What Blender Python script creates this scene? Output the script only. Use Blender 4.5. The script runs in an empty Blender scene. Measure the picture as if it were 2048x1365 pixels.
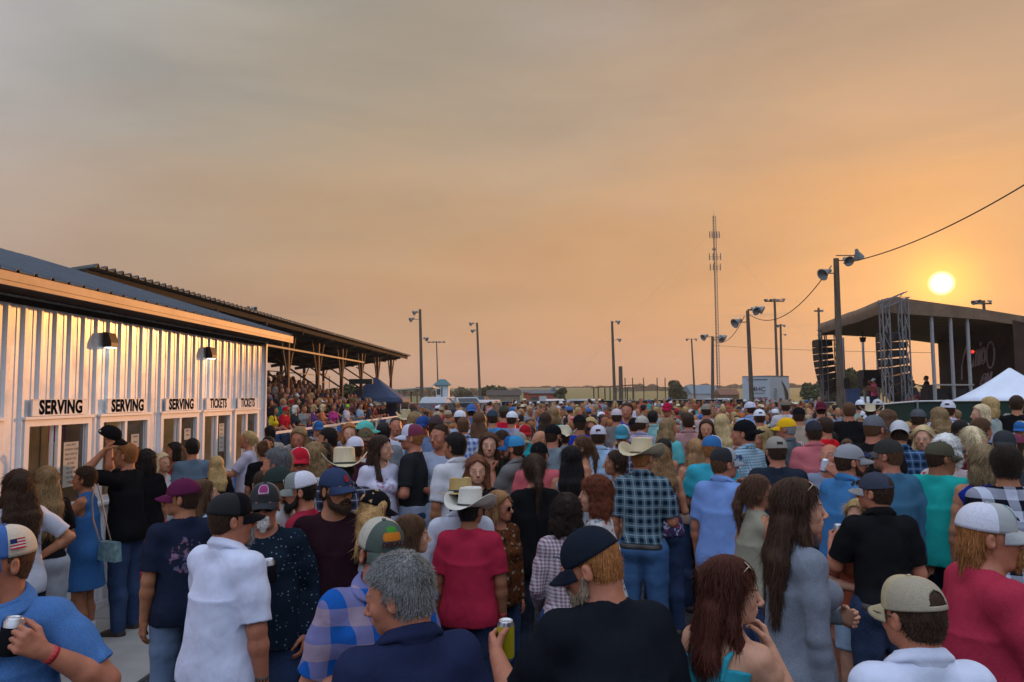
import bpy, bmesh, math, random
import numpy as np
from mathutils import Vector, Matrix
from concurrent.futures import ThreadPoolExecutor
random.seed(7)
scn = bpy.context.scene; COL = scn.collection
# ---------------------------------------------------------------- camera
F = 1500.0; CX, CY = 1024.0, 682.5; CAMH = 2.30            # focal length and centre in photograph pixels, eye height in metres
QUICK = 0
PITCH = math.radians(4.20); ROLL = math.radians(-.45)
cam_d = bpy.data.cameras.new('camera'); cam = bpy.data.objects.new('camera', cam_d); COL.objects.link(cam); scn.camera = cam
cam_d.sensor_width = 36; cam_d.lens = 36*F/2048; cam_d.clip_start = .05; cam_d.clip_end = 6000
CM = Matrix.Rotation(math.pi/2+PITCH, 3, 'X') @ Matrix.Rotation(ROLL, 3, 'Z')
cam.matrix_world = Matrix.Translation((0, 0, CAMH)) @ CM.to_4x4()
def ray(px, py): return CM @ Vector(((px-CX)/F, -(py-CY)/F, -1))
def at(px, py, Y):                                          # the point seen at a photograph pixel, Y metres ahead
    d = ray(px, py); return Vector((0, 0, CAMH))+d*(Y/d.y)
def at_z(px, py, z):                                        # the same on a level z
    d = ray(px, py); return Vector((0, 0, CAMH))+d*((z-CAMH)/d.z)
# ---------------------------------------------------------------- light
SUN = ray(1883, 567).normalized()
SEL = math.asin(SUN.z); SAZ = math.atan2(SUN.x, SUN.y)
sl = bpy.data.lights.new('sun', 'SUN'); sl.energy = 3.2; sl.angle = math.radians(1.2); sl.color = (1, .41, .12)
so = bpy.data.objects.new('sun', sl); COL.objects.link(so); so.rotation_euler = (-SUN).to_track_quat('-Z', 'Y').to_euler()
W = bpy.data.worlds.new('World'); scn.world = W; W.use_nodes = True
scn.view_settings.view_transform = 'Standard'; scn.view_settings.look = 'None'; scn.view_settings.exposure = 0; scn.view_settings.gamma = 1
scn.view_settings.use_curve_mapping = False
def world():
    nt = W.node_tree; nt.nodes.clear(); N = nt.nodes.new; L = nt.links.new
    tc = N('ShaderNodeTexCoord'); nrm = N('ShaderNodeVectorMath'); nrm.operation = 'NORMALIZE'; L(tc.outputs['Generated'], nrm.inputs[0])
    sx = N('ShaderNodeSeparateXYZ'); L(nrm.outputs[0], sx.inputs[0])
    def m(op, a, b=None, c=None):
        n = N('ShaderNodeMath'); n.operation = op
        for i, v in enumerate((a, b, c)):
            if v is None: continue
            if isinstance(v, (int, float)): n.inputs[i].default_value = v
            else: L(v, n.inputs[i])
        return n.outputs[0]
    # thin smoke-haze streaks bend the gradient
    mp = N('ShaderNodeMapping'); mp.inputs['Scale'].default_value = (1.3, 1.3, 5.5); mp.inputs['Rotation'].default_value = (.25, -.16, 0); L(nrm.outputs[0], mp.inputs[0])
    nz = N('ShaderNodeTexNoise'); nz.inputs['Scale'].default_value = 1.6; nz.inputs['Detail'].default_value = 5; nz.inputs['Roughness'].default_value = .5; L(mp.outputs[0], nz.inputs['Vector'])
    st = m('SUBTRACT', nz.outputs['Fac'], .5)
    z = m('ADD', sx.outputs['Z'], m('MULTIPLY', st, .32))
    rp = N('ShaderNodeValToRGB'); rp.color_ramp.interpolation = 'B_SPLINE'; L(z, rp.inputs[0]); e = rp.color_ramp.elements
    stops = [(0., (.335, .210, .135)), (.035, (.350, .222, .140)), (.10, (.435, .262, .142)), (.18, (.440, .290, .155)), (.28, (.400, .315, .212)), (.40, (.300, .290, .232)), (.52, (.248, .260, .230)), (.66, (.50, .55, .62)), (1., (.95, 1.08, 1.35))]
    e[0].position = stops[0][0]; e[0].color = (*stops[0][1], 1); e[1].position = 1; e[1].color = (*stops[-1][1], 1)
    for p, c in stops[1:-1]: x = e.new(p); x.color = (*c, 1)
    dt = N('ShaderNodeVectorMath'); dt.operation = 'DOT_PRODUCT'; L(nrm.outputs[0], dt.inputs[0]); dt.inputs[1].default_value = SUN
    s = m('MAXIMUM', dt.outputs['Value'], 0)
    def mixc(fac, a, b, mode='MIX'):
        n = N('ShaderNodeMix'); n.data_type = 'RGBA'; n.blend_type = mode; n.clamp_factor = True
        if isinstance(fac, (int, float)): n.inputs[0].default_value = fac
        else: L(fac, n.inputs[0])
        for i, v in ((6, a), (7, b)):
            if isinstance(v, tuple): n.inputs[i].default_value = (*v, 1)
            else: L(v, n.inputs[i])
        return n.outputs[2]
    def addg(col, fac, c): 
        sc = N('ShaderNodeVectorMath'); sc.operation = 'SCALE'; sc.inputs[0].default_value = c; L(fac, sc.inputs['Scale'])
        ad = N('ShaderNodeVectorMath'); ad.operation = 'ADD'; L(col, ad.inputs[0]); L(sc.outputs[0], ad.inputs[1]); return ad.outputs[0]
    # away from the sunset the sky cools to a dusky blue
    side = m('SMOOTHSTEP', -.55, .75, s) if False else None
    mr = N('ShaderNodeMapRange'); mr.interpolation_type = 'SMOOTHSTEP'; mr.inputs[1].default_value = -.55; mr.inputs[2].default_value = .80; L(dt.outputs['Value'], mr.inputs[0])
    lowz = N('ShaderNodeMapRange'); lowz.inputs[1].default_value = .0; lowz.inputs[2].default_value = .55; lowz.inputs[3].default_value = 0; lowz.inputs[4].default_value = 1; L(sx.outputs['Z'], lowz.inputs[0])
    c = mixc(mr.outputs[0], mixc(lowz.outputs[0], (.16, .185, .22), (1.08, 1.25, 1.66)), rp.outputs[0])
    mr2 = N('ShaderNodeMapRange'); mr2.interpolation_type = 'SMOOTHSTEP'; mr2.inputs[1].default_value = .50; mr2.inputs[2].default_value = 1.0; L(dt.outputs['Value'], mr2.inputs[0])
    c = addg(c, mr2.outputs[0], (.11, .025, -.012))
    c = addg(c, m('POWER', s, 14), (.15, .020, -.030))
    c = addg(c, m('POWER', s, 130), (.26, .10, .0))
    c = addg(c, m('POWER', s, 1500), (.80, .36, .0))
    mp3 = N('ShaderNodeMapping'); mp3.inputs['Scale'].default_value = (1.0, 1.0, 4.2); mp3.inputs['Rotation'].default_value = (.10, -.42, .3); L(nrm.outputs[0], mp3.inputs[0])
    n3 = N('ShaderNodeTexNoise'); n3.inputs['Scale'].default_value = 2.3; n3.inputs['Detail'].default_value = 6; n3.inputs['Roughness'].default_value = .55; n3.inputs['Distortion'].default_value = .5; L(mp3.outputs[0], n3.inputs['Vector'])
    k3 = N('ShaderNodeMapRange'); k3.inputs[1].default_value = .30; k3.inputs[2].default_value = .70; k3.inputs[3].default_value = .90; k3.inputs[4].default_value = 1.12; L(n3.outputs['Fac'], k3.inputs[0])
    ms = N('ShaderNodeVectorMath'); ms.operation = 'SCALE'; L(c, ms.inputs[0]); L(k3.outputs[0], ms.inputs['Scale']); c = ms.outputs[0]
    # the sun's own disc, swollen by haze
    ds = N('ShaderNodeMapRange'); ds.interpolation_type = 'SMOOTHSTEP'; ds.inputs[1].default_value = math.cos(math.radians(.88)); ds.inputs[2].default_value = math.cos(math.radians(.30)); L(dt.outputs['Value'], ds.inputs[0])
    c = addg(c, ds.outputs[0], (1.2, 1.4, 1.3))
    # low thin cloud bars near the horizon
    mp2 = N('ShaderNodeMapping'); mp2.inputs['Scale'].default_value = (2.2, 2.2, 60); L(nrm.outputs[0], mp2.inputs[0])
    n2 = N('ShaderNodeTexNoise'); n2.inputs['Scale'].default_value = 2.0; n2.inputs['Detail'].default_value = 3; L(mp2.outputs[0], n2.inputs['Vector'])
    band = N('ShaderNodeMapRange'); band.interpolation_type = 'SMOOTHSTEP'; band.inputs[1].default_value = .60; band.inputs[2].default_value = .72; L(n2.outputs['Fac'], band.inputs[0])
    zz = m('SUBTRACT', sx.outputs['Z'], .085); g = m('POWER', 2.718, m('MULTIPLY', m('MULTIPLY', zz, zz), -1400))
    c = mixc(m('MULTIPLY', m('MULTIPLY', band.outputs[0], g), .55), c, (.29, .20, .145))
    sky = N('ShaderNodeTexSky'); sky.sky_type = 'NISHITA'; sky.sun_disc = False; sky.sun_elevation = SEL; sky.sun_rotation = SAZ
    sc = N('ShaderNodeVectorMath'); sc.operation = 'SCALE'; L(sky.outputs[0], sc.inputs[0]); sc.inputs['Scale'].default_value = .004
    ad = N('ShaderNodeVectorMath'); ad.operation = 'ADD'; L(c, ad.inputs[0]); L(sc.outputs[0], ad.inputs[1])
    bg = N('ShaderNodeBackground'); L(ad.outputs[0], bg.inputs[0]); bg.inputs[1].default_value = 1.0
    ou = N('ShaderNodeOutputWorld'); L(bg.outputs[0], ou.inputs[0])
world()
scn.cycles.max_bounces = 4; scn.cycles.diffuse_bounces = 2; scn.cycles.glossy_bounces = 2; scn.cycles.transparent_max_bounces = 8
# ---------------------------------------------------------------- materials
MC = {}
class NB:
    def __init__(s, name):
        s.m = bpy.data.materials.new(name); s.m.use_nodes = True; s.nt = s.m.node_tree; s.b = s.nt.nodes['Principled BSDF']; s.b.inputs['Specular IOR Level'].default_value = .35
    def n(s, t, **k):
        n = s.nt.nodes.new('ShaderNode'+t)
        for a, v in k.items(): setattr(n, a, v)
        return n
    def l(s, a, b): s.nt.links.new(a, b)
    def inp(s, sock, v):
        if isinstance(v, (int, float)): sock.default_value = v
        elif isinstance(v, (tuple, list)): sock.default_value = (*v, 1) if len(v) == 3 and sock.type == 'RGBA' else v
        else: s.l(v, sock)
    def math(s, op, a, b=0., c=0.):
        n = s.n('Math', operation=op); s.inp(n.inputs[0], a); s.inp(n.inputs[1], b); s.inp(n.inputs[2], c); return n.outputs[0]
    def mix(s, f, a, b, mode='MIX'):
        n = s.n('Mix', data_type='RGBA', blend_type=mode); s.inp(n.inputs[0], f); s.inp(n.inputs[6], a); s.inp(n.inputs[7], b); return n.outputs[2]
    def coord(s, sc=(1, 1, 1), out='Object', rot=(0, 0, 0)):
        t = s.n('TexCoord'); m = s.n('Mapping'); m.inputs['Scale'].default_value = sc; m.inputs['Rotation'].default_value = rot; s.l(t.outputs[out], m.inputs[0]); return m.outputs[0]
    def noise(s, scale, vec=None, det=3., rough=.55, out='Fac'):
        n = s.n('TexNoise'); n.inputs['Scale'].default_value = scale; n.inputs['Detail'].default_value = det; n.inputs['Roughness'].default_value = rough
        if vec is not None: s.l(vec, n.inputs['Vector'])
        return n.outputs[out]
    def rng(s, v, a, b, c=0., d=1.):
        n = s.n('MapRange'); s.inp(n.inputs[0], v)
        for i, x in enumerate((a, b, c, d)): n.inputs[i+1].default_value = x
        return n.outputs[0]
    def bump(s, h, st=.3, dist=.01):
        n = s.n('Bump'); n.inputs['Strength'].default_value = st; n.inputs['Distance'].default_value = dist; s.inp(n.inputs['Height'], h)
        prev = s.b.inputs['Normal'].links
        if prev: s.l(prev[0].from_socket, n.inputs['Normal'])
        s.l(n.outputs[0], s.b.inputs['Normal'])
    def col(s, v): s.inp(s.b.inputs['Base Color'], v)
    def set(s, **k):
        for a, v in k.items(): s.inp(s.b.inputs[a.replace('_', ' ')], v)
def plain(name, c, rough=.7, metal=0., var=.12, scale=8., bump=0., bscale=60., emit=None, coord='Object', spec=.35):
    k = ('p', name)
    if k in MC: return MC[k]
    b = NB(name); v = b.coord(out=coord); f = b.rng(b.noise(scale, v, 4), .3, .7, 1-var, 1+var)
    b.col(b.mix(1., (*c,), f, 'MULTIPLY')); b.set(Roughness=rough, Metallic=metal); b.b.inputs['Specular IOR Level'].default_value = spec
    if bump: b.bump(b.noise(bscale, v, 3), bump)
    if emit: b.set(Emission_Color=(*emit[0], 1), Emission_Strength=emit[1])
    MC[k] = b.m; return b.m
def m_skin():
    if 'skin' in MC: return MC['skin']
    b = NB('skin'); oi = b.n('ObjectInfo'); at_ = b.n('Attribute', attribute_name='tint'); v = b.coord()
    base = b.mix(at_.outputs['Alpha'], oi.outputs['Color'], at_.outputs['Color'])
    n1 = b.rng(b.noise(22, v, 4), .3, .7, .86, 1.12)
    b.col(b.mix(1., base, n1, 'MULTIPLY')); b.set(Roughness=b.rng(b.noise(60, v, 2), .3, .7, .42, .6))
    b.b.inputs['Subsurface Weight'].default_value = .05; b.b.inputs['Subsurface Scale'].default_value = .02; b.b.inputs['Specular IOR Level'].default_value = .3
    b.bump(b.noise(240, v, 2), .12, .002); MC['skin'] = b.m; return b.m
def m_hair():
    if 'hair' in MC: return MC['hair']
    b = NB('hair'); oi = b.n('ObjectInfo'); v = b.coord((1, 1, .07)); v2 = b.coord((1, 1, .25))
    f = b.rng(b.noise(260, v, 3, .6), .35, .65, .40, 1.7); g = b.rng(b.noise(9, v2, 3), .3, .7, .75, 1.25)
    b.col(b.mix(1., b.mix(1., oi.outputs['Color'], f, 'MULTIPLY'), g, 'MULTIPLY')); b.set(Roughness=.60); b.b.inputs['Specular IOR Level'].default_value = .14
    b.bump(b.noise(230, v, 3), .55, .004); MC['hair'] = b.m; return b.m
def m_cloth(pat='plain', c2=None, c3=None):
    k = ('cloth', pat, c2, c3)
    if k in MC: return MC[k]
    b = NB('cloth_'+pat); oi = b.n('ObjectInfo'); v = b.coord(); c1 = oi.outputs['Color']; W_ = (.75, .75, .78)
    c2 = c2 or (.6, .6, .62); c3 = c3 or (.03, .03, .04)
    def stripe(ax, f, w, ph=0.):
        s_ = b.n('SeparateXYZ'); b.l(v, s_.inputs[0]); x = b.math('FRACT', b.math('ADD', b.math('MULTIPLY', s_.outputs[ax], f), ph)); return b.math('LESS_THAN', x, w)
    def ang(f, w, ph=0.):   # vertical bands that run on round the body
        s_ = b.n('SeparateXYZ'); b.l(v, s_.inputs[0]); y = b.math('ADD', s_.outputs[0], b.math('MULTIPLY', s_.outputs[1], .55)); x = b.math('FRACT', b.math('ADD', b.math('MULTIPLY', y, f), ph)); return b.math('LESS_THAN', x, w)
    if pat == 'plaid':
        a = ang(14, .42); z = stripe(2, 14, .42); col = b.mix(b.math('MULTIPLY', b.math('ADD', a, z), .5), c1, c3)
        col = b.mix(b.math('MULTIPLY', b.math('MAXIMUM', ang(14, .10, .35), stripe(2, 14, .10, .35)), .7), col, c2)
    elif pat == 'bigplaid':
        a = ang(8, .5); z = stripe(2, 8, .5); col = b.mix(b.math('MULTIPLY', b.math('ADD', a, z), .5), c1, c3)
    elif pat == 'check':
        a = ang(42, .5); z = stripe(2, 42, .5); col = b.mix(b.math('MULTIPLY', b.math('ADD', a, z), .5), c1, c2)
    elif pat == 'stripe':
        col = b.mix(ang(32, .4), c1, c2)
    elif pat == 'hstripe':
        col = b.mix(stripe(2, 16, .4), c1, c2)
    elif pat == 'floral':
        vo = b.n('TexVoronoi'); vo.inputs['Scale'].default_value = 17; b.l(v, vo.inputs['Vector']); n2 = b.math('ADD', vo.outputs['Distance'], b.math('MULTIPLY', b.noise(40, v, 2), .35))
        col = b.mix(b.rng(n2, .40, .46), c2, c1); col = b.mix(b.rng(b.noise(30, v, 3), .56, .6), col, c3)
    elif pat == 'dots':
        vo = b.n('TexVoronoi'); vo.inputs['Scale'].default_value = 42; b.l(v, vo.inputs['Vector']); vo.inputs['Randomness'].default_value = .6
        col = b.mix(b.math('LESS_THAN', vo.outputs['Distance'], .17), c1, c2)
    elif pat == 'camo':
        col = b.mix(b.rng(b.noise(18, v, 2), .48, .52), c1, c2); col = b.mix(b.rng(b.noise(25, v, 2), .56, .6), col, c3)
    elif pat == 'heather':
        col = b.mix(b.rng(b.noise(330, v, 2), .42, .58), c1, c2)
    elif pat == 'graphic':
        s_ = b.n('SeparateXYZ'); b.l(v, s_.inputs[0]); d = b.math('POWER', b.math('ADD', b.math('POWER', b.math('DIVIDE', s_.outputs[0], .13), 2), b.math('POWER', b.math('DIVIDE', b.math('SUBTRACT', s_.outputs[2], 1.28), .13), 2)), .5)
        n2 = b.math('MULTIPLY', b.math('LESS_THAN', b.math('ADD', d, b.math('MULTIPLY', b.noise(12, v, 3), .8)), 1.25), b.rng(b.noise(28, v, 4), .50, .58)); col = b.mix(n2, c1, b.mix(b.rng(b.noise(11, v, 2), .4, .6), c2, c3))
    elif pat == 'denim':
        sv = b.coord((1, 1, .3)); col = b.mix(b.rng(b.noise(260, sv, 2), .3, .7, 0, .5), c1, b.mix(.22, c1, (.25, .33, .5))); col = b.mix(b.rng(b.noise(5, v, 2), .45, .75, 0, .30), col, (.08, .12, .22))
    elif pat == 'mesh':
        vo = b.n('TexVoronoi'); vo.inputs['Scale'].default_value = 300; b.l(v, vo.inputs['Vector']); col = b.mix(b.math('LESS_THAN', vo.outputs['Distance'], .30), c1, b.mix(.55, c1, (.02, .02, .02)))
    elif pat == 'straw':
        col = b.mix(b.rng(b.noise(160, b.coord((1, 1, 3)), 2), .35, .65, 0, .8), c1, b.mix(.45, c1, (.25, .17, .09)))
    else: col = c1
    col = b.mix(1., col, b.rng(b.noise(6, v, 4), .3, .7, .86, 1.12), 'MULTIPLY')
    b.col(col); b.set(Roughness=.95); b.b.inputs['Specular IOR Level'].default_value = .04
    nn = b.n('TexNoise'); nn.inputs['Scale'].default_value = 7.5; nn.inputs['Detail'].default_value = 3; nn.inputs['Distortion'].default_value = 1.6; b.l(b.coord((1, 1, .75), rot=(.3, .5, .2)), nn.inputs['Vector'])
    b.bump(b.math('POWER', b.math('ABSOLUTE', b.math('SUBTRACT', nn.outputs['Fac'], .5)), .6), .10, .04)
    b.bump(b.noise(13, b.coord((1, 1, .6)), 1.5, .5), .28, .03)
    b.bump(b.noise(420, v, 1), .25, .002)
    MC[k] = b.m; return b.m
def m_shoe(): return m_obj('shoe_leather', .45)
def m_obj(name='painted', rough=.4, metal=0., spec=.5):
    k = ('obj', name)
    if k in MC: return MC[k]
    b = NB(name); oi = b.n('ObjectInfo'); v = b.coord(); b.col(b.mix(1., oi.outputs['Color'], b.rng(b.noise(14, v, 4), .3, .7, .85, 1.12), 'MULTIPLY')); b.set(Roughness=rough, Metallic=metal)
    b.b.inputs['Specular IOR Level'].default_value = spec; b.bump(b.noise(80, v, 3), .12, .003); MC[k] = b.m; return b.m
# ---------------------------------------------------------------- objects
def tag(o, label=None, cat=None, group=None, kind=None):
    if label: o['label'] = label
    if cat: o['category'] = cat
    if group: o['group'] = group
    if kind: o['kind'] = kind
    return o
def link(name, me, mat=None, parent=None, color=None, loc=None, rot=None, sc=None):
    o = bpy.data.objects.new(name, me); COL.objects.link(o)
    if mat is not None:
        if me is not None and not me.materials: me.materials.append(mat)
        if me is not None and me.materials and me.materials[0] != mat and len(me.materials) == 1: o.material_slots[0].link = 'OBJECT'; o.material_slots[0].material = mat
    if parent is not None: o.parent = parent
    if color is not None: o.color = (*color, 1)
    if loc is not None: o.location = loc
    if rot is not None: o.rotation_euler = rot
    if sc is not None: o.scale = (sc, sc, sc) if isinstance(sc, (int, float)) else sc
    return o
def empty(name, loc=(0, 0, 0), rz=0., label=None, cat=None, group=None, sc=None):
    o = bpy.data.objects.new(name, None); COL.objects.link(o); o.location = loc; o.rotation_euler = (0, 0, rz); o.empty_display_size = .2
    if sc: o.scale = (sc,)*3
    return tag(o, label, cat, group)
def copy_tree(o, parent=None, loc=None, rz=None, label=None, group=None):
    c = o.copy(); COL.objects.link(c)
    if parent is not None: c.parent = parent
    if loc is not None: c.location = loc
    if rz is not None: c.rotation_euler = (0, 0, rz)
    if label: c['label'] = label
    if group: c['group'] = group
    for ch in list(o.children): copy_tree(ch, c)
    return c
class MB:
    """collects boxes, tubes, sheets into one mesh"""
    def __init__(s): s.v = []; s.f = []; s.mi = []; s.sm = []
    def _add(s, vs, fs, mi=0, smooth=False):
        n = len(s.v); s.v += [tuple(p) for p in vs]; s.f += [tuple(i+n for i in f) for f in fs]; s.mi += [mi]*len(fs); s.sm += [smooth]*len(fs); return s
    def box(s, lo, hi, mi=0, M=None):
        x0, y0, z0 = lo; x1, y1, z1 = hi
        v = [Vector(p) for p in ((x0,y0,z0),(x1,y0,z0),(x1,y1,z0),(x0,y1,z0),(x0,y0,z1),(x1,y0,z1),(x1,y1,z1),(x0,y1,z1))]
        if M is not None: v = [M@p for p in v]
        return s._add(v, [(3,2,1,0),(4,5,6,7),(0,1,5,4),(1,2,6,5),(2,3,7,6),(3,0,4,7)], mi)
    def tube(s, pts, r, n=8, mi=0, r2=None, cap=True, smooth=True):
        pts = [Vector(p) for p in pts]; rings = []; k = len(pts)
        for i, p in enumerate(pts):
            d = (pts[min(i+1, k-1)]-pts[max(i-1, 0)]).normalized(); a = d.cross(Vector((0, 0, 1)) if abs(d.z) < .95 else Vector((1, 0, 0))).normalized(); b = d.cross(a)
            rr = r if r2 is None else r+(r2-r)*i/(k-1)
            rings.append([p+a*math.cos(2*math.pi*j/n)*rr+b*math.sin(2*math.pi*j/n)*rr for j in range(n)])
        v = [q for g in rings for q in g]; f = [(i*n+j, i*n+(j+1) % n, (i+1)*n+(j+1) % n, (i+1)*n+j) for i in range(k-1) for j in range(n)]
        s._add(v, f, mi, smooth)
        if cap: s._add(rings[0], [tuple(range(n))[::-1]], mi); s._add(rings[-1], [tuple(range(n))], mi)
        return s
    def bar(s, a, b, w, h=None, mi=0):
        a, b = Vector(a), Vector(b); d = (b-a); L = d.length; d.normalize(); h = h or w
        x = d.cross(Vector((0, 0, 1)) if abs(d.z) < .95 else Vector((0, 1, 0))).normalized(); y = d.cross(x)
        M = Matrix((x, y, d)).transposed().to_4x4(); M.translation = a
        return s.box((-w/2, -h/2, 0), (w/2, h/2, L), mi, M)
    def lathe(s, prof, n=24, mi=0, c=(0, 0, 0), smooth=True, sx=1., sy=1.):
        v = [(c[0]+r*sx*math.cos(2*math.pi*j/n), c[1]+r*sy*math.sin(2*math.pi*j/n), c[2]+z) for r, z in prof for j in range(n)]
        f = [(i*n+j, i*n+(j+1) % n, (i+1)*n+(j+1) % n, (i+1)*n+j) for i in range(len(prof)-1) for j in range(n)]
        return s._add(v, f, mi, smooth)
    def sheet(s, g, mi=0, smooth=True):      # g: rows of points
        nr, nc = len(g), len(g[0]); return s._add([p for r in g for p in r], [(i*nc+j, i*nc+j+1, (i+1)*nc+j+1, (i+1)*nc+j) for i in range(nr-1) for j in range(nc-1)], mi, smooth)
    def poly(s, pts, mi=0): return s._add(pts, [tuple(range(len(pts)))], mi)
    def prism(s, pts, off, mi=0):            # flat polygon pushed along off
        off = Vector(off); n = len(pts); a = [Vector(p) for p in pts]; b = [p+off for p in a]
        return s._add(a+b, [tuple(range(n))[::-1], tuple(range(n, 2*n))]+[(i, (i+1) % n, n+(i+1) % n, n+i) for i in range(n)], mi)
    def build(s, name, mats, parent=None, color=None, loc=None, rot=None, fix=True):
        me = bpy.data.meshes.new(name); me.from_pydata(s.v, [], s.f)
        me.polygons.foreach_set('material_index', s.mi); me.polygons.foreach_set('use_smooth', s.sm)
        if fix:
            bm = bmesh.new(); bm.from_mesh(me); bmesh.ops.recalc_face_normals(bm, faces=bm.faces); bm.to_mesh(me); bm.free()
        me.update()
        for m in (mats if isinstance(mats, (list, tuple)) else [mats]): me.materials.append(m)
        return link(name, me, None, parent, color, loc, rot)
TXT = {}
def text(name, s, size, mat, parent, M, depth=.002, bold=True, sx=1., color=None, off=.0, space=1.):
    """writing as thin raised lettering; M places its xy plane"""
    k = (s, size, depth, sx, off, space)
    if k not in TXT:
        cu = bpy.data.curves.new(name, 'FONT'); cu.body = s; cu.size = size; cu.extrude = depth; cu.align_x = 'CENTER'; cu.align_y = 'CENTER'; cu.offset = off; cu.resolution_u = 3; cu.space_character = space
        t = bpy.data.objects.new('tmp', cu); COL.objects.link(t); dg = bpy.context.evaluated_depsgraph_get(); me = bpy.data.meshes.new_from_object(t.evaluated_get(dg)); bpy.data.objects.remove(t); bpy.data.curves.remove(cu)
        me.transform(Matrix.Diagonal((sx, 1, 1, 1))); TXT[k] = me
    me = TXT[k]; o = link(name, me.copy(), mat, parent, color); o.matrix_local = M; return o
# ---------------------------------------------------------------- implicit-surface modelling (bodies, clothes, hair)
def V3(*a): return np.array(a, dtype=np.float64)
def unit(v):
    v = np.asarray(v, float); return v/(np.linalg.norm(v)+1e-12)
def rot_xyz(rx, ry, rz):
    cx, sx, cy, sy, cz, sz = math.cos(rx), math.sin(rx), math.cos(ry), math.sin(ry), math.cos(rz), math.sin(rz)
    X = np.array([[1,0,0],[0,cx,-sx],[0,sx,cx]]); Y = np.array([[cy,0,sy],[0,1,0],[-sy,0,cy]]); Z = np.array([[cz,-sz,0],[sz,cz,0],[0,0,1]])
    return Z@Y@X
class Sdf:
    def __init__(s): s.ops = []; s.post = None
    def cone(s, a, b, r1, r2, k=.02, op='u', sq=None):
        a = np.asarray(a, float); b = np.asarray(b, float)
        s.ops.append((op, 'c', (a, b, r1, r2), k, (a+b)/2, np.linalg.norm(b-a)/2+max(r1, r2))); return s
    def ell(s, c, r, k=.02, op='u', R=None):
        c = np.asarray(c, float); r = np.asarray(r, float)
        s.ops.append((op, 'e', (c, r, R), k, c, float(r.max()))); return s
    def tor(s, c, R, r, n, k=.01, op='u', sx=1.0):
        # ring: major radius R, minor r, frame matrix n (columns)
        c = np.asarray(c, float)
        s.ops.append((op, 't', (c, R, r, n, sx), k, c, R*max(1, sx)+r)); return s
    def half(s, p, n, k=.0):           # keep the side the normal points away from
        s.ops.append(('i', 'h', (np.asarray(p, float), unit(n)), k, None, None)); return s
    def ecyl(s, z0, z1, r0, r1, c0=(0, 0), c1=(0, 0), k=.03, op='u'):   # tapered elliptical column
        s.ops.append((op, 'y', (z0, z1, np.array(r0, float), np.array(r1, float), np.array(c0, float), np.array(c1, float)), k,
                      np.array([(c0[0]+c1[0])/2, (c0[1]+c1[1])/2, (z0+z1)/2]), abs(z1-z0)/2+max(max(r0), max(r1)))); return s
    def prim(s, kind, q, P):
        if kind == 'c':
            a, b, r1, r2 = q; ab = b-a; L = ab@ab+1e-12
            pa = P-a; t = np.clip(pa@ab/L, 0, 1)
            return np.sqrt(((pa-t[:, None]*ab)**2).sum(1))-(r1+(r2-r1)*t)
        if kind == 'e':
            c, r, R = q; p = P-c
            if R is not None: p = p@R
            k0 = np.sqrt(((p/r)**2).sum(1)); k1 = np.sqrt(((p/(r*r))**2).sum(1))+1e-9
            return k0*(k0-1)/k1
        if kind == 't':
            c, R, r, n, sx = q; p = (P-c)@n
            l = np.sqrt((p[:, 0]/sx)**2+p[:, 1]**2)-R
            return np.sqrt(l*l+p[:, 2]**2)-r
        if kind == 'h':
            p0, n = q; return (P-p0)@n
        if kind == 'y':
            z0, z1, r0, r1, c0, c1 = q
            t = np.clip((P[:, 2]-z0)/(z1-z0), 0, 1)[:, None]
            r = r0+(r1-r0)*t; c = c0+(c1-c0)*t; p = P[:, :2]-c
            k0 = np.sqrt(((p/r)**2).sum(1)); k1 = np.sqrt(((p/(r*r))**2).sum(1))+1e-9
            d = k0*(k0-1)/k1
            return np.maximum(d, np.maximum(min(z0, z1)-P[:, 2], P[:, 2]-max(z0, z1)))
    def ev(s, P, marg):
        D = np.full(len(P), 1.0)
        for op, kind, q, k, c, R in s.ops:
            if c is not None:
                m = np.nonzero(((P-c)**2).sum(1) < (R+k+marg)**2)[0]
                if not len(m): continue
                Pm = P[m]; d0 = D[m]
            else: m = slice(None); Pm = P; d0 = D
            d = s.prim(kind, q, Pm)
            if op == 'u':
                if k > 0:
                    h = np.clip(k-np.abs(d0-d), 0, None)/k; D[m] = np.minimum(d0, d)-h*h*k*.25
                else: D[m] = np.minimum(d0, d)
            elif op == 's':
                d = -d
                if k > 0:
                    h = np.clip(k-np.abs(d0-d), 0, None)/k; D[m] = np.maximum(d0, d)+h*h*k*.25
                else: D[m] = np.maximum(d0, d)
            else: D[m] = np.maximum(d0, d)
        if s.post is not None: D = s.post(P, D)
        return D
    def bounds(s):
        lo = np.full(3, 9.); hi = np.full(3, -9.)
        for op, kind, q, k, c, R in s.ops:
            if op != 'u': continue
            if kind == 'c': a, b, r1, r2 = q; r = max(r1, r2); l = np.minimum(a, b)-r; h = np.maximum(a, b)+r
            elif kind == 'e' and q[2] is None: l = c-q[1]; h = c+q[1]
            elif kind == 'y': m = np.array([max(q[2][0], q[3][0])+.03, max(q[2][1], q[3][1])+.05, 0]); l = c-m; h = c+m; l[2] = min(q[0], q[1]); h[2] = max(q[0], q[1])
            else: l = c-R; h = c+R
            lo = np.minimum(lo, l); hi = np.maximum(hi, h)
        for op, kind, q, k, c, R in s.ops:
            if kind == 'h':
                p0, n = q
                if n[2] < -.99: lo[2] = max(lo[2], p0[2]-.01)
                if n[2] > .99: hi[2] = min(hi[2], p0[2]+.01)
        return lo-.025, hi+.025
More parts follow.
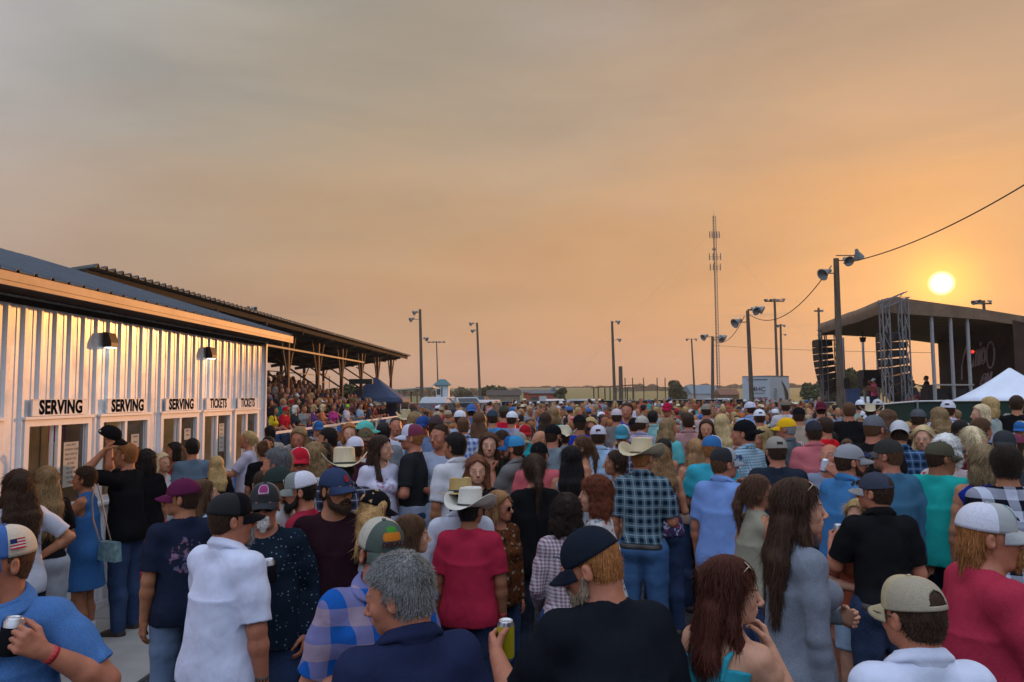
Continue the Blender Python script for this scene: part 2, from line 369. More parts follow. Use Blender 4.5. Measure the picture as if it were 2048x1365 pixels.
    def mesh(s, vx):
        lo, hi = s.bounds(); B = 6
        nb = np.maximum(1, np.ceil((hi-lo)/(vx*B)).astype(int)); n = nb*B+1
        g = [lo[i]+vx*B*(np.arange(nb[i])+.5) for i in range(3)]
        C = np.stack(np.meshgrid(*g, indexing='ij'), -1).reshape(-1, 3)
        br = vx*B*.5*1.7321
        dc = s.ev(C, br*1.3+.02)
        vol = np.empty(n, np.float32)
        sg = np.where(dc < 0, -1., 1.).reshape(nb)
        big = np.repeat(np.repeat(np.repeat(sg, B, 0), B, 1), B, 2)
        vol[:-1, :-1, :-1] = big; vol[-1] = 1; vol[:, -1] = 1; vol[:, :, -1] = 1
        act = np.nonzero(np.abs(dc) < br*1.25+.012)[0]
        if not len(act): return np.zeros((0, 3)), np.zeros((0, 4), int)
        bi = np.stack(np.unravel_index(act, nb), -1)*B
        o = np.stack(np.meshgrid(*[np.arange(B+1)]*3, indexing='ij'), -1).reshape(-1, 3)
        ch = 2500
        for a in range(0, len(bi), ch):
            I = (bi[a:a+ch, None, :]+o[None]).reshape(-1, 3)
            vol[I[:, 0], I[:, 1], I[:, 2]] = s.ev(lo+I*vx, .02+vx*2)
        return snets(vol, lo, vx)
def snets(vol, lo, vx):
    S = vol < 0; n = np.array(vol.shape)
    cs = sum(S[a:n[0]-1+a, b:n[1]-1+b, c:n[2]-1+c].astype(np.int8) for a in (0, 1) for b in (0, 1) for c in (0, 1))
    I = np.argwhere((cs > 0) & (cs < 8))
    if not len(I): return np.zeros((0, 3)), np.zeros((0, 4), int)
    idx = np.full(n-1, -1, np.int32); idx[I[:, 0], I[:, 1], I[:, 2]] = np.arange(len(I))
    acc = np.zeros((len(I), 3)); cnt = np.zeros(len(I))
    cor = [(a, b, c) for a in (0, 1) for b in (0, 1) for c in (0, 1)]
    val = {c: vol[I[:, 0]+c[0], I[:, 1]+c[1], I[:, 2]+c[2]] for c in cor}
    for ax in range(3):
        for c in cor:
            if c[ax]: continue
            e = list(c); e[ax] = 1; v0 = val[c]; v1 = val[tuple(e)]
            m = (v0 < 0) != (v1 < 0); t = v0[m]/(v0[m]-v1[m])
            p = np.tile(np.array(c, float), (len(t), 1)); p[:, ax] += t
            acc[m] += p; cnt[m] += 1
    Vt = lo+(I+acc/cnt[:, None])*vx
    F = []
    for ax in range(3):
        u, v = (ax+1) % 3, (ax+2) % 3
        sl0 = [slice(None)]*3; sl1 = [slice(None)]*3
        sl0[ax] = slice(0, -1); sl1[ax] = slice(1, None)
        a = S[tuple(sl0)]; b = S[tuple(sl1)]
        E = np.argwhere(a != b)
        E = E[(E[:, u] > 0) & (E[:, v] > 0) & (E[:, u] < n[u]-1) & (E[:, v] < n[v]-1)]
        if not len(E): continue
        ins = a[E[:, 0], E[:, 1], E[:, 2]]
        q = []
        for du, dv in ((1, 1), (0, 1), (0, 0), (1, 0)):
            J = E.copy(); J[:, u] -= du; J[:, v] -= dv; q.append(idx[J[:, 0], J[:, 1], J[:, 2]])
        q = np.stack(q, 1); q[~ins] = q[~ins][:, ::-1]; F.append(q)
    return Vt, np.concatenate(F)
def put_mesh(name, Vt, F, smooth=True, tint=None):
    me = bpy.data.meshes.new(name); F = np.asarray(F)
    me.vertices.add(len(Vt)); me.vertices.foreach_set('co', np.asarray(Vt, np.float32).ravel())
    w = F.shape[1]; me.loops.add(F.size); me.loops.foreach_set('vertex_index', F.astype(np.int32).ravel())
    me.polygons.add(len(F)); me.polygons.foreach_set('loop_start', np.arange(len(F), dtype=np.int32)*w)
    try: me.polygons.foreach_set('loop_total', np.full(len(F), w, np.int32))
    except Exception: pass
    me.polygons.foreach_set('use_smooth', np.full(len(F), smooth))
    if tint is not None:
        at = me.attributes.new('tint', 'FLOAT_COLOR', 'POINT'); at.data.foreach_set('color', tint.astype(np.float32).ravel())
    me.update(); me.validate(); return me
def vnoise(P, f, seed=0.):
    # cheap smooth pseudo-noise from warped sines, about -1..1
    x, y, z = (P*f).T
    a = np.sin(x*1.7+seed+1.3*np.sin(y*1.1+seed*2.1))+np.sin(y*1.9+2.+1.2*np.sin(z*1.3+seed))+np.sin(z*1.6+4.+1.4*np.sin(x*.9-seed))
    return a/3.
# ---------------------------------------------------------------- people
ARMS = {  # upper-arm direction, forearm direction, palm normal, curl (x is outward for the side)
 'down': ((.16, -.02, -1), (.04, .16, -1), (-1, .1, 0), .35),
 'back': ((.18, -.28, -1), (-.1, -.05, -1), (-.8, -.5, 0), .4),
 'hold': ((.22, .02, -1), (-.28, .95, .12), (-1, -.25, 0), .75),
 'holdlow': ((.2, .02, -1), (-.1, .7, -.55), (-1, -.2, 0), .75),
 'holdhi': ((.2, .22, -1), (-.45, .6, .62), (-1, -.3, .1), .75),
 'belly': ((.28, .05, -1), (-.85, .62, .0), (-.3, -1, 0), .55),
 'cross': ((.22, .30, -1), (-1, .42, .12), (-.2, -1, 0), .5),
 'face': ((-.02, .55, -1), (-.40, .30, 1), (-.4, -.9, .3), .7),
 'neck': ((.10, .55, -.75), (-.55, -.02, 1), (-.5, -.8, 0), .5),
 'hip': ((.8, -.30, -.85), (-.72, .45, -.55), (-.2, -1, -.2), .5),
 'up': ((.25, .95, .24), (-.50, -.52, .80), (-.3, -.6, -.8), .35),
 'raise': ((.05, .95, .10), (.0, .0, 1), (-.4, -.9, 0), .75),
 'holdtop': ((.22, .35, -.85), (-.22, .85, .40), (-1, -.25, 0), .75),
 'holdout': ((.36, .40, -.80), (-.02, .80, .40), (-1, -.1, 0), .75),
 'holdin': ((.55, .12, -.75), (-.60, .42, .58), (-.5, -.86, 0), .75),
 'pocket': ((.32, -.20, -1), (-.12, .35, -1), (-1, .0, 0), .4),
 'reach': ((.15, .6, -.75), (-.1, 1, .1), (-.3, -.1, -1), .4),
 'lap': ((.16, .35, -1), (-.35, .85, -.45), (0, 0, -1), .4),
 'drink': ((.35, .75, -.35), (-.62, .10, .9), (-.6, -.7, 0), .75),
 'phone': ((.22, .35, -1), (-.42, .75, .5), (-.3, -.5, .7), .6),
}
class Rig:
    def __init__(s, sp):
        s.sp = sp; f = sp['sex'] == 'f'; s.f = f; w = s.w = sp.get('w', .3); s.sit = sp.get('sit', False)
        s.dz = -.42 if s.sit else 0; s.R = rot_xyz(-math.radians(sp.get('lean', 2)), 0, 0); s.piv = V3(0, 0, .95)
        s.sw = (.136 if f else .158)+.015*w
        s.S = {}; s.E = {}; s.W = {}; s.D = {}; s.N = {}; s.c = {}; s.g = (.76 if f else .88)*(1+.34*w)
        for i, sd in ((0, -1), (1, 1)):
            u, fo, n, cu = ARMS[sp.get('arms', ('down', 'down'))[i]]
            m = V3(sd, 1, 1); u = unit(V3(*u)*m+V3(sd*.10*w, 0, 0)); fo = unit(V3(*fo)*m); n = V3(*n)*m
            ad = sp.get('adj')
            S = V3(sd*s.sw, -.005, 1.428); E = S+u*.292; W = E+fo*.252
            n = unit(n-fo*(n@fo))
            s.S[sd] = s.X(S); s.E[sd] = s.X(E); s.W[sd] = s.X(W); s.D[sd] = s.R@fo; s.N[sd] = s.R@n; s.c[sd] = cu
        hw = .092+.015*w
        st = sp.get('stance', .0)
        s.H = {}; s.K = {}; s.A = {}
        for sd in (-1, 1):
            if s.sit:
                s.H[sd] = V3(sd*hw, 0, .52); s.K[sd] = V3(sd*(hw+.05), .43, .52); s.A[sd] = V3(sd*(hw+.05), .44, .09)
            else:
                s.H[sd] = V3(sd*hw, -.005, .92); s.K[sd] = V3(sd*(hw+.010), .012+sd*st*.12, .49); s.A[sd] = V3(sd*(hw+.022), -.02+sd*st*.16, .085)
        s.O = s.X(V3(0, .012, 1.527)); p0 = s.X(V3(0, -.012, 1.555))
        s.HR = rot_xyz(-math.radians(sp.get('hp', 0)), math.radians(sp.get('ht', 0)), math.radians(sp.get('hy', 0)))
        s.O = p0+s.HR@(V3(0, .022, -.028))
        s.YR = rot_xyz(0, 0, math.radians(sp.get('hy', 0)))
    def X(s, p): return s.R@(np.asarray(p, float)-s.piv)+s.piv+V3(0, 0, s.dz)
    def h(s, x, y, z): return s.O+s.HR@V3(x, y, z)
    # ---- prims
    def torso(s, q, inf=0., k=.04):
        w, f, X, R = s.w, s.f, s.X, s.R
        def el(c, r, kk=k): q.ell(X(c), V3(*r)+inf, kk, R=R)
        el((0, -.005, 1.30), (.141+.033*w-(.016 if f else 0), .095+.038*w, .17))
        el((0, .0+.03*w, 1.12), (.119+.075*w-(.012 if f else 0), .086+.09*w, .17))
        el((0, .015*w, .97), (.141+.05*w+(.012 if f else 0), .100+.055*w, .13))
        q.cone(X((-s.sw+.03, -.01, 1.405)), X((s.sw-.03, -.01, 1.405)), .050+inf+.012*w, .050+inf+.012*w, k)
        for sd in (-1, 1):
            q.cone(X((0, -.018, 1.49)), X((sd*(s.sw-.03), -.01, 1.418)), .040+inf*.8+.01*w, .036+inf+.01*w, k)
            el((sd*.075, -.055, .93), (.085+.02*w, .08+.02*w, .09))
            if f: el((sd*.072, .085+.03*w, 1.285), (.062+.012*w, .060+.015*w, .062), .03)
            else: el((sd*.075, .055+.02*w, 1.335), (.07, .05, .055), .04)
    def neck(s, q, inf=0.):
        r = (.043 if s.f else .051)+.012*s.w+inf
        q.cone(s.X((0, -.018, 1.40)), s.h(0, -.03, .045), r*1.05, r*.98, .03)
    def arm(s, q, sd, inf=0., t1=1., flare=0., k=.035, fore=True):
        g = s.g; S, E, W = s.S[sd], s.E[sd], s.W[sd]
        e = S+(E-S)*min(1, t1); r = lambda t: (.054*(1-t)+.041*t)*g+inf
        q.cone(S, S+(e-S)*.5, .057*g+inf, (r(min(1, t1)*.5)+flare*.4), k); q.cone(S+(e-S)*.5, e, r(min(1, t1)*.5)+flare*.4, r(min(1, t1))+flare, k)
        if t1 > 1 or fore:
            F = E+(W-E)*.3; q.cone(E, F, .040*g+inf, .042*g+inf, .02); q.cone(F, W, .042*g+inf, .0265*g**.5+inf+flare, .02)
    def hand(s, q, sd, c=None):
        c = s.c[sd] if c is None else c; W, d, n = s.W[sd], s.D[sd], s.N[sd]; th = sd*np.cross(d, n); z = .92 if s.f else 1.04
        q.cone(W-d*.02, W+d*.03*z, .024*z, .022*z, .012)
        ln = (.070, .078, .073, .058)
        for i in range(4):
            kx = W+d*(.088-.006*abs(i-1))*z+th*(.030-.020*i)*z-n*.002
            q.cone(W+d*.02*z+th*(.013-.010*i)*z, kx, .0155*z, .0118*z, .012)
            p = kx; r = .0092*z
            for j, (fr, an) in enumerate(zip((.45, .31, .24), (55, 120, 165))):
                a = math.radians(an*c+4*i*c); v = d*math.cos(a)+n*math.sin(a); p2 = p+v*ln[i]*fr*z
                q.cone(p, p2, r, r*.93, .003 if j else .006); r *= .93; p = p2
        b = W+d*.028*z+th*.020*z+n*.006; v = unit(d*.62+th*.62+n*(.25+.35*c)); p = b+v*.042*z
        q.cone(b, p, .0155*z, .0115*z, .010); v = unit(d*.85+th*.12+n*(.15+.85*c)); p2 = p+v*.032*z
        q.cone(p, p2, .0112*z, .010*z, .004); v = unit(d*.8-th*.1+n*(.1+1.1*c)); q.cone(p2, p2+v*.024*z, .010*z, .0085*z, .004)
    def legs(s, q, inf=0., zend=0., flare=0., k=.03):
        w = s.w
        for sd in (-1, 1):
            H, K, A = s.H[sd], s.K[sd], s.A[sd]; g = 1+.28*w+(.04 if s.f else 0)
            q.cone(H, H+(K-H)*.5, .086*g+inf, .073*g+inf, k); q.cone(H+(K-H)*.5, K, .073*g+inf, .055*g+inf+flare*.4, .02)
            C = K+(A-K)*.30; C = C+V3(0, -.012, 0); q.cone(K, C, .053*g+inf+flare*.4, .055*g+inf+flare*.5, .02); q.cone(C, A, .055*g+inf+flare*.5, .037+inf+flare, .02)
    def foot(s, q, sd, inf=0.):
        A = s.A[sd]
        q.cone(A, A+V3(0, -.01, -.045), .036+inf, .034+inf, .02)
        q.cone(A+V3(0, -.03, -.052), A+V3(sd*.012, .13, -.058), .031+inf, .027+inf, .03); q.cone(A+V3(0, .02, -.02), A+V3(sd*.01, .10, -.05), .03+inf, .028+inf, .02)
    def head(s, q, full=True):
        h, R, f = s.h, s.HR, s.f; fw = 1+.10*s.w
        q.ell(h(0, -.014, .146), V3(.0745, .0935, .083), .02, R=R)
        q.ell(h(0, .032, .094), V3(.060*fw, .060, .078), .03, R=R)
        q.ell(h(0, .034, .040), V3(.050*fw*(.93 if f else 1), .050, .040), .025, R=R)
        q.ell(h(0, .070, .020), V3(.022, .020, .017), .022, R=R)
        if s.w > .6: q.ell(h(0, .03, .002), V3(.05, .05, .03), .03, R=R)
        if not full: return
        q.cone(h(-.034, .079, .128), h(.034, .079, .128), .012, .012, .014)
        for sd in (-1, 1):
            q.ell(h(sd*.040, .060, .084), V3(.020, .020, .022), .02, R=R)
            q.ell(h(sd*.031, .1035, .109), V3(.017, .017, .0105), .013, 's', R=R)
            q.ell(h(sd*.031, .0765, .109), V3(.0165, .0145, .0135), .003, R=R)
            q.cone(h(sd*.046, .080, .118), h(sd*.017, .090, .118), .0042, .0045, .005)   # upper lid
            q.ell(h(sd*.078, -.008, .100), V3(.011, .018, .030), .006, R=R@rot_xyz(0, 0, -sd*.35))
            q.ell(h(sd*.088, .000, .102), V3(.006, .009, .016), .006, 's', R=R)
        q.cone(h(0, .088, .120), h(0, .111, .082), .0085, .0105, .012); q.ell(h(0, .113, .0775), V3(.0115, .0115, .0095), .008, R=R)
        for sd in (-1, 1): q.ell(h(sd*.013, .102, .073), V3(.0075, .0095, .0065), .006, R=R)
        q.ell(h(0, .080, .050), V3(.028, .017, .019), .016, R=R)
        q.ell(h(0, .0930, .0535), V3(.025, .0075, .0042), .004, R=R); q.ell(h(0, .0925, .0450), V3(.022, .0080, .0052), .004, R=R)
        q.cone(h(-.024, .0960, .0490), h(.024, .0960, .0490), .0018, .0018, .003, 's')
    def tint(s, Vt, sp, fine=True):
        T = np.zeros((len(Vt), 4)); p = (Vt-s.O)@s.HR; x, y, z = np.abs(p[:, 0]), p[:, 1], p[:, 2]
        sk = np.array(sp.get('skin', SKIN[0])); hr = np.array(sp.get('browc', sp.get('hairc', (.05, .03, .02))))
        near = (y > .03) & (z > -.03) & (z < .2) & (x < .09)
        def put(m, col, a=1.):
            m = np.clip(m, 0, 1)*a; T[:, :3] = T[:, :3]*(1-m[:, None])+np.array(col)*m[:, None]; T[:, 3] = np.maximum(T[:, 3], m)
        g = lambda cx, cy, rx, ry, y0=.05: np.where(y > y0, np.clip(2.2-1.6*np.sqrt(((x-cx)/rx)**2+((z-cy)/ry)**2), 0, 1), 0)
        T[:, :3] = sk
        put(g(.042, .075, .028, .020), sk*np.array([1.15, .78, .74]), .25)
        put(g(0, .078, .014, .012, .1), sk*np.array([1.1, .75, .7]), .35)
        st = sp.get('stub', 0)
        if st:
            m = np.clip((.066-z)/.02, 0, 1)*np.clip((y-.0)/.02, 0, 1)*(p[:, 2] > -.03)
            m = np.maximum(m, np.clip((.115-z)/.02, 0, 1)*np.clip(1-np.abs(y-.03)/.016, 0, 1)*(x > .05)); put(m, hr*.9, st)
        put(g(0, .0530, .025, .0042, .08), sk*np.array([.85, .42, .40]) if not sp.get('lips') else sp['lips'], .85)
        put(g(0, .0450, .021, .0046, .08), sk*np.array([.9, .48, .45]) if not sp.get('lips') else sp['lips'], .85)
        if fine: put(g(0, .049, .022, .0016, .08), sk*.25, .8)
        else: T[:, 3] = T[:, 3]
        put(g(.033, .1335, .021, .0048, .06), hr*.7, .9)
        put(g(.031, .109, .0125, .0052, .07), (.55, .52, .50), .95)
        put(g(.031, .109, .0052, .0050, .07), (.03, .022, .016), 1)
        put(g(.031, .1150, .0150, .0022, .07), (.03, .02, .02), (.75 if s.f else .5) if fine else .3)
        if fine: put(g(.009, .0705, .0042, .0028, .09), sk*.2, .6)
        return T

SKIN = [(.44, .185, .095), (.36, .145, .070), (.54, .27, .165), (.28, .110, .052), (.12, .048, .024), (.42, .155, .085)]

def fold(P, D, amp, sc=1., seed=0.):
    Q = P@np.array([[.95, .2, .25], [-.15, .95, .3], [-.25, -.25, .62]])
    n = .9*vnoise(P*np.array([1, 1, .38]), 21*sc, seed)+.4*vnoise(P*np.array([1, 1, .8])+.3, 47*sc, seed+2)
    rg = 1-np.abs(vnoise(Q, 17*sc, seed+4))*3.0; rg2 = 1-np.abs(vnoise(P@np.array([[.9, 0, .3], [0, 1, -.3], [.35, .2, .7]]), 25*sc, seed+7))*3.4
    return D+amp*(.85*n-.38*np.clip(rg, 0, 1)**1.5-.2*np.clip(rg2, 0, 1)**1.5+.12)

def hat_on(sp): return bool(sp.get('hat'))
def build_person(sp, vx=.008, vh=None):
    """returns list of (part name, verts, quads, tint or None) in local space (height 1.75, facing +Y)"""
    r = Rig(sp); vh = vh or vx; out = []; fine = vh < .006; face = vh < .012
    full = vx <= .02
    # ---- body: fine shells for head and hands, coarser under the clothes, one mesh
    sh = []
    if vh < vx-1e-6:
        q = Sdf(); r.torso(q); r.legs(q); r.foot(q, -1); r.foot(q, 1)
        for sd in (-1, 1): r.arm(q, sd, t1=.5, fore=False, inf=-.004)
        sleeveless = sp['top'][0] in ('tank', 'strap')
        sh.append(q.mesh(vx))
        q = Sdf(); r.head(q, face); r.neck(q)
        tq = Sdf(); r.torso(tq, .0012 if sleeveless else -.003); q.ops += tq.ops; q.half(r.X((0, 0, 1.20 if sleeveless else 1.36)), (0, 0, -1)); sh.append(q.mesh(vh))
        for sd in (-1, 1):
            q = Sdf(); r.arm(q, sd); r.hand(q, sd); sh.append(q.mesh(vh))
    else:
        q = Sdf(); r.torso(q); r.legs(q); r.neck(q); r.head(q, face); r.foot(q, -1); r.foot(q, 1)
        for sd in (-1, 1): r.arm(q, sd, k=.03); (r.hand(q, sd) if vx <= .011 else q.cone(r.W[sd], r.W[sd]+r.D[sd]*.12, .03, .022, .02))
        sh.append(q.mesh(vx))
    nb = 0; VV = []; FF = []
    for v, f in sh: VV.append(v); FF.append(f+nb); nb += len(v)
    Vb = np.concatenate(VV); out.append(('body', Vb, np.concatenate(FF), r.tint(Vb, sp, vh < .0058)))
    # ---- top
    kind = sp['top'][0]; hem = sp.get('hem', {'tee': .86, 'polo': .86, 'shirt': .85, 'long': .86, 'tank': .90, 'strap': .93, 'dress': .60, 'vest': .9, 'cardigan': .62, 'sleeveless': .9}.get(kind, .86))
    tuck = sp.get('tuck', False); loose = .011+.003*(not r.f)
    q = Sdf(); r.torso(q, loose*.7, .05)
    w = r.w
    q.neckz = 0
    if tuck: hem = .985
    if r.sit: hem = .93 if hem > .8 else .80
    if not r.sit:
        yy = (.103 if not r.f else .095)+.078*w+loose; xx = (.140 if not r.f else .124)+.055*w+loose
        if not tuck:
            fl = (.030 if not r.f else .036) if kind not in ('dress', 'cardigan') else .085
            q.ecyl(1.26, hem-.03, (xx-.030, yy-.030), (xx+fl, yy+fl*.8), (0, .02*w), (0, .012*w), .085)
    if kind in ('tee', 'polo', 'dresstee'): t1, fl = .80, .014
    elif kind == 'shirt': t1, fl = .88, .016
    elif kind in ('long', 'cardigan'): t1, fl = 2, .006
    elif kind == 'cap': t1, fl = .4, .012
    else: t1 = 0
    slv = []
    for sd in (-1, 1):
        if t1 > 0:
            a = Sdf(); r.arm(a, sd, .009, t1, fl, .045, fore=t1 > 1)
            if t1 < 1:
                e = r.S[sd]+(r.E[sd]-r.S[sd])*t1; u = unit(r.E[sd]-r.S[sd]); a.half(e, u)
                if fine: a.cone(e-u*.03, e+u*.02, (.054*(1-t1)+.041*t1)*r.g+fl*.35, (.054*(1-t1)+.041*t1)*r.g+fl*.6, .002, 's')
            slv.append(a)
    if t1 == 0:
        for sd in (-1, 1):   # arm holes
            q.cone(r.S[sd]+V3(-sd*.0, 0, .05), r.S[sd]+V3(sd*.005, 0, -.10), .062*r.g, .050*r.g, .01, 's')
    X = r.X
    if kind in ('polo', 'shirt'):
        q.cone(X((0, .05, 1.49)), X((0, .13+.04*w, 1.385)), .030, .012, .008, 's')
        
        q.cone(X((0, -.012, 1.46)), X((0, .004, 1.62)), (.046 if not r.f else .040)+.010*w, .070+.012*w, .004, 's')
    elif kind in ('tank', 'sleeveless', 'dress', 'vneck'):
        q.cone(X((0, .03, 1.52)), X((0, .12, 1.41)), .068, .045, .012, 's')
    elif kind == 'strap': pass
    elif kind == 'cardigan':
        q.cone(X((0, .05, 1.52)), X((0, .15, 1.30)), .06, .02, .01, 's')
    else:
        q.ell(X((0, .022, 1.515)), V3(.074, .088, .052)+.012*w, .008, 's', R=r.R)
    hz = X((0, 0, hem))[2]
    if kind == 'strap':
        q.half(X((0, 0, 1.395)), r.R@V3(0, -.12, 1)); 
        for sd in (-1, 1):
            q.cone(X((sd*.070, .095+.03*w, 1.36)), X((sd*.080, .035, 1.462)), .008, .007, .004); q.cone(X((sd*.080, .035, 1.462)), X((sd*.080, -.045, 1.462)), .007, .007, .004); q.cone(X((sd*.080, -.045, 1.462)), X((sd*.075, -.088-.02*w, 1.42)), .007, .008, .004); q.cone(X((sd*.075, -.088-.02*w, 1.42)), X((sd*.068, -.100-.03*w, 1.35)), .008, .008, .004)
    q.half((0, 0, hz), (0, 0, -1))
    seed = sp.get('seed', 1.); amp = .0042 if vx < .0125 else .003
    neckops = [o for o in q.ops if o[0] == 's'] if t1 > 0 else []
    nk = Sdf(); nk.ops = [('u',)+o[1:] for o in neckops]
    def post(P, D):
        for a in slv:
            E = a.ev(P, .08); hh = np.clip(.04-np.abs(D-E), 0, None)/.04; D = np.minimum(D, E)-hh*hh*.01
        if slv and nk.ops: D = np.maximum(D, -nk.ev(P, .03))
        return fold(P, D, amp, seed=seed)
    q.post = post; ob = q.bounds
    def bb():
        lo, hi = ob(); z0 = lo[2]
        for a in slv: l2, h2 = a.bounds(); lo = np.minimum(lo, l2); hi = np.maximum(hi, h2)
        if all(s_.bounds()[0][2] > z0 for s_ in slv): lo[2] = z0
        return lo, hi
    q.bounds = bb
    tv = vx if not fine else max(vh*1.3, .005)
    name = {'tee': 'shirt', 'polo': 'polo_shirt', 'shirt': 'shirt', 'long': 'shirt', 'tank': 'top', 'strap': 'top', 'dress': 'dress', 'cardigan': 'cardigan', 'sleeveless': 'top'}.get(kind, 'shirt')
    v, f = q.mesh(tv); out.append((name, v, f, None))
    if kind in ('polo', 'shirt') and face:   # collar
        q = Sdf(); n = r.R@rot_xyz(-.38, 0, 0)
        R0 = (.066 if not r.f else .057)+.014*w; q.ell(X((0, -.058-.01*w, 1.508)), V3(.055, .022, .028), .014, R=r.R)
        q.tor(X((0, .000, 1.512)), R0+.006, .0085, n, .0, sx=1.06); q.tor(X((0, .002, 1.500)), R0+.012, .0085, n, .014, sx=1.09)
        q.tor(X((0, -.004, 1.528)), R0-.001, .0065, n, .014, sx=1.0); q.tor(X((0, .006, 1.494)), R0+.017, .006, n, .014, sx=1.12)
        for sd in (-1, 1): q.cone(X((sd*.030, R0+.014, 1.468)), X((sd*.052, R0+.036+.03*w, 1.425)), .011, .005, .015)
        q.cone(X((0, .05, 1.53)), X((0, .14, 1.42)), .014, .020, .004, 's')
        v, f = q.mesh(tv); out.append(('collar', v, f, None))
    # ---- bottom
    bk = sp['bot'][0]; q = Sdf()
    if bk in ('jeans', 'trousers'):
        q.ecyl  # waist and legs
        for c, rr in (((0, .015*w, .97), (.143+.05*w, .101+.055*w, .13)),): q.ell(X(c), V3(*rr)+.008, .03, R=r.R)
        for sd in (-1, 1): q.ell(X((sd*.075, -.055, .93)), V3(.087+.02*w, .082+.02*w, .09)+.006, .03, R=r.R)
        r.legs(q, .012 if bk == 'jeans' else .018, flare=.012)
        for sd in (-1, 1): q.half(r.A[sd]+V3(0, 0, -.035), (0, 0, -1)) if not r.sit else None
        q.half(X((0, 0, 1.03)), (0, 0, 1)); fa = .004
    elif bk == 'shorts':
        for c, rr in (((0, .015*w, .97), (.143+.05*w, .101+.055*w, .13)),): q.ell(X(c), V3(*rr)+.008, .03, R=r.R)
        for sd in (-1, 1): q.ell(X((sd*.075, -.055, .93)), V3(.087, .082, .09)+.006+.02*w, .03, R=r.R)
        zk = sp.get('short', .56)
        for sd in (-1, 1):
            H, K = r.H[sd], r.K[sd]; g = 1+.28*w; t = 1.1 if r.sit else (.92-zk)/.43
            q.cone(H, H+(K-H)*min(t, .95), .086*g+.016, (.086-.03*t)*g+.040*t+.004, .03)
        if not r.sit: q.half((0, 0, zk+.02), (0, 0, -1))
        q.half(X((0, 0, 1.03)), (0, 0, 1)); fa = .004
    else:
        zk = sp.get('short', .50)
        q.ell(X((0, 0, .97)), V3(.16+.06*w, .118+.06*w, .13), .03, R=r.R)
        if r.sit:
            for sd in (-1, 1): q.cone(r.H[sd], r.K[sd], .11, .08, .06)
        else: q.ecyl(.98, zk, (.16+.05*w, .125+.05*w), (.20+.05*w, .17+.05*w), k=.03); q.half((0, 0, zk+.01), (0, 0, -1))
        q.half(X((0, 0, 1.04)), (0, 0, 1)); fa = .005
    q.post = lambda P, D: fold(P, D, fa*.7, 1.2, 5.)
    v, f = q.mesh(max(vx, .008)); out.append(({'jeans': 'jeans', 'trousers': 'trousers', 'shorts': 'shorts', 'skirt': 'skirt'}[bk], v, f, None))
    if full and bk in ('jeans', 'trousers') and sp.get('belt'):
        q = Sdf(); q.ell(X((0, .015*w, .97)), V3(.143+.05*w, .101+.055*w, .13)+.014, .03, R=r.R)
        for sd in (-1, 1): q.ell(X((sd*.075, -.055, .93)), V3(.087+.02*w, .082+.02*w, .09)+.011, .03, R=r.R)
        q.half(X((0, 0, .985)), (0, 0, 1)); q.half(X((0, 0, .945)), (0, 0, -1)); v, f = q.mesh(.008); out.append(('belt', v, f, None))
    # ---- shoes
    boots = sp.get('boots')
    for sd in (-1, 1):
        q = Sdf(); r.foot(q, sd, .010)
        if boots: q.cone(r.A[sd]+V3(0, 0, .12), r.A[sd], .062, .050, .02)
        q.half(r.A[sd]+V3(0, 0, -.088 if True else 0), (0, 0, -1))
        if not boots: q.half(r.A[sd]+V3(0, 0, .0), (0, 0, 1))
        v, f = q.mesh(max(vx, .009)); out.append(('boot' if boots else 'shoe', v, f, None))
    # ---- hair
    hs = sp.get('hair', 'short')
    if hs != 'bald':
        q = hair_sdf(r, hs, sp); v, f = q.mesh(max(vh*1.25, .0045) if face else vx)
        if vh < .0085 and len(f):
            n = int((9000 if hs in ('long', 'wavy', 'bob', 'curly') else 6000)*(1 if vh < .006 else .35)); L = {'short': .013, 'buzz': .008, 'curly': .030, 'wavy': .055, 'bob': .05, 'mullet': .04}.get(hs, .065)
            if hat_on(sp) and hs in ('short', 'buzz'): n //= 2; L *= .7
            v2, f2 = strands(v, f, r, hs, n, int(sp.get('seed', 1)*7)+3, L, .0011 if vh < .006 else .0018, hat_on(sp)); f = np.concatenate([f, f2+len(v)]); v = np.concatenate([v, v2])
        out.append(('hair', v, f, None))
    b = sp.get('beard')
    if b and face:
        q = Sdf(); h = r.h; fw = 1+.1*w
        if b == 'full' or b == 'long':
            for sd in (-1, 1):
                q.cone(h(sd*.068*fw, .012, .085), h(sd*.058*fw, .030, .040), .008, .015, .01); q.cone(h(sd*.054*fw, .034, .035), h(sd*.020, .080, .012), .017, .022, .015)
                q.cone(h(sd*.030, .088, .048), h(sd*.034, .078, .022), .008, .012, .01)
            q.cone(h(0, .082, .018), h(0, .080, -.008 if b == 'full' else -.035), .024, .016, .015)
        if b == 'goatee':
            q.cone(h(0, .090, .022), h(0, .086, -.002), .020, .014, .01)
            for sd in (-1, 1): q.cone(h(sd*.027, .093, .055), h(sd*.022, .088, .022), .006, .010, .008)
        for sd in (-1, 1): q.cone(h(sd*.004, .104, .062), h(sd*.027, .094, .054), .0075, .006, .006)
        q.ell(h(0, .106, .0475), V3(.014, .012, .007), .003, 's', R=r.HR)
        q.post = lambda P, D: D+.0022*np.sin(P[:, 0]*700+3*np.sin(P[:, 2]*120))*np.sin(P[:, 2]*260+P[:, 1]*300)
        v, f = q.mesh(max(vh, .004))
        if vh < .0085 and len(f): v2, f2 = strands(v, f, r, 'beard', 2500 if vh < .006 else 900, 5, .014, .0009); f = np.concatenate([f, f2+len(v)]); v = np.concatenate([v, v2])
        out.append(('beard', v, f, None))
    return out, r

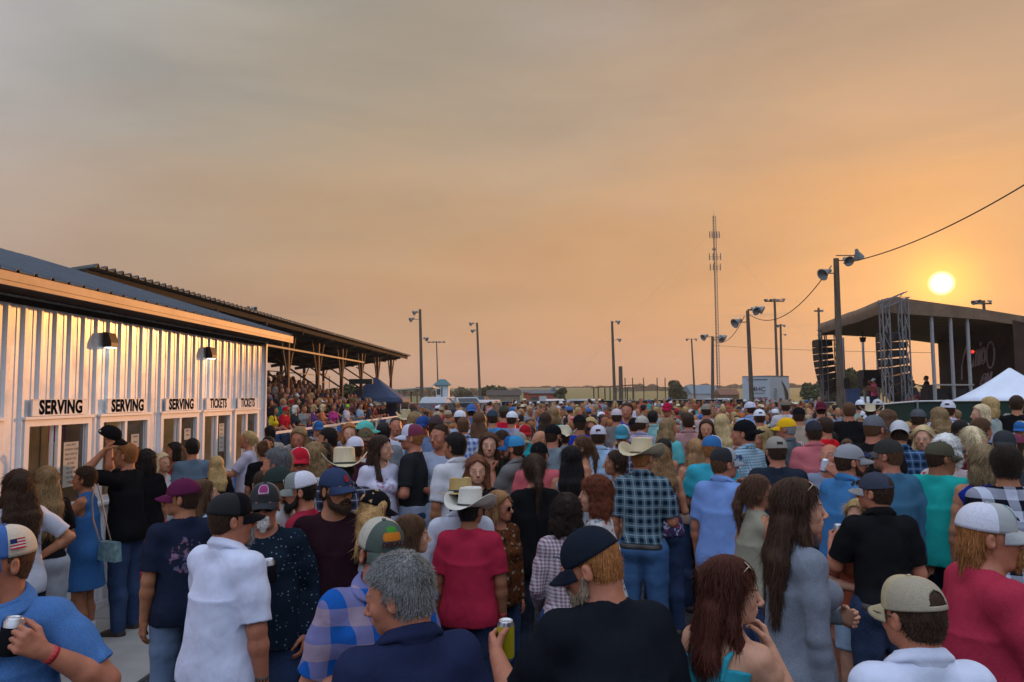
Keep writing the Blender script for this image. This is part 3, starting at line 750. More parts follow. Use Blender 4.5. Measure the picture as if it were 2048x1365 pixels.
def hair_sdf(r, hs, sp):
    q = Sdf(); h, R = r.h, r.HR; hat = bool(sp.get('hat')); Y = r.YR; O = r.O
    g = lambda x, y, z: O+Y@V3(x, y, z)     # follows the yaw only (hangs straight down)
    t = .006 if hat else {'short': .011, 'buzz': .004, 'bob': .018, 'curly': .026, 'long': .016, 'wavy': .020, 'pony': .010, 'bun': .010, 'mullet': .010}.get(hs, .012)
    def cut(P):
        p = (P-O)@R; x, y, z = np.abs(p[:, 0]), p[:, 1], p[:, 2]
        if hs in ('short', 'buzz', 'mullet'):
            a = np.maximum(y-.018+.25*(z-.12), .045-z); a = np.maximum(a, -(z-.075)-(-y)*2.0+.0)
            return np.minimum(a, .186-z-5.*x*x)
        return np.minimum(np.maximum(y-.012, .0-z), .196-z-7.5*x*x)
    q.ell(h(0, -.016, .148), V3(.0745+t, .0935+t, .083+t), .0, R=R)
    if hs in ('short', 'buzz', 'mullet'): q.ell(h(0, -.045, .085), V3(.060+t*.6, .055+t*.5, .07), .03, R=R)
    core = len(q.ops)
    q2 = Sdf()
    if hs in ('long', 'wavy'):
        L = sp.get('hlen', .30); W = .018 if hs == 'wavy' else 0
        q2.ell(h(0, -.050, .07), V3(.082+W, .060, .10), .02, R=R)
        for x in (-.062, -.022, .022, .062):
            q2.cone(g(x*1.1, -.075, .06), g(x*1.35, -.105, -.10), .034+W*.4, .036+W*.5, .03); q2.cone(g(x*1.35, -.105, -.10), g(x*1.25, -.125, -L), .036+W*.5, .020+W*.4, .03)
        for sd in (-1, 1):
            q2.cone(h(sd*.070, .000, .15), g(sd*.082, -.01, .02), .018+W*.5, .024+W*.5, .02)
            if sp.get('front', 1) and hs: q2.cone(g(sd*.082, -.01, .02), g(sd*(.105+W), .030, -.15), .024+W*.5, .022+W*.4, .02); q2.cone(g(sd*(.105+W), .03, -.15), g(sd*.10, .05, -.22), .022+W*.4, .010, .02)
    if hs in ('bob', 'curly'):
        W = .016 if hs == 'curly' else .0
        z0 = sp.get('bobz', -.01)
        q2.ell(h(0, -.045, .06), V3(.088+W, .068+W*.6, .095), .02, R=R)
        for sd in (-1, 1): q2.cone(h(sd*.072, .005, .15), h(sd*(.080+W*.5), .004, z0+.02), .020+W*.5, .024+W*.5, .02)
        for x in (-.05, 0, .05): q2.cone(h(x, -.07, .06), h(x*1.2, -.065, z0), .035, .030+W*.3, .03)
    if hs == 'pony':
        z = .13 if not hat else .085
        q2.ell(h(0, -.112, z), V3(.022, .022, .022), .012, R=R); q2.cone(g(0, -.125, z), g(0, -.150, z-.10), .024, .028, .02); q2.cone(g(0, -.150, z-.10), g(0, -.135, z-.27), .028, .010, .02)
        q2.ell(h(0, -.05, .085), V3(.058, .05, .06), .03, R=R)
    if hs == 'bun':
        q2.ell(h(0, -.085, .215), V3(.040, .040, .036), .012, R=R); q2.ell(h(0, -.05, .085), V3(.060, .05, .06), .03, R=R)
    if hs == 'mullet':
        q2.cone(h(0, -.065, .06), g(0, -.072, -.005), .052, .036, .03)
        for sd in (-1, 1): q2.cone(h(sd*.045, -.05, .07), g(sd*.05, -.052, -.008), .026, .016, .03)
    amp, frq = {'curly': (.007, 1.), 'wavy': (.005, .8), 'short': (.0022, 1.6), 'buzz': (.0005, 1), 'bob': (.003, 1), 'long': (.0035, 1)}.get(hs, (.003, 1)); seed = sp.get('seed', 1.)
    def post(P, D):
        D = np.maximum(D, cut(P))
        if q2.ops:
            E = q2.ev(P, .05); hh = np.clip(.02-np.abs(D-E), 0, None)/.02; D = np.minimum(D, E)-hh*hh*.005
            p = (P-O)@R; face = np.sqrt((p[:, 0]/.066)**2+((p[:, 1]-.085)/.075)**2+((p[:, 2]-.075)/.11)**2)
            D = np.maximum(D, (1-face)*.06)
        if hs in ('curly', 'wavy'): return D+amp*vnoise(P, 75*frq, seed)+amp*.5*vnoise(P, 150, seed+1)
        p = (P-O)@Y; az = np.arctan2(p[:, 0], -p[:, 1]+.02)
        if hs in ('short', 'buzz'): return D+amp*(np.sin(P[:, 0]*520+4*vnoise(P, 30, seed))*np.sin(P[:, 1]*260+P[:, 2]*240+seed)+.8*vnoise(P, 60, seed))
        return D+amp*(.6*np.sin(az*26+2.2*vnoise(P, 14, seed))+.5*np.sin(az*57+3*vnoise(P, 18, seed+3)))
    q.post = post
    # bounds need the hanging parts: add them far inside the op list as no-ops for evaluation
    q.extra = q2
    ob = q.bounds
    def bb():
        lo, hi = ob()
        if q2.ops: l2, h2 = q2.bounds(); lo = np.minimum(lo, l2); hi = np.maximum(hi, h2)
        return lo-.01, hi+.01
    q.bounds = bb
    return q

def strands(Vt, Fq, r, kind, n, seed, L=.05, wd=.0011, hat=False):
    """thin locks of hair laid over a hair surface, loose at the ends"""
    rnd = np.random.RandomState(seed); v = Vt; e1 = v[Fq[:, 2]]-v[Fq[:, 0]]; e2 = v[Fq[:, 3]]-v[Fq[:, 1]]; N = np.cross(e1, e2); ar = np.linalg.norm(N, axis=1); N /= ar[:, None]+1e-12
    k = rnd.choice(len(Fq), n, p=ar/ar.sum()); P0 = v[Fq[k]].mean(1); n0 = N[k]; Q = (P0-r.O)@r.HR
    if hat: m_ = Q[:, 2] < .118; k = k[m_]; P0 = P0[m_]; n0 = n0[m_]; Q = Q[m_]; n = len(k)
    if kind in ('short', 'buzz', 'beard'):
        w = np.array([0, -.07, .22]); d = (Q-w); d[:, 2] *= .5; d = d@r.HR.T
        if kind == 'beard': d = np.tile(np.array([0, .15, -1.]), (n, 1))@r.HR.T
        d += n0*.08*np.linalg.norm(d, axis=1)[:, None]
    else: d = np.tile(np.array([0., 0., -1.]), (n, 1)); d[Q[:, 2] > .16] += (np.stack([np.sign(Q[:, 0])*.8, -.25+0*Q[:, 0], 0*Q[:, 0]], 1)@r.HR.T)[Q[:, 2] > .16]
    d /= np.linalg.norm(d, axis=1)[:, None]+1e-9
    d = d-n0*(d*n0).sum(1)[:, None]*(.55 if kind not in ('short', 'buzz', 'beard') else .35); d += .22*rnd.randn(n, 3)*(.5 if kind in ('long', 'pony', 'bob', 'mullet') else (.35 if kind in ('short', 'buzz') else 1.))
    d /= np.linalg.norm(d, axis=1)[:, None]+1e-9
    s_ = np.cross(d, n0); s_ /= np.linalg.norm(s_, axis=1)[:, None]+1e-9; LL = L*(.5+.9*rnd.rand(n))[:, None]; pts = []
    bend = rnd.randn(n, 3)*(.05 if kind in ('short', 'buzz') else .14)+n0*.06
    for t in (0, .33, .66, 1.): pts.append(P0-n0*.0015+d*LL*t+bend*LL*t*t+n0*.0025*np.sin(t*2.2))
    W = [wd, wd, wd*.8, wd*.25]; VV = np.stack([p+s_*w_*q for p, w_ in zip(pts, W) for q in (-1, 1)], 1).reshape(-1, 3)
    b = np.arange(n)[:, None, None]*8; F = (b+np.array([[0, 1, 3, 2], [2, 3, 5, 4], [4, 5, 7, 6]])[None]).reshape(-1, 4)
    return VV, F
# ---------------------------------------------------------------- hats, glasses, cans and the people builder
def frame_at(r, off, rx=0., rz=0.):
    M = Matrix([list(map(float, row)) for row in r.HR]).to_4x4(); p = r.h(*off); M.translation = Vector([float(x) for x in p]); return M@Matrix.Rotation(rz, 4, 'Z')@Matrix.Rotation(rx, 4, 'X')
HATM = {}
def cap_meshes(trucker=True, opening=False, lod=0):
    k = ('cap', trucker, opening, lod)
    if k in HATM: return HATM[k]
    nt, npj = ((150, 34) if opening else (60, 14)) if lod == 0 else (20, 6); rx, ry, hz = .0865, .107, .102
    def P(th, t):       # t 0 at the rim, 1 at the button
        a = t*math.pi/2; c = max(math.cos(a), 0)**(.80 if trucker else .92); z = hz*math.sin(a)**(.95)
        fr = max(0, math.sin(th)); 
        if trucker: z += .016*fr**2*math.sin(a*1.0)*math.cos(a)*1.6; c = c*(1+.05*fr*t)
        seam = 1-.006*math.exp(-((((th-math.pi/2) % (math.pi/3))-0) if ((th-math.pi/2) % (math.pi/3)) < math.pi/6 else ((th-math.pi/2) % (math.pi/3))-math.pi/3)**2/.0016)*(lod == 0)
        return (rx*c*math.cos(th)*seam, ry*c*math.sin(th)*seam, z*seam)
    c = MB(); v = []; f = []; mi = []
    for i in range(npj+1):
        for j in range(nt): v.append(P(2*math.pi*j/nt, i/npj))
    for i in range(npj):
        for j in range(nt):
            th = 2*math.pi*(j+.5)/nt; back = math.pi*1.5; da = abs((th-back+math.pi) % (2*math.pi)-math.pi); t = (i+.5)/npj
            if opening and t > .10 and (da/.42)**2+((t-.10)/.30)**2 < 1: continue
            f.append((i*nt+j, i*nt+(j+1) % nt, (i+1)*nt+(j+1) % nt, (i+1)*nt+j)); mi.append(0 if math.sin(th) > (.30 if trucker else -2) else 1)
    n = len(v); c.v = v; c.f = f; c.mi = mi; c.sm = [True]*len(f)
    c.lathe([(.009, hz-.001), (.008, hz+.004), (.0005, hz+.006)], 8, 0)
    # bill
    b = MB(); A = 1.02; nu, nv = (20, 6) if lod == 0 else (8, 3)
    def B(u, w_):
        th = math.pi/2+(u-.5)*2*A*.98; x0, y0, z0 = P(th, .02); s_ = (u-.5)*2
        L = .074*math.sqrt(max(0, 1-abs(s_)**2.8)); x = x0*(1+.04*w_); y = y0-.004+L*w_; z = .010-.018*w_-.026*s_*s_*w_-.008*s_*s_
        return (x, y, z)
    b.sheet([[B(i/nu, j/nv) for i in range(nu+1)] for j in range(nv+1)])
    ms = []
    for q, nm in ((c, 'cap_crown'), (b, 'cap_bill')):
        me = bpy.data.meshes.new(nm); me.from_pydata(q.v, [], q.f); me.polygons.foreach_set('material_index', q.mi); me.polygons.foreach_set('use_smooth', q.sm); me.update(); ms.append(me)
    HATM[k] = ms; return ms
def hat_mesh(kind, lod=0):
    k = (kind, lod)
    if k in HATM: return HATM[k]
    n = 64 if lod == 0 else 24; cow = kind == 'cowboy'
    prof = []
    BR = .105 if cow else .075; H = .125 if cow else .10
    for t in (1., .97, .85, .7, .5, .3, .12, 0): prof.append(('b', t))
    for t in (.08, .25, .45, .65, .8, .9, .97, 1.): prof.append(('c', t))
    for t in (.85, .6, .35, .15, .001): prof.append(('t', t))
    g = []
    for kd, t in prof:
        row = []
        for j in range(n):
            th = 2*math.pi*j/n; c, s_ = math.cos(th), math.sin(th)
            if kd == 'b':
                x, y = c*(.086+BR*t*(1+.0*abs(c))), s_*(.106+BR*1.0*t); z = (.095*abs(c)**2.4*t**1.7-.022*abs(s_)**3*t) if cow else -.012*t+.012*t*abs(c)
                if cow: x *= 1-.10*t*abs(c)
            elif kd == 'c':
                k_ = 1-.10*t-.0*t; x, y, z = c*.086*k_, s_*.106*k_, H*t*(1+(.12 if s_ > 0 else -.02)*abs(s_)*(1 if cow else 0))
                if cow and s_ > .3: x *= 1-.35*t*t*(s_-.3); y *= 1-.05*t
            else:
                x, y = c*.086*.90*t, s_*.106*.90*t; z = H*(1+(.12 if s_ > 0 else -.02)*abs(s_)*t*(1 if cow else 0))+(.010*math.sin(t*3.14)-.030*math.exp(-(x/.024)**2)*(1-t**4))
                if cow and s_ > .3: x *= 1-.35*(s_-.3)
            row.append((x, y, z))
        g.append(row+[row[0]])
    b = MB(); b.sheet(g); me = bpy.data.meshes.new(kind+'_hat'); me.from_pydata(b.v, [], b.f); me.polygons.foreach_set('use_smooth', b.sm)
    bm = bmesh.new(); bm.from_mesh(me); bmesh.ops.remove_doubles(bm, verts=bm.verts, dist=1e-5); bm.to_mesh(me); bm.free(); me.update()
    band = MB(); band.sheet([[(x*1.03, y*1.03, z) for x, y, z in [(math.cos(2*math.pi*j/40)*.0862*(1-.10*t), math.sin(2*math.pi*j/40)*.1062*(1-.1*t), H*t) for j in range(41)]] for t in (.03, .20 if not cow else .13)])
    mb_ = bpy.data.meshes.new('hat_band'); mb_.from_pydata(band.v, [], band.f); mb_.polygons.foreach_set('use_smooth', band.sm); mb_.update()
    HATM[k] = [me, mb_]; return HATM[k]
def solid(o, t=.003):
    m = o.modifiers.new('thickness', 'SOLIDIFY'); m.thickness = t; m.offset = -1; return o
def put_hat(r, root, hat, lod=0):
    """hat = (kind, colour, second colour, options)"""
    kind, c1, c2 = hat[:3]; op = hat[3] if len(hat) > 3 else {}
    tilt = math.radians(op.get('tilt', -6))
    if kind in ('cap', 'trucker'):
        cr, bl = cap_meshes(kind == 'trucker', op.get('opening', False), lod); rz = math.pi if op.get('back') else op.get('turn', 0)
        M = frame_at(r, (0, -.013, op.get('z', .136)), tilt if not op.get('back') else 0, rz)
        o = link('cap', cr, None, root, c1); o.matrix_local = M
        if not cr.materials: cr.materials.append(m_cloth()); cr.materials.append(m_cloth('mesh'))
        if len(cr.materials) > 1:
            o.material_slots[1].link = 'OBJECT'; o.material_slots[1].material = hat_second(c2, kind == 'trucker' and lod == 0)
            if op.get('camo'): o.material_slots[0].link = 'OBJECT'; o.material_slots[0].material = m_cloth('camo', (.10, .09, .05), (.03, .03, .02))
        if lod == 0: solid(o, .002)
        b = link('bill', bl, m_cloth(), o, op.get('bill', c1)); solid(b, .004)
        if lod == 0 and op.get('logo'): op['logo'](o)
        return o
    cow, band = hat_mesh(kind, lod)
    o = link('cowboy_hat' if kind == 'cowboy' else 'hat', cow, m_cloth('straw'), root, c1); o.matrix_local = frame_at(r, (0, -.013, .142), tilt, op.get('turn', 0)); solid(o, .003)
    if lod < 2: b = link('hat_band', band, m_obj('band_leather', .5), o, c2); solid(b, .002)
    return o
def hat_second(c2, mesh):
    k = ('second', c2, mesh)
    if k in MC: return MC[k]
    b = NB('cap_back'); v = b.coord()
    if mesh:
        vo = b.n('TexVoronoi'); vo.inputs['Scale'].default_value = 330; b.l(v, vo.inputs['Vector']); col = b.mix(b.math('LESS_THAN', vo.outputs['Distance'], .28), c2, tuple(x*.35 for x in c2))
    else: col = b.mix(b.rng(b.noise(14, v, 3), .3, .7), tuple(x*.85 for x in c2), c2)
    b.col(col); b.set(Roughness=.85); MC[k] = b.m; return b.m
def glasses(r, root, sun=True, up=False, c=(.02, .02, .02), lens=(.015, .015, .02), z=None):
    """spectacles or sunglasses; up = pushed on to the hair or the cap bill"""
    fr = MB(); ln = MB(); n = 14
    for sd in (-1, 1):
        pts = [(sd*.033+.025*math.cos(2*math.pi*i/n), 0, .0-.003+.019*math.sin(2*math.pi*i/n)) for i in range(n)]
        fr.tube(pts+[pts[0]], .0022, 5, cap=False); ln.prism([(x, .001, zz) for x, y, zz in pts], (0, -.002, 0))
        fr.tube([(sd*.058, 0, .004), (sd*.072, -.03, .006), (sd*.076, -.10, .004), (sd*.073, -.125, -.010)], .0022, 5)
    fr.tube([(-.009, 0, .004), (0, .002, .007), (.009, 0, .004)], .0022, 5)
    o = fr.build('sunglasses' if sun else 'glasses', m_obj('glasses_frame', .3), root, c)
    l = ln.build('lenses', m_lens(lens, sun), o)
    if up == 'hair': o.matrix_local = frame_at(r, (0, .050, .218), .80)
    elif up == 'bill': o.matrix_local = frame_at(r, (0, .118, .162), .25)
    elif up == 'back': o.matrix_local = frame_at(r, (0, -.115, .150), 0, math.pi)
    elif up == 'nape': o.matrix_local = frame_at(r, (0, -.095, .04), 0, math.pi)
    elif up == 'chest':
        M = Matrix.Identity(4); p = r.X((-.03, .128+.035*r.w, 1.33)); M.translation = Vector([float(a) for a in p]); o.matrix_local = M@Matrix.Rotation(1.45, 4, 'Y')@Matrix.Rotation(.25, 4, 'X')
    else: o.matrix_local = frame_at(r, (0, .103, .109))
    return o
def m_lens(c, sun):
    k = ('lens', c, sun)
    if k in MC: return MC[k]
    b = NB('lens'); b.col(b.mix(b.rng(b.noise(20, b.coord(), 1), .3, .7, 0, .2), c, tuple(x*.5 for x in c))); b.set(Roughness=.08); b.b.inputs['Specular IOR Level'].default_value = .8
    if not sun: b.b.inputs['Transmission Weight'].default_value = .9; b.b.inputs['IOR'].default_value = 1.05
    MC[k] = b.m; return b.m
def can_obj(p, axis, label, c=(.55, .55, .57), tall=False, cozy=None, sc=1., text_=None):
    root = empty('drink_can', p, 0, label, 'can', 'drink cans held in the crowd')
    H = .155 if tall else .122; R = .033; b = MB()
    b.lathe([(.001, .004), (.022, .004), (.026, 0), (R-.004, .006), (R, .014), (R, H-.016), (R-.006, H-.004), (R-.006, H), (R-.009, H), (R-.010, H-.005), (.001, H-.005)], 24)
    o = b.build('can_body', plain('can_aluminium', (.62, .62, .64), .28, .9, .05), root)
    s_ = MB(); s_.lathe([(R+.0008, .015), (R+.0008, H-.018)], 24); s_.lathe([(R-.001, .015), (R-.001, H-.018)], 24); s_.build('can_print', m_obj('can_print', .35), root, c, fix=False) if cozy is None else None
    if cozy: s_ = MB(); s_.lathe([(.001, -.004), (R+.004, -.004), (R+.005, 0), (R+.005, H*.72), (R+.001, H*.72+.002)], 24); s_.build('can_sleeve', m_cloth(), root, cozy)
    t = MB(); t.lathe([(.001, H-.002), (.008, H-.002), (.008, H-.0035)], 12, c=(.003, 0, 0)); t.build('pull_tab', plain('can_aluminium', (.62, .62, .64), .28, .9, .05), root)
    if text_: text('lettering', text_, .03, plain('white_print', (.75, .75, .75), .6), root, Matrix.Translation((0, -R-.0065, H*.4))@Matrix.Rotation(math.pi/2, 4, 'X'), .001)
    a = Vector(axis).normalized(); root.rotation_euler = a.to_track_quat('Z', 'Y').to_euler(); root.scale = (sc,)*3
    return root
PATN = {}
def finish_person(sp, parts, r, loc, rz, H, label, group=None, meshes=None, lod=0):
    s_ = H/1.75 if not r.sit else H/1.75
    root = empty('person', loc, rz, label, 'person', group, s_)
    made = []
    top = sp['top']; bot = sp['bot']
    for i, (nm, v, f, t) in enumerate(parts):
        if len(v) == 0: continue
        if meshes is not None and meshes[i] is not None: me = meshes[i]
        else:
            me = put_mesh(nm, v, f, True, t)
            if meshes is not None: meshes[i] = me
        if nm == 'body': m, c = m_skin(), sp.get('skin', SKIN[0])
        elif nm == 'hair': m, c = m_hair(), sp.get('hairc', (.05, .03, .02))
        elif nm == 'beard': m, c = m_hair(), sp.get('beardc', sp.get('hairc', (.05, .03, .02)))
        elif nm in ('jeans', 'trousers', 'shorts', 'skirt'): m, c = m_cloth(*(bot[2] if len(bot) > 2 else (('denim',) if nm == 'jeans' else ('plain',)))), bot[1]
        elif nm in ('shoe', 'boot'): m, c = m_obj('shoe_leather', .5), sp.get('shoec', (.06, .05, .045))
        elif nm == 'belt': m, c = m_obj('belt_leather', .4), sp.get('beltc', (.03, .02, .015))
        else: m, c = m_cloth(*(top[2] if len(top) > 2 else ('plain',))), top[1]
        made.append(link(nm, me, m, root, c))
    if sp.get('hat'): put_hat(r, root, sp['hat'], lod)
    for g in sp.get('glasses', ()): glasses(r, root, **g)
    if lod == 0 and sp.get('watch'):
        for sd, cc in sp['watch']:
            d = Vector([float(x) for x in r.D[sd]]); b = MB(); 
            b.tube([Vector([float(x) for x in r.W[sd]])-d*.035, Vector([float(x) for x in r.W[sd]])-d*.012], .031*r.g**.5, 14, r2=.0295*r.g**.5, cap=False); b.build('wristband', m_obj('band_rubber', .5), root, cc, fix=False).modifiers.new('thickness', 'SOLIDIFY').thickness = .003
    for cn in sp.get('cans', ()):
        sd = cn['hand']; W_ = r.W[sd]; d = r.D[sd]; n = r.N[sd]; th = sd*np.cross(d, n)
        c0 = W_+d*.075+n*.052-th*(.055 if not cn.get('tall') else .075)
        Mw = Matrix.LocRotScale(Vector(loc), Matrix.Rotation(rz, 3, 'Z').to_quaternion(), Vector((s_,)*3))
        can_obj(Mw@Vector([float(x) for x in c0]), (Matrix.Rotation(rz, 3, 'Z')@Vector([float(x) for x in th])*.25+Vector((0, 0, 1))), cn['label'], cn.get('c', (.5, .5, .52)), cn.get('tall', False), cn.get('cozy'), 1., cn.get('text'))
    return root
# ---------------------------------------------------------------- the setting
def sm(a, b, x): t = min(1, max(0, (x-a)/(b-a))); return t*t*(3-2*t)
def gz(x, y):                      # the ground climbs a little towards the arena, then swells far off into low farmland
    return .14*sm(8, 26, y)+.14*sm(29, 40, y)
def fargz(x, y):
    d = math.hypot(x, y); return gz(x, y)+9.5*sm(220, 900, d)*(1+.18*math.sin(x/260+1)+.10*math.sin(x/97+2))
def mat_ground():
    b = NB('ground_mix'); g = b.n('NewGeometry'); P = g.outputs['Position']; sp = b.n('SeparateXYZ'); b.l(P, sp.inputs[0])
    vo = b.n('TexVoronoi'); vo.inputs['Scale'].default_value = 42; b.l(P, vo.inputs['Vector'])
    vo2 = b.n('TexVoronoi'); vo2.inputs['Scale'].default_value = 19; b.l(P, vo2.inputs['Vector'])
    gc = b.n('ValToRGB'); b.l(vo.outputs['Color'], gc.inputs[0]); e = gc.color_ramp.elements; e[0].color = (.030, .035, .042, 1); e[1].color = (.15, .155, .16, 1)
    gcol = b.mix(b.rng(vo.outputs['Distance'], .2, .7), gc.outputs[0], (.02, .022, .026)); gcol = b.mix(b.rng(b.noise(.9, P, 3), .4, .7, 0, .45), gcol, (.075, .07, .06))
    gr = b.n('ValToRGB'); b.l(b.noise(34, P, 4), gr.inputs[0]); e = gr.color_ramp.elements; e[0].position = .3; e[0].color = (.020, .030, .010, 1); e[1].position = .75; e[1].color = (.075, .095, .030, 1)
    grass = b.mix(b.rng(b.noise(.35, P, 3), .4, .65, 0, .8), gr.outputs[0], (.10, .095, .05))
    edge = b.math('ADD', sp.outputs[1], b.math('MULTIPLY', b.noise(.5, P, 4), 5.)); m = b.rng(edge, 12.2, 13.2)
    col = b.mix(m, gcol, grass)
    b.col(col); b.set(Roughness=.9)
    b.bump(b.math('MULTIPLY', b.rng(vo.outputs['Distance'], 0, .6, 1, 0), b.rng(m, 0, 1, 1, .2)), .9, .02); return b.m
def mat_field():
    b = NB('field'); g = b.n('NewGeometry'); P = g.outputs['Position']; mp = b.n('Mapping'); mp.inputs['Scale'].default_value = (.006, .022, .01); b.l(P, mp.inputs[0])
    r = b.n('ValToRGB'); b.l(b.noise(2.2, mp.outputs[0], 3), r.inputs[0]); e = r.color_ramp.elements; e[0].position = .35; e[0].color = (.016, .070, .018, 1); e[1].position = .62; e[1].color = (.045, .10, .030, 1); x = e.new(.48); x.color = (.022, .088, .022, 1)
    b.col(b.mix(1., r.outputs[0], b.rng(b.noise(.6, P, 5), .3, .7, .7, 1.25), 'MULTIPLY')); b.set(Roughness=1.); return b.m
def grid_ground():
    def sheet(name, xs, ys, fz, mat, off=0):
        b = MB(); b.sheet([[(x, y, fz(x, y)+off) for x in xs] for y in ys]); o = b.build(name, mat); tag(o, kind='structure'); return o
    xs = [-60+i*2 for i in range(71)]; ys = [-12+i*1.5 for i in range(50)]
    sheet('ground', xs, ys, gz, mat_ground(), 0)
    X = sorted(set([-1600, -1200, -900, -700]+[i*60 for i in range(-9, 18)]+[1200, 1500, 2000])); Y = [-200, -60, -14, 20, 60, 61.5, 100, 160, 220, 260, 310, 360, 420, 500, 600, 700, 800, 900, 1000, 1300, 1700]
    def ff(x, y): 
        near = (-62 < x < 82) and (-13 < y < 61)
        return fargz(x, y)-(.5 if near else .02)
    Xn = sorted(set(X+[-60, 80, -58, 78])); sheet('field', Xn, Y, ff, mat_field())
    b = MB(); b.box((-5.05+.05*0, 0, -.05), (-3.03, 0, .0)) if False else None
    pad = MB(); L0, L1 = -5.05, -3.08
    pts = [(-5.3, -3), (-3.35, -3), (-3.05, 6.2), (-2.72, 13.6), (-4.6, 13.6)]
    pad.prism([(x, y, -.02) for x, y in pts], (0, 0, .045))
    b = NB('concrete'); v = b.coord(); b.col(b.mix(b.rng(b.noise(3, v, 5), .35, .7, 0, .7), (.36, .35, .33), (.27, .26, .245))); b.set(Roughness=.85); b.bump(b.noise(50, v, 3), .2, .004)
    pad.build('pavement', b.m)['kind'] = 'structure'
    j = MB()
    for y in (3.2, 5.6, 8.0, 10.4): j.box((-4.75, y, .0252), (-2.95 if y > 6 else -3.1, y+.012, .0262))
    j.build('pavement_joints', plain('joint', (.09, .09, .085), .95))['kind'] = 'structure'
grid_ground()
YAW = math.atan(76/1500)                        # the direction the serving building and the grandstand run in
MW = Matrix.Rotation(-YAW, 4, 'Z')               # local: x = to the right of the line, y = along it
def wl(x, y, z=0): return MW@Vector((x, y, z))
C_, S_ = math.cos(YAW), math.sin(YAW)
WO = wl(0, -.253)                               # where the building's own frame starts
# ---- serving building: wall plane at local x = -5.0*cos
WX = -5.0*C_
def mat_steel(name, c, rough=.32, sc=1.):
    b = NB(name); v = b.coord(); b.col(b.mix(1., c, b.rng(b.noise(1.2, v, 5), .3, .7, .88, 1.08), 'MULTIPLY')); b.set(Roughness=b.rng(b.noise(4, v, 3), .3, .7, rough*.8, rough*1.3)); b.b.inputs['Specular IOR Level'].default_value = .6
    mp = b.coord((1, 1, .15)); b.bump(b.noise(3.5, mp, 3), .16, .03); return b.m
def serving_building():
    root = empty('serving_building', WO, -YAW, 'white ribbed metal serving building with blue metal roof and ticket windows', 'building')
    y0, y1, zt = 1.0, 13.10, 3.30; x = WX
    steel = mat_steel('white_siding', (.80, .81, .82), .26)
    wins = [(5.95, 6.85), (7.13, 8.17), (8.32, 9.36), (9.62, 10.66), (10.77, 11.75), (11.86, 12.84)]
    # ribbed siding: profile along y, holes left for the windows
    prof = []; y = y0; pitch = .2286
    while y < y1:
        for dy, dx in ((0, 0), (.055, 0), (.062, .006), (.078, .006), (.085, 0), (.135, 0), (.152, .022), (.182, .022), (.199, 0)): prof.append((y+dy, dx))
        y += pitch
    prof = [p for p in prof if p[0] < y1]+[(y1, 0)]
    w = MB()
    zlv = [0.02, 1.19, 2.09, zt]
    for i in range(len(prof)-1):
        (ya, da), (yb, db) = prof[i], prof[i+1]; ym = (ya+yb)/2
        hole = any(a+.03 < ym < b-.03 for a, b in wins)
        for za, zb in zip(zlv[:-1], zlv[1:]):
            if hole and za > 1: 
                if zb < 3: continue
            w._add([(x+da, ya, za), (x+db, yb, za), (x+db, yb, zb), (x+da, ya, zb)], [(0, 1, 2, 3)], 0, False)
    wall = w.build('wall', steel, root)
    e = MB(); e.box((x-9, y1-.1, .02), (x-.05, y1, zt+.1)); e.box((x-9, y0, .02), (x-.04, y0+.1, zt)); e.box((x-9.1, y0, .02), (x-9, y1, zt)); e.box((x-.045, y0, .02), (x-.02, 5.8, 1.1)) if False else None
    e.prism([(x-9, y1-.09, zt), (x+.02, y1-.09, zt), (x-4.5, y1-.09, zt+1.45)], (0, .08, 0)); e.build('end_wall', steel, root)
    tr = plain('white_trim', (.80, .78, .76), .45, 0, .05)
    t = MB(); t.box((x-.02, y1-.015, .02), (x+.05, y1+.035, zt)); t.box((x-.25, y1+.012, .02), (x-.021, y1+.035, zt)); t.box((x+.024, y0, .02), (x+.034, y1-.02, .09)); t.build('corner_trim', tr, root)
    # roof: 4 in 12, ridge running along, ribs down the slope
    ex = x+.42; ez = 3.37; sl = math.tan(math.radians(17.0)); half = 4.9; r = MB(); ye = y1+.30; roofm = mat_steel('blue_roofing', (.022, .042, .062), .45)
    n = int((ye-y0)/.2286); rows = [[], []]
    ys = []
    for i in range(n+1):
        yy = y0+i*.2286
        for dy, dz in ((0, 0), (.15, 0), (.16, .022), (.19, .022), (.20, 0)):
            if yy+dy <= ye: ys.append((yy+dy, dz))
    r.sheet([[(ex, yy, ez+.03+dz) for yy, dz in ys], [(ex-half, yy, ez+.03+half*sl+dz) for yy, dz in ys], [(ex-2*half, yy, ez+.03+dz) for yy, dz in ys]], 0, False)
    ro = r.build('roof', roofm, root, fix=False); m = ro.modifiers.new('thickness', 'SOLIDIFY'); m.thickness = .012; m.offset = 0
    f = MB(); f.box((ex-.03, y0, ez-.055), (ex-.005, ye, ez+.022)); f.box((ex-.034, y0, ez-.095), (ex-.012, ye, ez-.0552)); fm = plain('fascia_wood', (.46, .30, .17), .5, 0, .25, 2.5); f.build('fascia', fm, root)
    s2 = MB(); s2.box((x+.01, y0, ez-.090), (ex-.035, ye, ez-.075)); s2.box((x+.023, y0, ez-.175), (x+.034, ye-.3, ez-.116)); s2.build('soffit_and_shade', plain('soffit_and_shade', (.025, .022, .020), .9), root)  # near-black soffit and wall-top strip stand in for the eave's shade
    rk = MB(); rk.prism([(ex-.01, ye-.02, ez-.10), (ex-.01, ye-.02, ez+.02), (ex-half, ye-.02, ez+.02+half*sl), (ex-half, ye-.02, ez-.10+half*sl)], (0, .022, 0)); rk.build('rake_trim', tr, root)
    c = MB()
    for i in range(n):
        yy = y0+i*.2286+.05; c.box((ex-.028, yy, ez+.0225), (ex-.004, yy+.08, ez+.0285))
    c.build('closure_strip', plain('closure', (.01, .01, .01), .9), root)
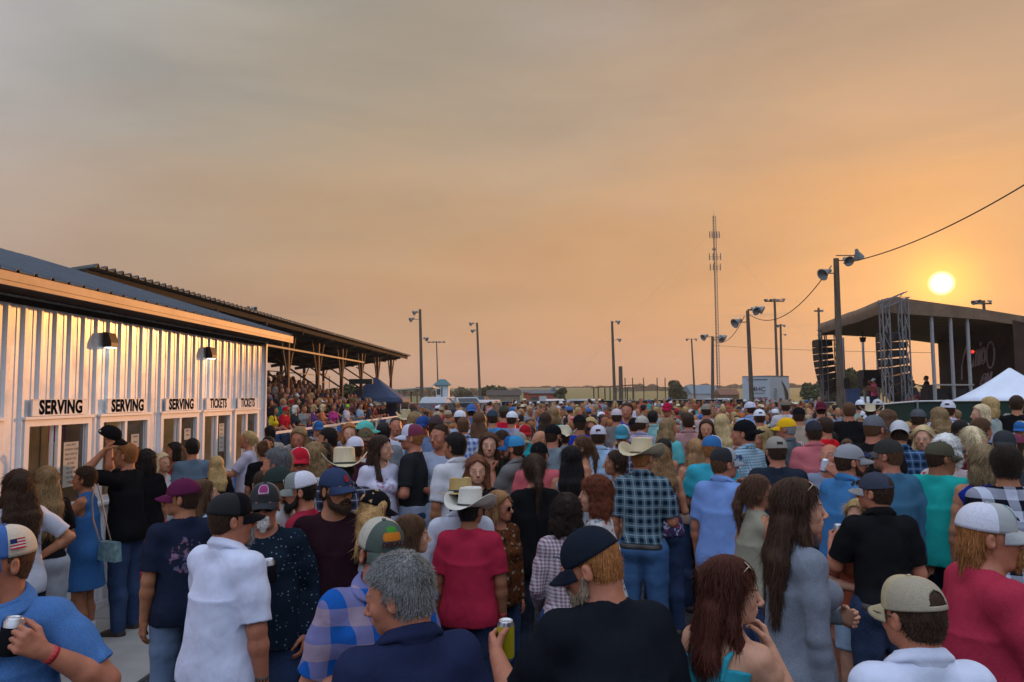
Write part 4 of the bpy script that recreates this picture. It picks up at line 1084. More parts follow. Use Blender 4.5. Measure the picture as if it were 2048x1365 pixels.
    glass = NB('window_glass'); glass.col((.025, .035, .038)); glass.set(Roughness=.06); glass.b.inputs['Specular IOR Level'].default_value = .9; glass.b.inputs['Alpha'].default_value = .45
    inner = plain('dim_interior', (.75, .60, .42), .9)
    for k, (a, b) in enumerate(wins):
        fr = MB(); z0, z1 = 1.17, 2.11; wd = .065
        for lo, hi in (((x, a, z0), (x+.035, a+wd, z1)), ((x, b-wd, z0), (x+.035, b, z1)), ((x, a+wd, z0), (x+.035, b-wd, z0+wd)), ((x, a+wd, z1-wd), (x+.035, b-wd, z1)), ((x+.0, a-.02, z1), (x+.055, b+.02, z1+.028)), ((x, a-.03, z0-.035), (x+.06, b+.03, z0))): fr.box(lo, hi)
        cm = (a+b)/2
        fr.box((x-.005, cm-.024, z0+wd), (x+.028, cm+.024, z1-wd))
        for lo, hi in (((x-.03, a+wd, z0+wd), (x-.002, a+wd+.022, z1-wd)), ((x-.03, cm-.075, z0+wd), (x-.006, cm-.045, z1-wd)), ((x-.045, b-wd-.02, z0+wd), (x-.006, b-wd, z1-wd))): fr.box(lo, hi)
        wo = fr.build('window', tr, root)
        g = MB(); g.box((x-.012, cm+.024, z0+wd), (x-.008, b-wd-.02, z1-wd)); g.build('pane', glass.m, wo)
        bx = MB(); 
        for lo, hi in (((x-.55, a+.02, .9), (x-.53, b-.02, 2.6)), ((x-.53, a-.02, .9), (x-.06, a+.0, 2.6)), ((x-.53, b+.0, .9), (x-.06, b+.02, 2.6)), ((x-.53, a, 2.6), (x-.06, b, 2.62)), ((x-.53, a, 1.12), (x-.06, b, 1.14))): bx.box(lo, hi)
        bx.build('counter_room', inner, wo); tb = MB(); tb.box((x-.42, a+.25, 2.56), (x-.36, b-.25, 2.59)); tb.build('added_tube_light', plain('added_tube_glow', (.9, .85, .75), .5, emit=((1., .80, .52), 5.)), wo)  # unseen tube added to brighten the room behind the window
    # wall lamps, lit
    for Y in (8.40, 10.90):
        l = MB(); l.prism([(x+.03, Y-.07, 2.88), (x+.125, Y-.07, 2.88), (x+.125, Y-.07, 2.93), (x+.09, Y-.07, 3.04), (x+.03, Y-.07, 3.05)], (0, .14, 0))
        lm = empty('wall_lamp', WO, -YAW, 'small black wall lamp above the %s' % ('gap left of the third serving sign' if Y > 10 else 'second serving sign from the left'), 'wall lamp', 'lit wall lamps on the white siding')
        l.build('housing', plain('black_housing', (.02, .02, .02), .5), lm)
        gl = MB(); gl.box((x+.045, Y-.055, 2.872), (x+.115, Y+.055, 2.879)); gl.build('lens', plain('lamp_lens', (.9, .9, .9), .4, emit=((.85, .97, 1.), 4.)), lm)
        ld = bpy.data.lights.new('lamp_light', 'SPOT'); ld.energy = 7; ld.spot_size = math.radians(75); ld.spot_blend = .9; ld.color = (.85, .97, 1); ld.shadow_soft_size = .04
        lo = bpy.data.objects.new('lamp_light', ld); COL.objects.link(lo); lo.parent = lm; lo.location = (x+.09, Y, 2.86); lo.rotation_euler = (0, math.radians(-14), 0)
serving_building()
blk = plain('black_lettering', (.006, .006, .007), 1., spec=.02)
def sign(y0_, y1_, word, label):
    b = MB(); b.box((WX+.034, y0_, 2.142), (WX+.052, y1_, 2.30)); b.box((WX+.03, y0_-.006, 2.300), (WX+.058, y1_+.006, 2.306))
    o = b.build('sign', plain('sign_board', (.80, .79, .78), .5, 0, .05)); o.rotation_euler = (0, 0, -YAW); o.location = WO; tag(o, label, 'sign', 'word signs over the service windows')
    cm = (y0_+y1_)/2; M = Matrix.Translation((WX+.0535, cm, 2.221))@Matrix.Rotation(math.pi/2, 4, 'Z')@Matrix.Rotation(math.pi/2, 4, 'X')
    text('lettering', word, .190, blk, o, M, .0015, sx=.86 if word == 'SERVING' else .74, off=.0075 if word == 'SERVING' else .0055, space=1.06)
sign(7.20, 8.06, 'SERVING', 'SERVING sign with black letters above the leftmost full window')
sign(8.42, 9.24, 'SERVING', 'SERVING sign above the window where a man lifts his cap')
sign(9.70, 10.52, 'SERVING', 'SERVING sign directly left of the two TICKETS signs')
sign(10.84, 11.62, 'TICKETS', 'TICKETS sign just right of the last SERVING sign')
sign(11.93, 12.71, 'TICKETS', 'TICKETS sign nearest the corner of the white building')
def notice(y, z, w, h, c, label, lines, seed):
    b = MB(); b.box((WX+.000, y, z), (WX+.002, y+w, z+h)); o = b.build('notice', plain('paper', c, .8, 0, .04)); o.rotation_euler = (0, 0, -YAW); o.location = WO; tag(o, label, 'notice')
    rnd = random.Random(seed)
    for i, s_ in enumerate(lines):
        M = Matrix.Translation((WX+.0026, y+w/2+rnd.uniform(-.01, .01), z+h-.03-i*(h-.03)/len(lines)))@Matrix.Rotation(math.pi/2, 4, 'Z')@Matrix.Rotation(math.pi/2, 4, 'X')
        text('handwriting', s_, .034, plain('marker_ink', (.10, .07, .06), .8), o, M, .0004, sx=.9)
notice(7.76, 1.40, .24, .46, (.50, .47, .40), 'handwritten paper price list taped inside the leftmost full serving window', ['CANS ONLY', 'DOMESTIC BEER', 'BUD LIGHT $5', 'BUSCH LT $5', 'SELTZER', 'TALL CANS', 'WATER $2', 'ICED TEA $6', 'CASH $'], 1)
notice(9.0, 1.72, .17, .16, (.52, .52, .50), 'small white notice in the second serving window pane', ['DRINKS', 'MENU'], 2)
notice(10.30, 1.74, .18, .15, (.52, .52, .50), 'small white notice in the third serving window pane', ['DRINKS', 'MENU'], 3)
notice(11.38, 1.50, .17, .42, (.46, .52, .50), 'long pale notice in the left ticket window pane', ['TICKETS', 'DRINK', '1 FOR 5', '5 FOR 25', 'CASH', 'CARD'], 4)
b = MB(); b.box((WX+.026, 10.60, .62), (WX+.030, 12.5, 1.13)); o = b.build('beer_banner', None or plain('banner_blue', (.03, .16, .42), .5, 0, .5, 1.5)); o.rotation_euler = (0, 0, -YAW); o.location = WO; tag(o, 'blue and white beer banner reading BUSC under the ticket windows', 'banner')
b = MB(); b.prism([(WX+.0302, 10.65, .62), (WX+.0302, 11.5, .62), (WX+.0302, 11.35, .95), (WX+.0302, 11.2, 1.10), (WX+.0302, 11.05, .92)], (.0012, 0, 0)); b.build('mountain', plain('banner_white', (.55, .62, .68), .5), o)
text('lettering', 'BUSC', .30, blk, o, Matrix.Translation((WX+.0330, 11.35, .78))@Matrix.Rotation(math.pi/2, 4, 'Z')@Matrix.Rotation(math.pi/2, 4, 'X'), .001, sx=.62, off=.006)
b = MB(); b.box((WX-.25, 7.88, 1.86), (WX-.20, 8.10, 2.05)); o = b.build('pink_poster', plain('pink_card', (.55, .05, .16), .7)); o.rotation_euler = (0, 0, -YAW); o.location = WO; tag(o, 'bright pink card behind the glass above the price list', 'poster')

# ---- grandstand
def grandstand():
    root = empty('grandstand', wl(0, -.5), -YAW, 'long roofed grandstand with rusty steel columns and a ribbed metal roof', 'grandstand')
    rust = NB('rusty_steel'); v = rust.coord(); rust.col(rust.mix(rust.rng(rust.noise(3, v, 5), .4, .6), (.075, .026, .016), (.045, .03, .026))); rust.set(Roughness=.7)
    rust = rust.m; roofm = mat_steel('dark_roofing', (.030, .042, .038), .6); whitep = plain('white_paint_worn', (.55, .54, .50), .6, 0, .2, 3)
    L0, L1 = -9.25, -15.0; z0, z1 = 5.0, 4.22; ya, yb = 15.2, 49.7
    ys = []; y = ya
    while y < yb:
        for dy, dz in ((0, 0), (.05, .0), (.09, .075), (.13, .075), (.17, 0)): ys.append((y+dy, dz))
        y += .30
    b = MB(); b.sheet([[(L0, yy, z0+dz) for yy, dz in ys], [(L1, yy, z1+dz) for yy, dz in ys]], 0, False)
    o = b.build('roof', roofm, root, fix=False); m = o.modifiers.new('thickness', 'SOLIDIFY'); m.thickness = .02; m.offset = 0
    b = MB()
    for i in range(8):
        t = (i+.3)/8; x = L0+(L1-L0)*t; z = z0+(z1-z0)*t; b.box((x-.04, ya, z-.17), (x+.04, yb, z-.02))
    b.build('purlins', plain('dark_timber', (.022, .022, .020), .9), root)
    cols = [14.0+3.75*i-.9 for i in range(10)]; cols = [28.6+3.72*(i-4) for i in range(4, 10)]
    cols = [17.5, 21.2, 24.9]+cols
    X = -10.0; XB = -14.3
    for c in cols:
        zt = z0+(z1-z0)*(abs(X-L0)/5.75)-.18
        b = MB(); b.bar((X, c, .0), (X, c, zt), .14); b.build('column', rust, root)
        w = MB(); w.bar((X, c, .0), (X, c, 1.9), .152); w.build('column_sleeve', whitep, root)
        b = MB(); b.bar((X, c, 3.0), (X, c-.85, zt-.02), .065); b.bar((X, c, 3.0), (X, c+.85, zt-.02), .065); b.build('brace', rust, root)
        b = MB(); b.bar((X, c, 3.0), (X-2.9, c, 4.5), .06) if False else None; b.bar((X, c, 2.75), (X-2.2, c, 4.2), .07); b.build('knee_brace', rust, root)
        zb = z0+(z1-z0)*(abs(XB-L0)/5.75)-.18
        b = MB(); b.bar((XB, c, .0), (XB, c, zb), .13); b.bar((XB, c, 3.4), (XB, c+.9, zb), .05); b.build('back_column', rust, root)
        b = MB(); b.bar((L0-.15, c, z0-.22), (L1+.15, c, z1-.22), .10, .16); b.build('rafter', plain('dark_timber', (.022, .022, .020), .9), root)
    b = MB(); b.bar((X+.09, 14.8, 4.15), (X+.09, 39.9, 4.15), .07); b.build('tie_bar', plain('pale_steel', (.35, .27, .17), .6), root)
    # bleachers
    seat = plain('aluminium_seat', (.42, .42, .43), .4, .6, .1); N = 9
    for i in range(N):
        x = -7.75-.72*i; z = 1.2+.205*i
        b = MB(); b.box((x-.14, 15.5, z-.03), (x+.14, 36, z)); b.build('seat_plank', seat, root)
        b = MB(); b.box((x-.50, 15.5, z-.45), (x-.16, 36, z-.42)); b.box((x+.16, 15.5, z-.45), (x+.30, 36, z-.42)); b.build('foot_plank', seat, root)
    fr = MB()
    for y in [15.6+2.9*i for i in range(8)]:
        fr.bar((-7.4, y, .7), (-14.0, y, 2.55), .06); fr.bar((-14, y, .0), (-14, y, 3.7), .06); fr.bar((-10.4, y, .0), (-10.4, y, 1.5), .06); fr.bar((-7.4, y, .0), (-7.4, y, .75), .06)
    fr.build('understructure', plain('grey_steel', (.16, .16, .16), .6, .3), root)
    b = MB(); b.bar((-14, 15.6, 3.65), (-14, 47.5, 3.65), .045); b.bar((-14, 15.6, 3.25), (-14, 47.5, 3.25), .04)
    for y in (36, 39, 42, 45, 47.5): b.bar((-14, y, .2), (-14, y, 3.65), .04)
    b.build('back_railing', plain('grey_steel', (.16, .16, .16), .6, .3), root)
    b = MB(); b.box((-7.4, 15.0, .62), (-6.85, 36, .68)); b.build('walkway', seat, root)
    b = MB(); b.bar((-6.95, 15.0, 1.42), (-6.95, 36, 1.42), .06); b.bar((-6.95, 15.0, 1.02), (-6.95, 36, 1.02), .045)
    for i in range(12): b.bar((-6.95, 15.05+1.9*i, .0), (-6.95, 15.05+1.9*i, 1.40), .05)
    b.build('front_railing', plain('white_rail', (.62, .60, .58), .4, 0, .08), root)
grandstand()

# ---- poles and wires
wood = NB('weathered_wood'); v = wood.coord((1, 1, .12)); wood.col(wood.mix(wood.rng(wood.noise(16, v, 5), .35, .65), (.075, .055, .038), (.14, .105, .075))); wood.set(Roughness=.9); wood.bump(wood.noise(40, v, 3), .4, .01); wood = wood.m
lampm = plain('lamp_shell', (.20, .22, .22), .55, .2, .12); dkm = plain('dark_bracket', (.05, .05, .05), .6)
def flood(parent, p, d, s):
    """bell-shaped floodlight at p opening towards d"""
    b = MB(); n = 14; prof = [(.06, -.42), (.10, -.40), (.12, -.20), (.17, -.14), (.30, .16), (.31, .18), (.27, .17), (.10, -.10), (.001, -.12)]
    b.lathe([(r*s, z*s) for r, z in prof], n); o = b.build('floodlight', lampm, parent, fix=False); o.matrix_local = Matrix.Translation(p)@Vector(d).to_track_quat('Z', 'Y').to_matrix().to_4x4(); return o
def pole(px, py_top, Y, r, label, lamps, lean=0., cross=None, group='floodlight poles round the arena', name='light_pole', pxb=None):
    t = at(px, py_top, Y); g = gz(t.x, Y) if Y < 100 else fargz(t.x, Y); bx = at(pxb, 790, Y).x if pxb else t.x+lean
    root = empty(name, (bx, Y, g-.05), 0, label, 'light pole', group); H = t.z-g
    b = MB(); b.tube([(0, 0, 0), ((t.x-bx)*.5, 0, H*.5), (t.x-bx, 0, H)], r*1.25, 12, r2=r*.85); b.build('pole', wood, root)
    if cross: b = MB(); b.bar((t.x-bx-cross, 0, H-.25), (t.x-bx+cross, 0, H-.25), .12); b.build('crossarm', wood, root)
    for dx, dz, s, dr in lamps:
        s *= .82
        p = Vector((t.x-bx+dx, -.1, H+dz)); 
        b = MB(); b.bar((t.x-bx, 0, H+dz+.02), p, .05*s); b.build('bracket', dkm, root)
        flood(root, p, dr, s)
    return root, t
Lf, Rt = (-.8, -.35, -.42), (.8, -.35, -.45)
W1 = {}
_, W1['a'] = pole(1672, 515, 30, .125, 'tall wooden light pole beside the stage front, with three grey floodlights', [(-.52, -.62, 1.0, Lf), (.42, -.10, .85, (.1, -.9, -.45)), (.85, .10, .85, (.45, .5, -.75))], pxb=1680)
_, W1['b'] = pole(1495, 620, 47, .125, 'wooden light pole rising in front of the white trailer', [(-.75, -.75, 1.25, Lf), (.45, 0., 1.1, (.3, -.8, -.45)), (.8, .05, 1.1, Rt)], pxb=1504)
_, W1['c'] = pole(1425, 672, 62, .13, 'short light pole with a lamp either side, left of the cell tower', [(-.7, -.05, 1.15, Lf), (.65, -.25, 1.1, (.3, -.8, -.45)), (.9, -.1, 1.1, Rt)], pxb=1424)
pole(840, 618, 65, .13, 'tall light pole just right of the grandstand roof tip', [(-.45, -.3, .9, Lf), (-.75, -.9, .9, Lf), (.55, -2.6, .8, Rt)], pxb=845)
pole(873, 682, 150, .13, 'thin far pole with a row of lamps, rising behind the white booth', [(-1.5, -.2, .9, Lf), (-.6, -.2, .9, Lf), (.6, -.2, .9, Rt), (1.5, -.2, .9, Rt)], cross=1.8, pxb=877)
pole(954, 645, 90, .14, 'light pole with two lamps, right of the white booth', [(-.7, -.15, 1., Lf), (-.5, -1., 1., Lf)], pxb=961)
pole(1224, 642, 75, .14, 'light pole standing left of the short thick post', [(.6, -.1, .9, Rt), (.7, -1.9, .8, Rt)], pxb=1230)
pole(1383, 677, 120, .14, 'slim leaning light pole left of the cell tower', [(-.7, -.15, .9, Lf), (.7, -.15, .9, Rt)], pxb=1390)
pole(1549, 597, 75, .13, 'tallest lamp pole behind the white trailer, with a crossbar of lamps', [(-.9, -.15, .7, Lf), (-.35, -.15, .7, Lf), (.35, -.15, .7, Rt), (.9, -.1, .7, Rt)], cross=.95, pxb=1556)
pole(1561, 648, 90, .14, 'lamp pole close on the right of the tallest trailer pole', [(.4, -.2, .8, Rt), (-.3, -.2, .8, Lf), (.5, -1.3, .6, Rt)], pxb=1564)
pole(1637, 615, 60, .10, 'thin pole behind the left edge of the stage roof', [(.25, -.25, .5, Rt)], cross=.35, pxb=1641)
pole(1967, 600, 58, .12, 'lamp pole showing just above the stage roof', [(-.8, -.15, .8, Lf), (-.45, -.1, .8, (.1, -.9, -.4)), (.45, -.1, .6, Rt)], cross=.6)
pole(497, 612, 62, .13, 'lamp pole showing just above the grandstand roof', [(-.5, -.3, .9, Lf), (.5, -.2, .9, Rt), (.1, -.6, .9, (.1, -.9, -.4))], cross=.6)
r_ = empty('wooden_post', (*at(1242, 790, 78).xy, .2), 0, 'short thick weathered post between two light poles', 'post'); b = MB(); b.tube([(0, 0, 0), (0, 0, 5.1)], .24, 12, r2=.2); b.build('post', wood, r_)
cabm = plain('cable_rubber', (.05, .035, .03), .7)
def wire(a, b, sag, r, label, name='overhead_wire'):
    n = 28; pts = [Vector(a).lerp(Vector(b), i/n)-Vector((0, 0, sag*4*(i/n)*(1-i/n))) for i in range(n+1)]; m = MB(); m.tube(pts, r, 5, cap=False); o = m.build(name, cabm); return tag(o, label, 'wire', 'overhead wires')
wire(W1['a']+Vector((.3, 0, -.25)), at(2260, 230, 17), .55, .022, 'thick twisted cable rising from the tall stage-side pole to the right edge')
wire(W1['a']+Vector((-.2, 0, -.35)), W1['b']+Vector((.1, 0, -.3)), 1.1, .022, 'slack cable between the two nearest light poles')
wire(W1['b']+Vector((-.2, 0, -.4)), W1['c']+Vector((.1, 0, -.3)), .8, .022, 'slack cable between the second and third light poles')
wire(W1['c']+Vector((0, 0, -.8)), at(1870, 706, 40), .1, .012, 'thin level wire running from the short pole behind the stage')
def tower():
    c = at(1437, 792, 250); T = at(1428, 432, 250); c.z = fargz(c.x, 250); root = empty('cell_tower', c, 0, 'tall slender lattice cell tower with antenna panels near its top', 'tower'); H = T.z-c.z; dx = T.x-c.x
    b = MB(); m = plain('galvanised', (.12, .12, .11), .7, .2); L = .55
    for i in range(3):
        a = i*2.094; o = Vector((L*math.cos(a), L*math.sin(a), 0)); b.bar(o, o+Vector((dx, 0, H)), .15)
    n = 60
    for k in range(n):
        for i in range(3):
            a, a2 = i*2.094, (i+1)*2.094; z0 = H*k/n; z1 = H*(k+1)/n; b.bar((L*math.cos(a)+dx*k/n, L*math.sin(a), z0), (L*math.cos(a2)+dx*(k+1)/n, L*math.sin(a2), z1), .08)
    b.build('mast', m, root)
    b = MB()
    for z, w, n_ in ((H-6.5, 1.6, 5), (H-14, 1.9, 4), (H-17.5, 1.7, 4)):
        for i in range(n_):
            x = dx*(z/H)-w+2*w*i/(n_-1); b.box((x-.14, -.1, z-1.2), (x+.14, .1, z+1.1)); 
        b.bar((dx*(z/H)-w, 0, z), (dx*(z/H)+w, 0, z), .12); b.bar((dx*(z/H)-w, 0, z-.7), (dx*(z/H)+w, 0, z-.7), .10)
        b.build('antenna_array', m, root); b = MB()
    b = MB(); b.lathe([(.001, -.3), (.5, -.25), (.62, 0), (.5, .25), (.001, .3)], 16, sy=1.); o = b.build('dish', m, root); o.location = (dx*.86-.4, -.3, H-11.5)
    b = MB(); b.tube([(dx, 0, H), (dx, 0, H+2.2)], .04, 6); b.build('aerial', m, root)
    for a, z in ((-55, .93), (50, .93)):
        b = MB(); b.tube([(dx*z, 0, H*z), (a, 8, 0)], .014, 4, cap=False); b.build('guy_wire', m, root)
tower()

# ---- far things
def box_house(name, px0, px1, ytop, Y, depth, wallc, roofc, label, wall_h=.6, roofh=.4, door=None, cat='building', along=True):
    a = at(px0, 790, Y); c = at(px1, 790, Y); g = fargz(a.x, Y); T = at((px0+px1)/2, ytop, Y).z-g; w = c.x-a.x; root = empty(name, (a.x, Y, g-.1), 0, label, cat)
    hw = T*wall_h; b = MB(); b.box((0, 0, 0), (w, depth, hw+.1)); b.build('wall', wallc, root)
    r = MB(); o = .25
    if along: r.prism([(-o, -o, hw), (-o, depth+o, hw), (-o, depth/2, T)], (w+2*o, 0, 0))
    else: r.prism([(-o, -o, hw), (w+o, -o, hw), (w/2, -o, T)], (0, depth+2*o, 0))
    r.build('roof', roofc, root)
    if door: 
        d = MB(); d.box((w*door-.5, -.06, 0), (w*door+.5, -.01, 2.1)); d.build('door', plain('pale_door', (.45, .47, .5), .6), root)
        d = MB(); d.box((w*.08, -.05, .9), (w*.08+.9, -.012, 2.0)); d.build('window', plain('far_glass', (.06, .07, .08), .2), root)
    return root
brick = plain('brick', (.34, .075, .045), .9, 0, .25, 4)
shing = plain('grey_shingle', (.11, .11, .115), .9, 0, .2, 3); bluesh = plain('blue_shingle', (.10, .15, .19), .7, 0, .15, 2)
box_house('brick_house', 1048, 1100, 778, 112, 6, brick, shing, 'long low red brick house with grey roof beyond the fence', .84)
box_house('brick_house', 1058, 1116, 778, 104, 6, brick, plain('pale_roof', (.28, .28, .29), .7), 'red brick house front with a pale gable roof and white door', .82, door=.48, along=False)
box_house('house', 1093, 1122, 773, 118, 5, plain('salmon_siding', (.42, .24, .18), .7), bluesh, 'pale house with pointed blue-grey roof behind the brick house', .55, along=False)
box_house('barn', 975, 1040, 779, 120, 7, plain('tan_siding', (.22, .18, .13), .8, 0, .2, 1), plain('brown_shingle', (.055, .045, .04), .95), 'low tan barn with a dark brown roof left of the brick house', .72)
box_house('shed', 1385, 1440, 769, 190, 12, plain('pale_metal', (.32, .34, .36), .6), plain('bluegrey_metal', (.10, .16, .20), .6), 'long pale shed with blue-grey roof behind the light poles', .5)
box_house('shed', 1442, 1478, 777, 170, 6, plain('brown_wall', (.10, .07, .05), .9), plain('rust_roof', (.16, .07, .04), .8), 'low brown shed beside the white trailer', .6)
# judging booth on legs
t = at(885, 790, 80); root = empty('judging_booth', (t.x, 80, .2), 0, 'small white booth with a teal hipped roof raised on legs', 'booth')
b = MB(); b.box((-.7, -.7, 1.3), (.7, .7, 3.35)); b.build('booth_wall', plain('booth_white', (.58, .60, .62), .6, 0, .08), root)
b = MB(); b.box((-.06, -.73, 1.9), (.06, -.702, 3.1)); b.box((-.55, -.73, 2.3), (-.15, -.702, 2.9)); b.build('window', plain('far_glass', (.06, .07, .08), .2), root)
b = MB(); b._add([(-.95, -.95, 3.3), (.95, -.95, 3.3), (.95, .95, 3.3), (-.95, .95, 3.3), (-.3, 0, 3.95), (.3, 0, 3.95)], [(0, 1, 5, 4), (1, 2, 5), (2, 3, 4, 5), (3, 0, 4), (3, 2, 1, 0)]); b.build('roof', plain('teal_roof', (.05, .13, .15), .6), root)
b = MB(); b.box((-1.3, -1.2, .95), (1.3, 1.1, 1.3)); b.box((-1.3, -1.22, 1.3), (1.3, -1.17, 1.75)); b.build('deck', plain('booth_white', (.58, .60, .62), .6), root)
for sx in (-1, 1):
    for sy in (-1, 1): b = MB(); b.bar((sx*1.15, sy*1.0, 0), (sx*1.15, sy*1.0, .95), .12); b.build('leg', wood, root)
# shelters
def shelter(px0, px1, ytop, Y, label, c):
    a = at(px0, 790, Y); d = at(px1, 790, Y); z = at(px0, ytop, Y).z; root = empty('shelter', (a.x, Y, .25), 0, label, 'shelter'); w = d.x-a.x; z -= .25
    b = MB(); b.prism([(-.3, -1, z-.25), (w+.3, -1, z), (w+.3, 4, z), (-.3, 4, z-.25)], (0, 0, .12)); b.build('roof', plain(c[0], c[1], .6), root)
    for i in range(4):
        for y in (-.8, 3.8): b = MB(); b.bar((w*i/3, y, 0), (w*i/3, y, z-.22), .13); b.build('post', plain('shelter_post', (.13, .08, .05), .7), root)
shelter(1195, 1265, 772, 84, 'open dugout shelter with a thin rusty roof behind the posts', ('rust_sheet', (.22, .10, .06)))
shelter(786, 862, 777.5, 70, 'open shelter frame with pale flat roof left of the white booth', ('pale_sheet', (.33, .33, .30)))
root = empty('backstop_fence', (*at(1250, 790, 80).xy, .25), 0, 'tall see-through backstop fence of thin dark posts left of the round tree', 'fence')
for px in (1250, 1265, 1287, 1314, 1330):
    p = at(px, 756, 80+(px-1250)*.02)-root.location; b = MB(); b.tube([(p.x, p.y, 0), (p.x, p.y, p.z)], .055, 6); b.build('post', plain('dark_post', (.05, .05, .045), .7), root)
b = MB()
for z in (1.2, 2.9): b.bar((0, 0, z), (at(1330, 790, 81.6).x-root.location.x, 1.6, z), .03)
b.build('rail', plain('dark_post', (.05, .05, .045), .7), root)
# chain-link with dark screen across the arena
def mat_mesh(name, c, alpha):
    b = NB(name); b.col(c); b.set(Roughness=.9); v = b.coord((22, 22, 22)); w1 = b.n('TexChecker'); w1.inputs['Scale'].default_value = 1.; b.l(v, w1.inputs['Vector']); b.set(Alpha=b.rng(b.noise(.05, v, 2), .3, .7, alpha-.04, alpha+.04)); return b.m
def fence(name, pts, h, label, mat, postm, step=3., rail=True):
    root = empty(name, (0, 0, 0), 0, label, 'fence'); 
    for (xa, ya, za), (xb, yb, zb) in zip(pts[:-1], pts[1:]):
        b = MB(); d = Vector((xb-xa, yb-ya, 0)).normalized(); nrm = Vector((-d.y, d.x, 0))*.01; L = math.hypot(xb-xa, yb-ya); n = max(1, int(L/step))
        b.prism([(xa, ya, za+.05), (xb, yb, zb+.05), (xb, yb, zb+h), (xa, ya, za+h)], nrm); b.build('screen', mat, root)
        r = MB()
        if rail: r.tube([(xa, ya-.04, za+h), (xb, yb-.04, zb+h)], .022, 6)
        for i in range(n+1): t = i/n; r.tube([(xa+(xb-xa)*t, ya+(yb-ya)*t-.05, za), (xa+(xb-xa)*t, ya+(yb-ya)*t-.05, za+(zb-za)*t+h+.04)], .03, 6)
        r.build('posts_and_rail', postm, root)
    return root
gp = plain('galv_post', (.30, .31, .30), .5, .4)
fence('screened_fence', [(*at(1003, 790, 45).xy, .28), (*at(1490, 790, 49).xy, .28)], 1.70, 'black screened fence running behind the far crowd', mat_mesh('black_screen', (.012, .014, .016), .93), gp, 4)
fence('wire_fence', [(*at(785, 790, 44).xy, .28), (*at(1001, 790, 45).xy, .28)], 1.64, 'dark see-through wire fence between the blue canopy and the black screen', mat_mesh('wire_screen', (.02, .022, .024), .55), gp, 4)
fence('rail_fence', [(*at(1590, 790, 58).xy, .28), (*at(1760, 790, 60).xy, .28)], 1.35, 'pale pipe rail fence behind the stage left side', mat_mesh('faint_wire', (.15, .15, .13), .12), plain('white_rail', (.62, .60, .58), .4), 4)
# cars beyond the fence
def car(px, Y, c, label, yaw=90, suv=True, name='parked_car', sc=1., van=False):
    t = at(px, 790, Y); root = empty(name, (t.x, Y, .27), math.radians(yaw-90), label, 'car', 'vehicles parked beyond the fence', sc); H = 2.0 if van else (1.75 if suv else 1.42); L = 4.9; W_ = 1.9
    if van: sec = [(-2.5, .5, 1.0), (-2.45, .45, H-.1), (-2.0, .40, H), (1.2, .40, H), (1.8, .42, 1.35), (2.45, .5, 1.1), (2.5, .5, .8)]
    side = [(-2.4, .35), (-2.45, .9), (-2.3, H*.62), (-1.95, H-.04) if suv else (-1.5, H-.05), (-1.2, H), (.3, H), (1.15, H*.62), (2.25, H*.54), (2.45, .75), (2.42, .35)]
    b = MB(); n = len(side); ys = [(-W_/2, .0), (-W_/2+.08, 1), (W_/2-.08, 1), (W_/2, 0)]
    rows = []
    for y, _ in ((-.95, 0), (-.93, 0), (.93, 0), (.95, 0)):
        rows.append([(x, y*(.80 if z > H*.7 else 1.), z) for x, z in side])
    b.sheet(rows, 0, True); b._add(rows[0], [tuple(range(n))]); b._add(rows[-1], [tuple(range(n))[::-1]]); b._add([(-2.4, -.95, .35), (2.42, -.95, .35), (2.42, .95, .35), (-2.4, .95, .35)], [(0, 1, 2, 3)])
    body = b.build('body', m_obj('car_paint', .75, spec=.2), root, c)
    g = MB()
    for sy in (-1, 1): g.prism([(-1.9, sy*.80, H*.66), (1.0, sy*.86, H*.66), (.35, sy*.775, H-.1), (-1.75 if suv else -1.3, sy*.775, H-.1)], (0, sy*.02, 0))
    g.prism([(1.19, -.72, H*.66), (1.19, .72, H*.66), (.40, .66, H-.07), (.40, -.66, H-.07)], (.02, 0, .02)); g.build('windows', plain('car_glass', (.02, .025, .03), .1), root)
    for x in (-1.5, 1.5):
        for sy in (-1, 1):
            w = MB(); w.tube([(x, sy*.72, .33), (x, sy*.97, .33)], .34, 16); w.build('wheel', plain('tyre', (.02, .02, .02), .8), root)
    return root
wh = (.42, .43, .45)
car(884, 56, wh, 'white minibus behind the wire fence, left of the orange-lit roof', 170, sc=1.15)
car(903, 62, (.50, .28, .12), 'tan car glowing orange between two white vehicles', 160)  # the orange glow is put into the body colour
car(930, 57, wh, 'boxy white van with dark windows behind the wire fence', 25, sc=1.12)
car(955, 66, (.04, .07, .10), 'dark blue pickup right of the boxy white van', 175, sc=1.15)
car(979, 60, (.50, .45, .42), 'pale pickup in front of the dark blue pickup', 168)
car(1003, 64, (.28, .20, .14), 'bronze car at the left end of the black screen', 150, suv=False)
car(1037, 70, (.45, .40, .34), 'cream car below the tan barn', 178, suv=False)
car(1109, 66, (.62, .52, .46), 'pale car before the red brick house', 178, suv=True)
car(1162, 58, (.30, .31, .33), 'silver hatchback with large dark windows beyond the screen', 165)
car(1186, 61, (.62, .55, .52), 'white estate car with reddish glint right of the silver hatchback', 160, suv=True)  # white car, its reddish glint spread through the body colour
car(1232, 64, wh, 'low white sedan below the dugout shelter', 178, suv=False)
car(1290, 66, (.62, .50, .44), 'white sedan lit pink below the backstop fence', 178, suv=False)  # pink evening light mixed into the white paint colour
car(1432, 64, wh, 'long white car left of the white trailer', 178, suv=False, sc=1.2)
car(1716, 62, wh, 'white pickup under the trees left of the stage', 172, suv=True)
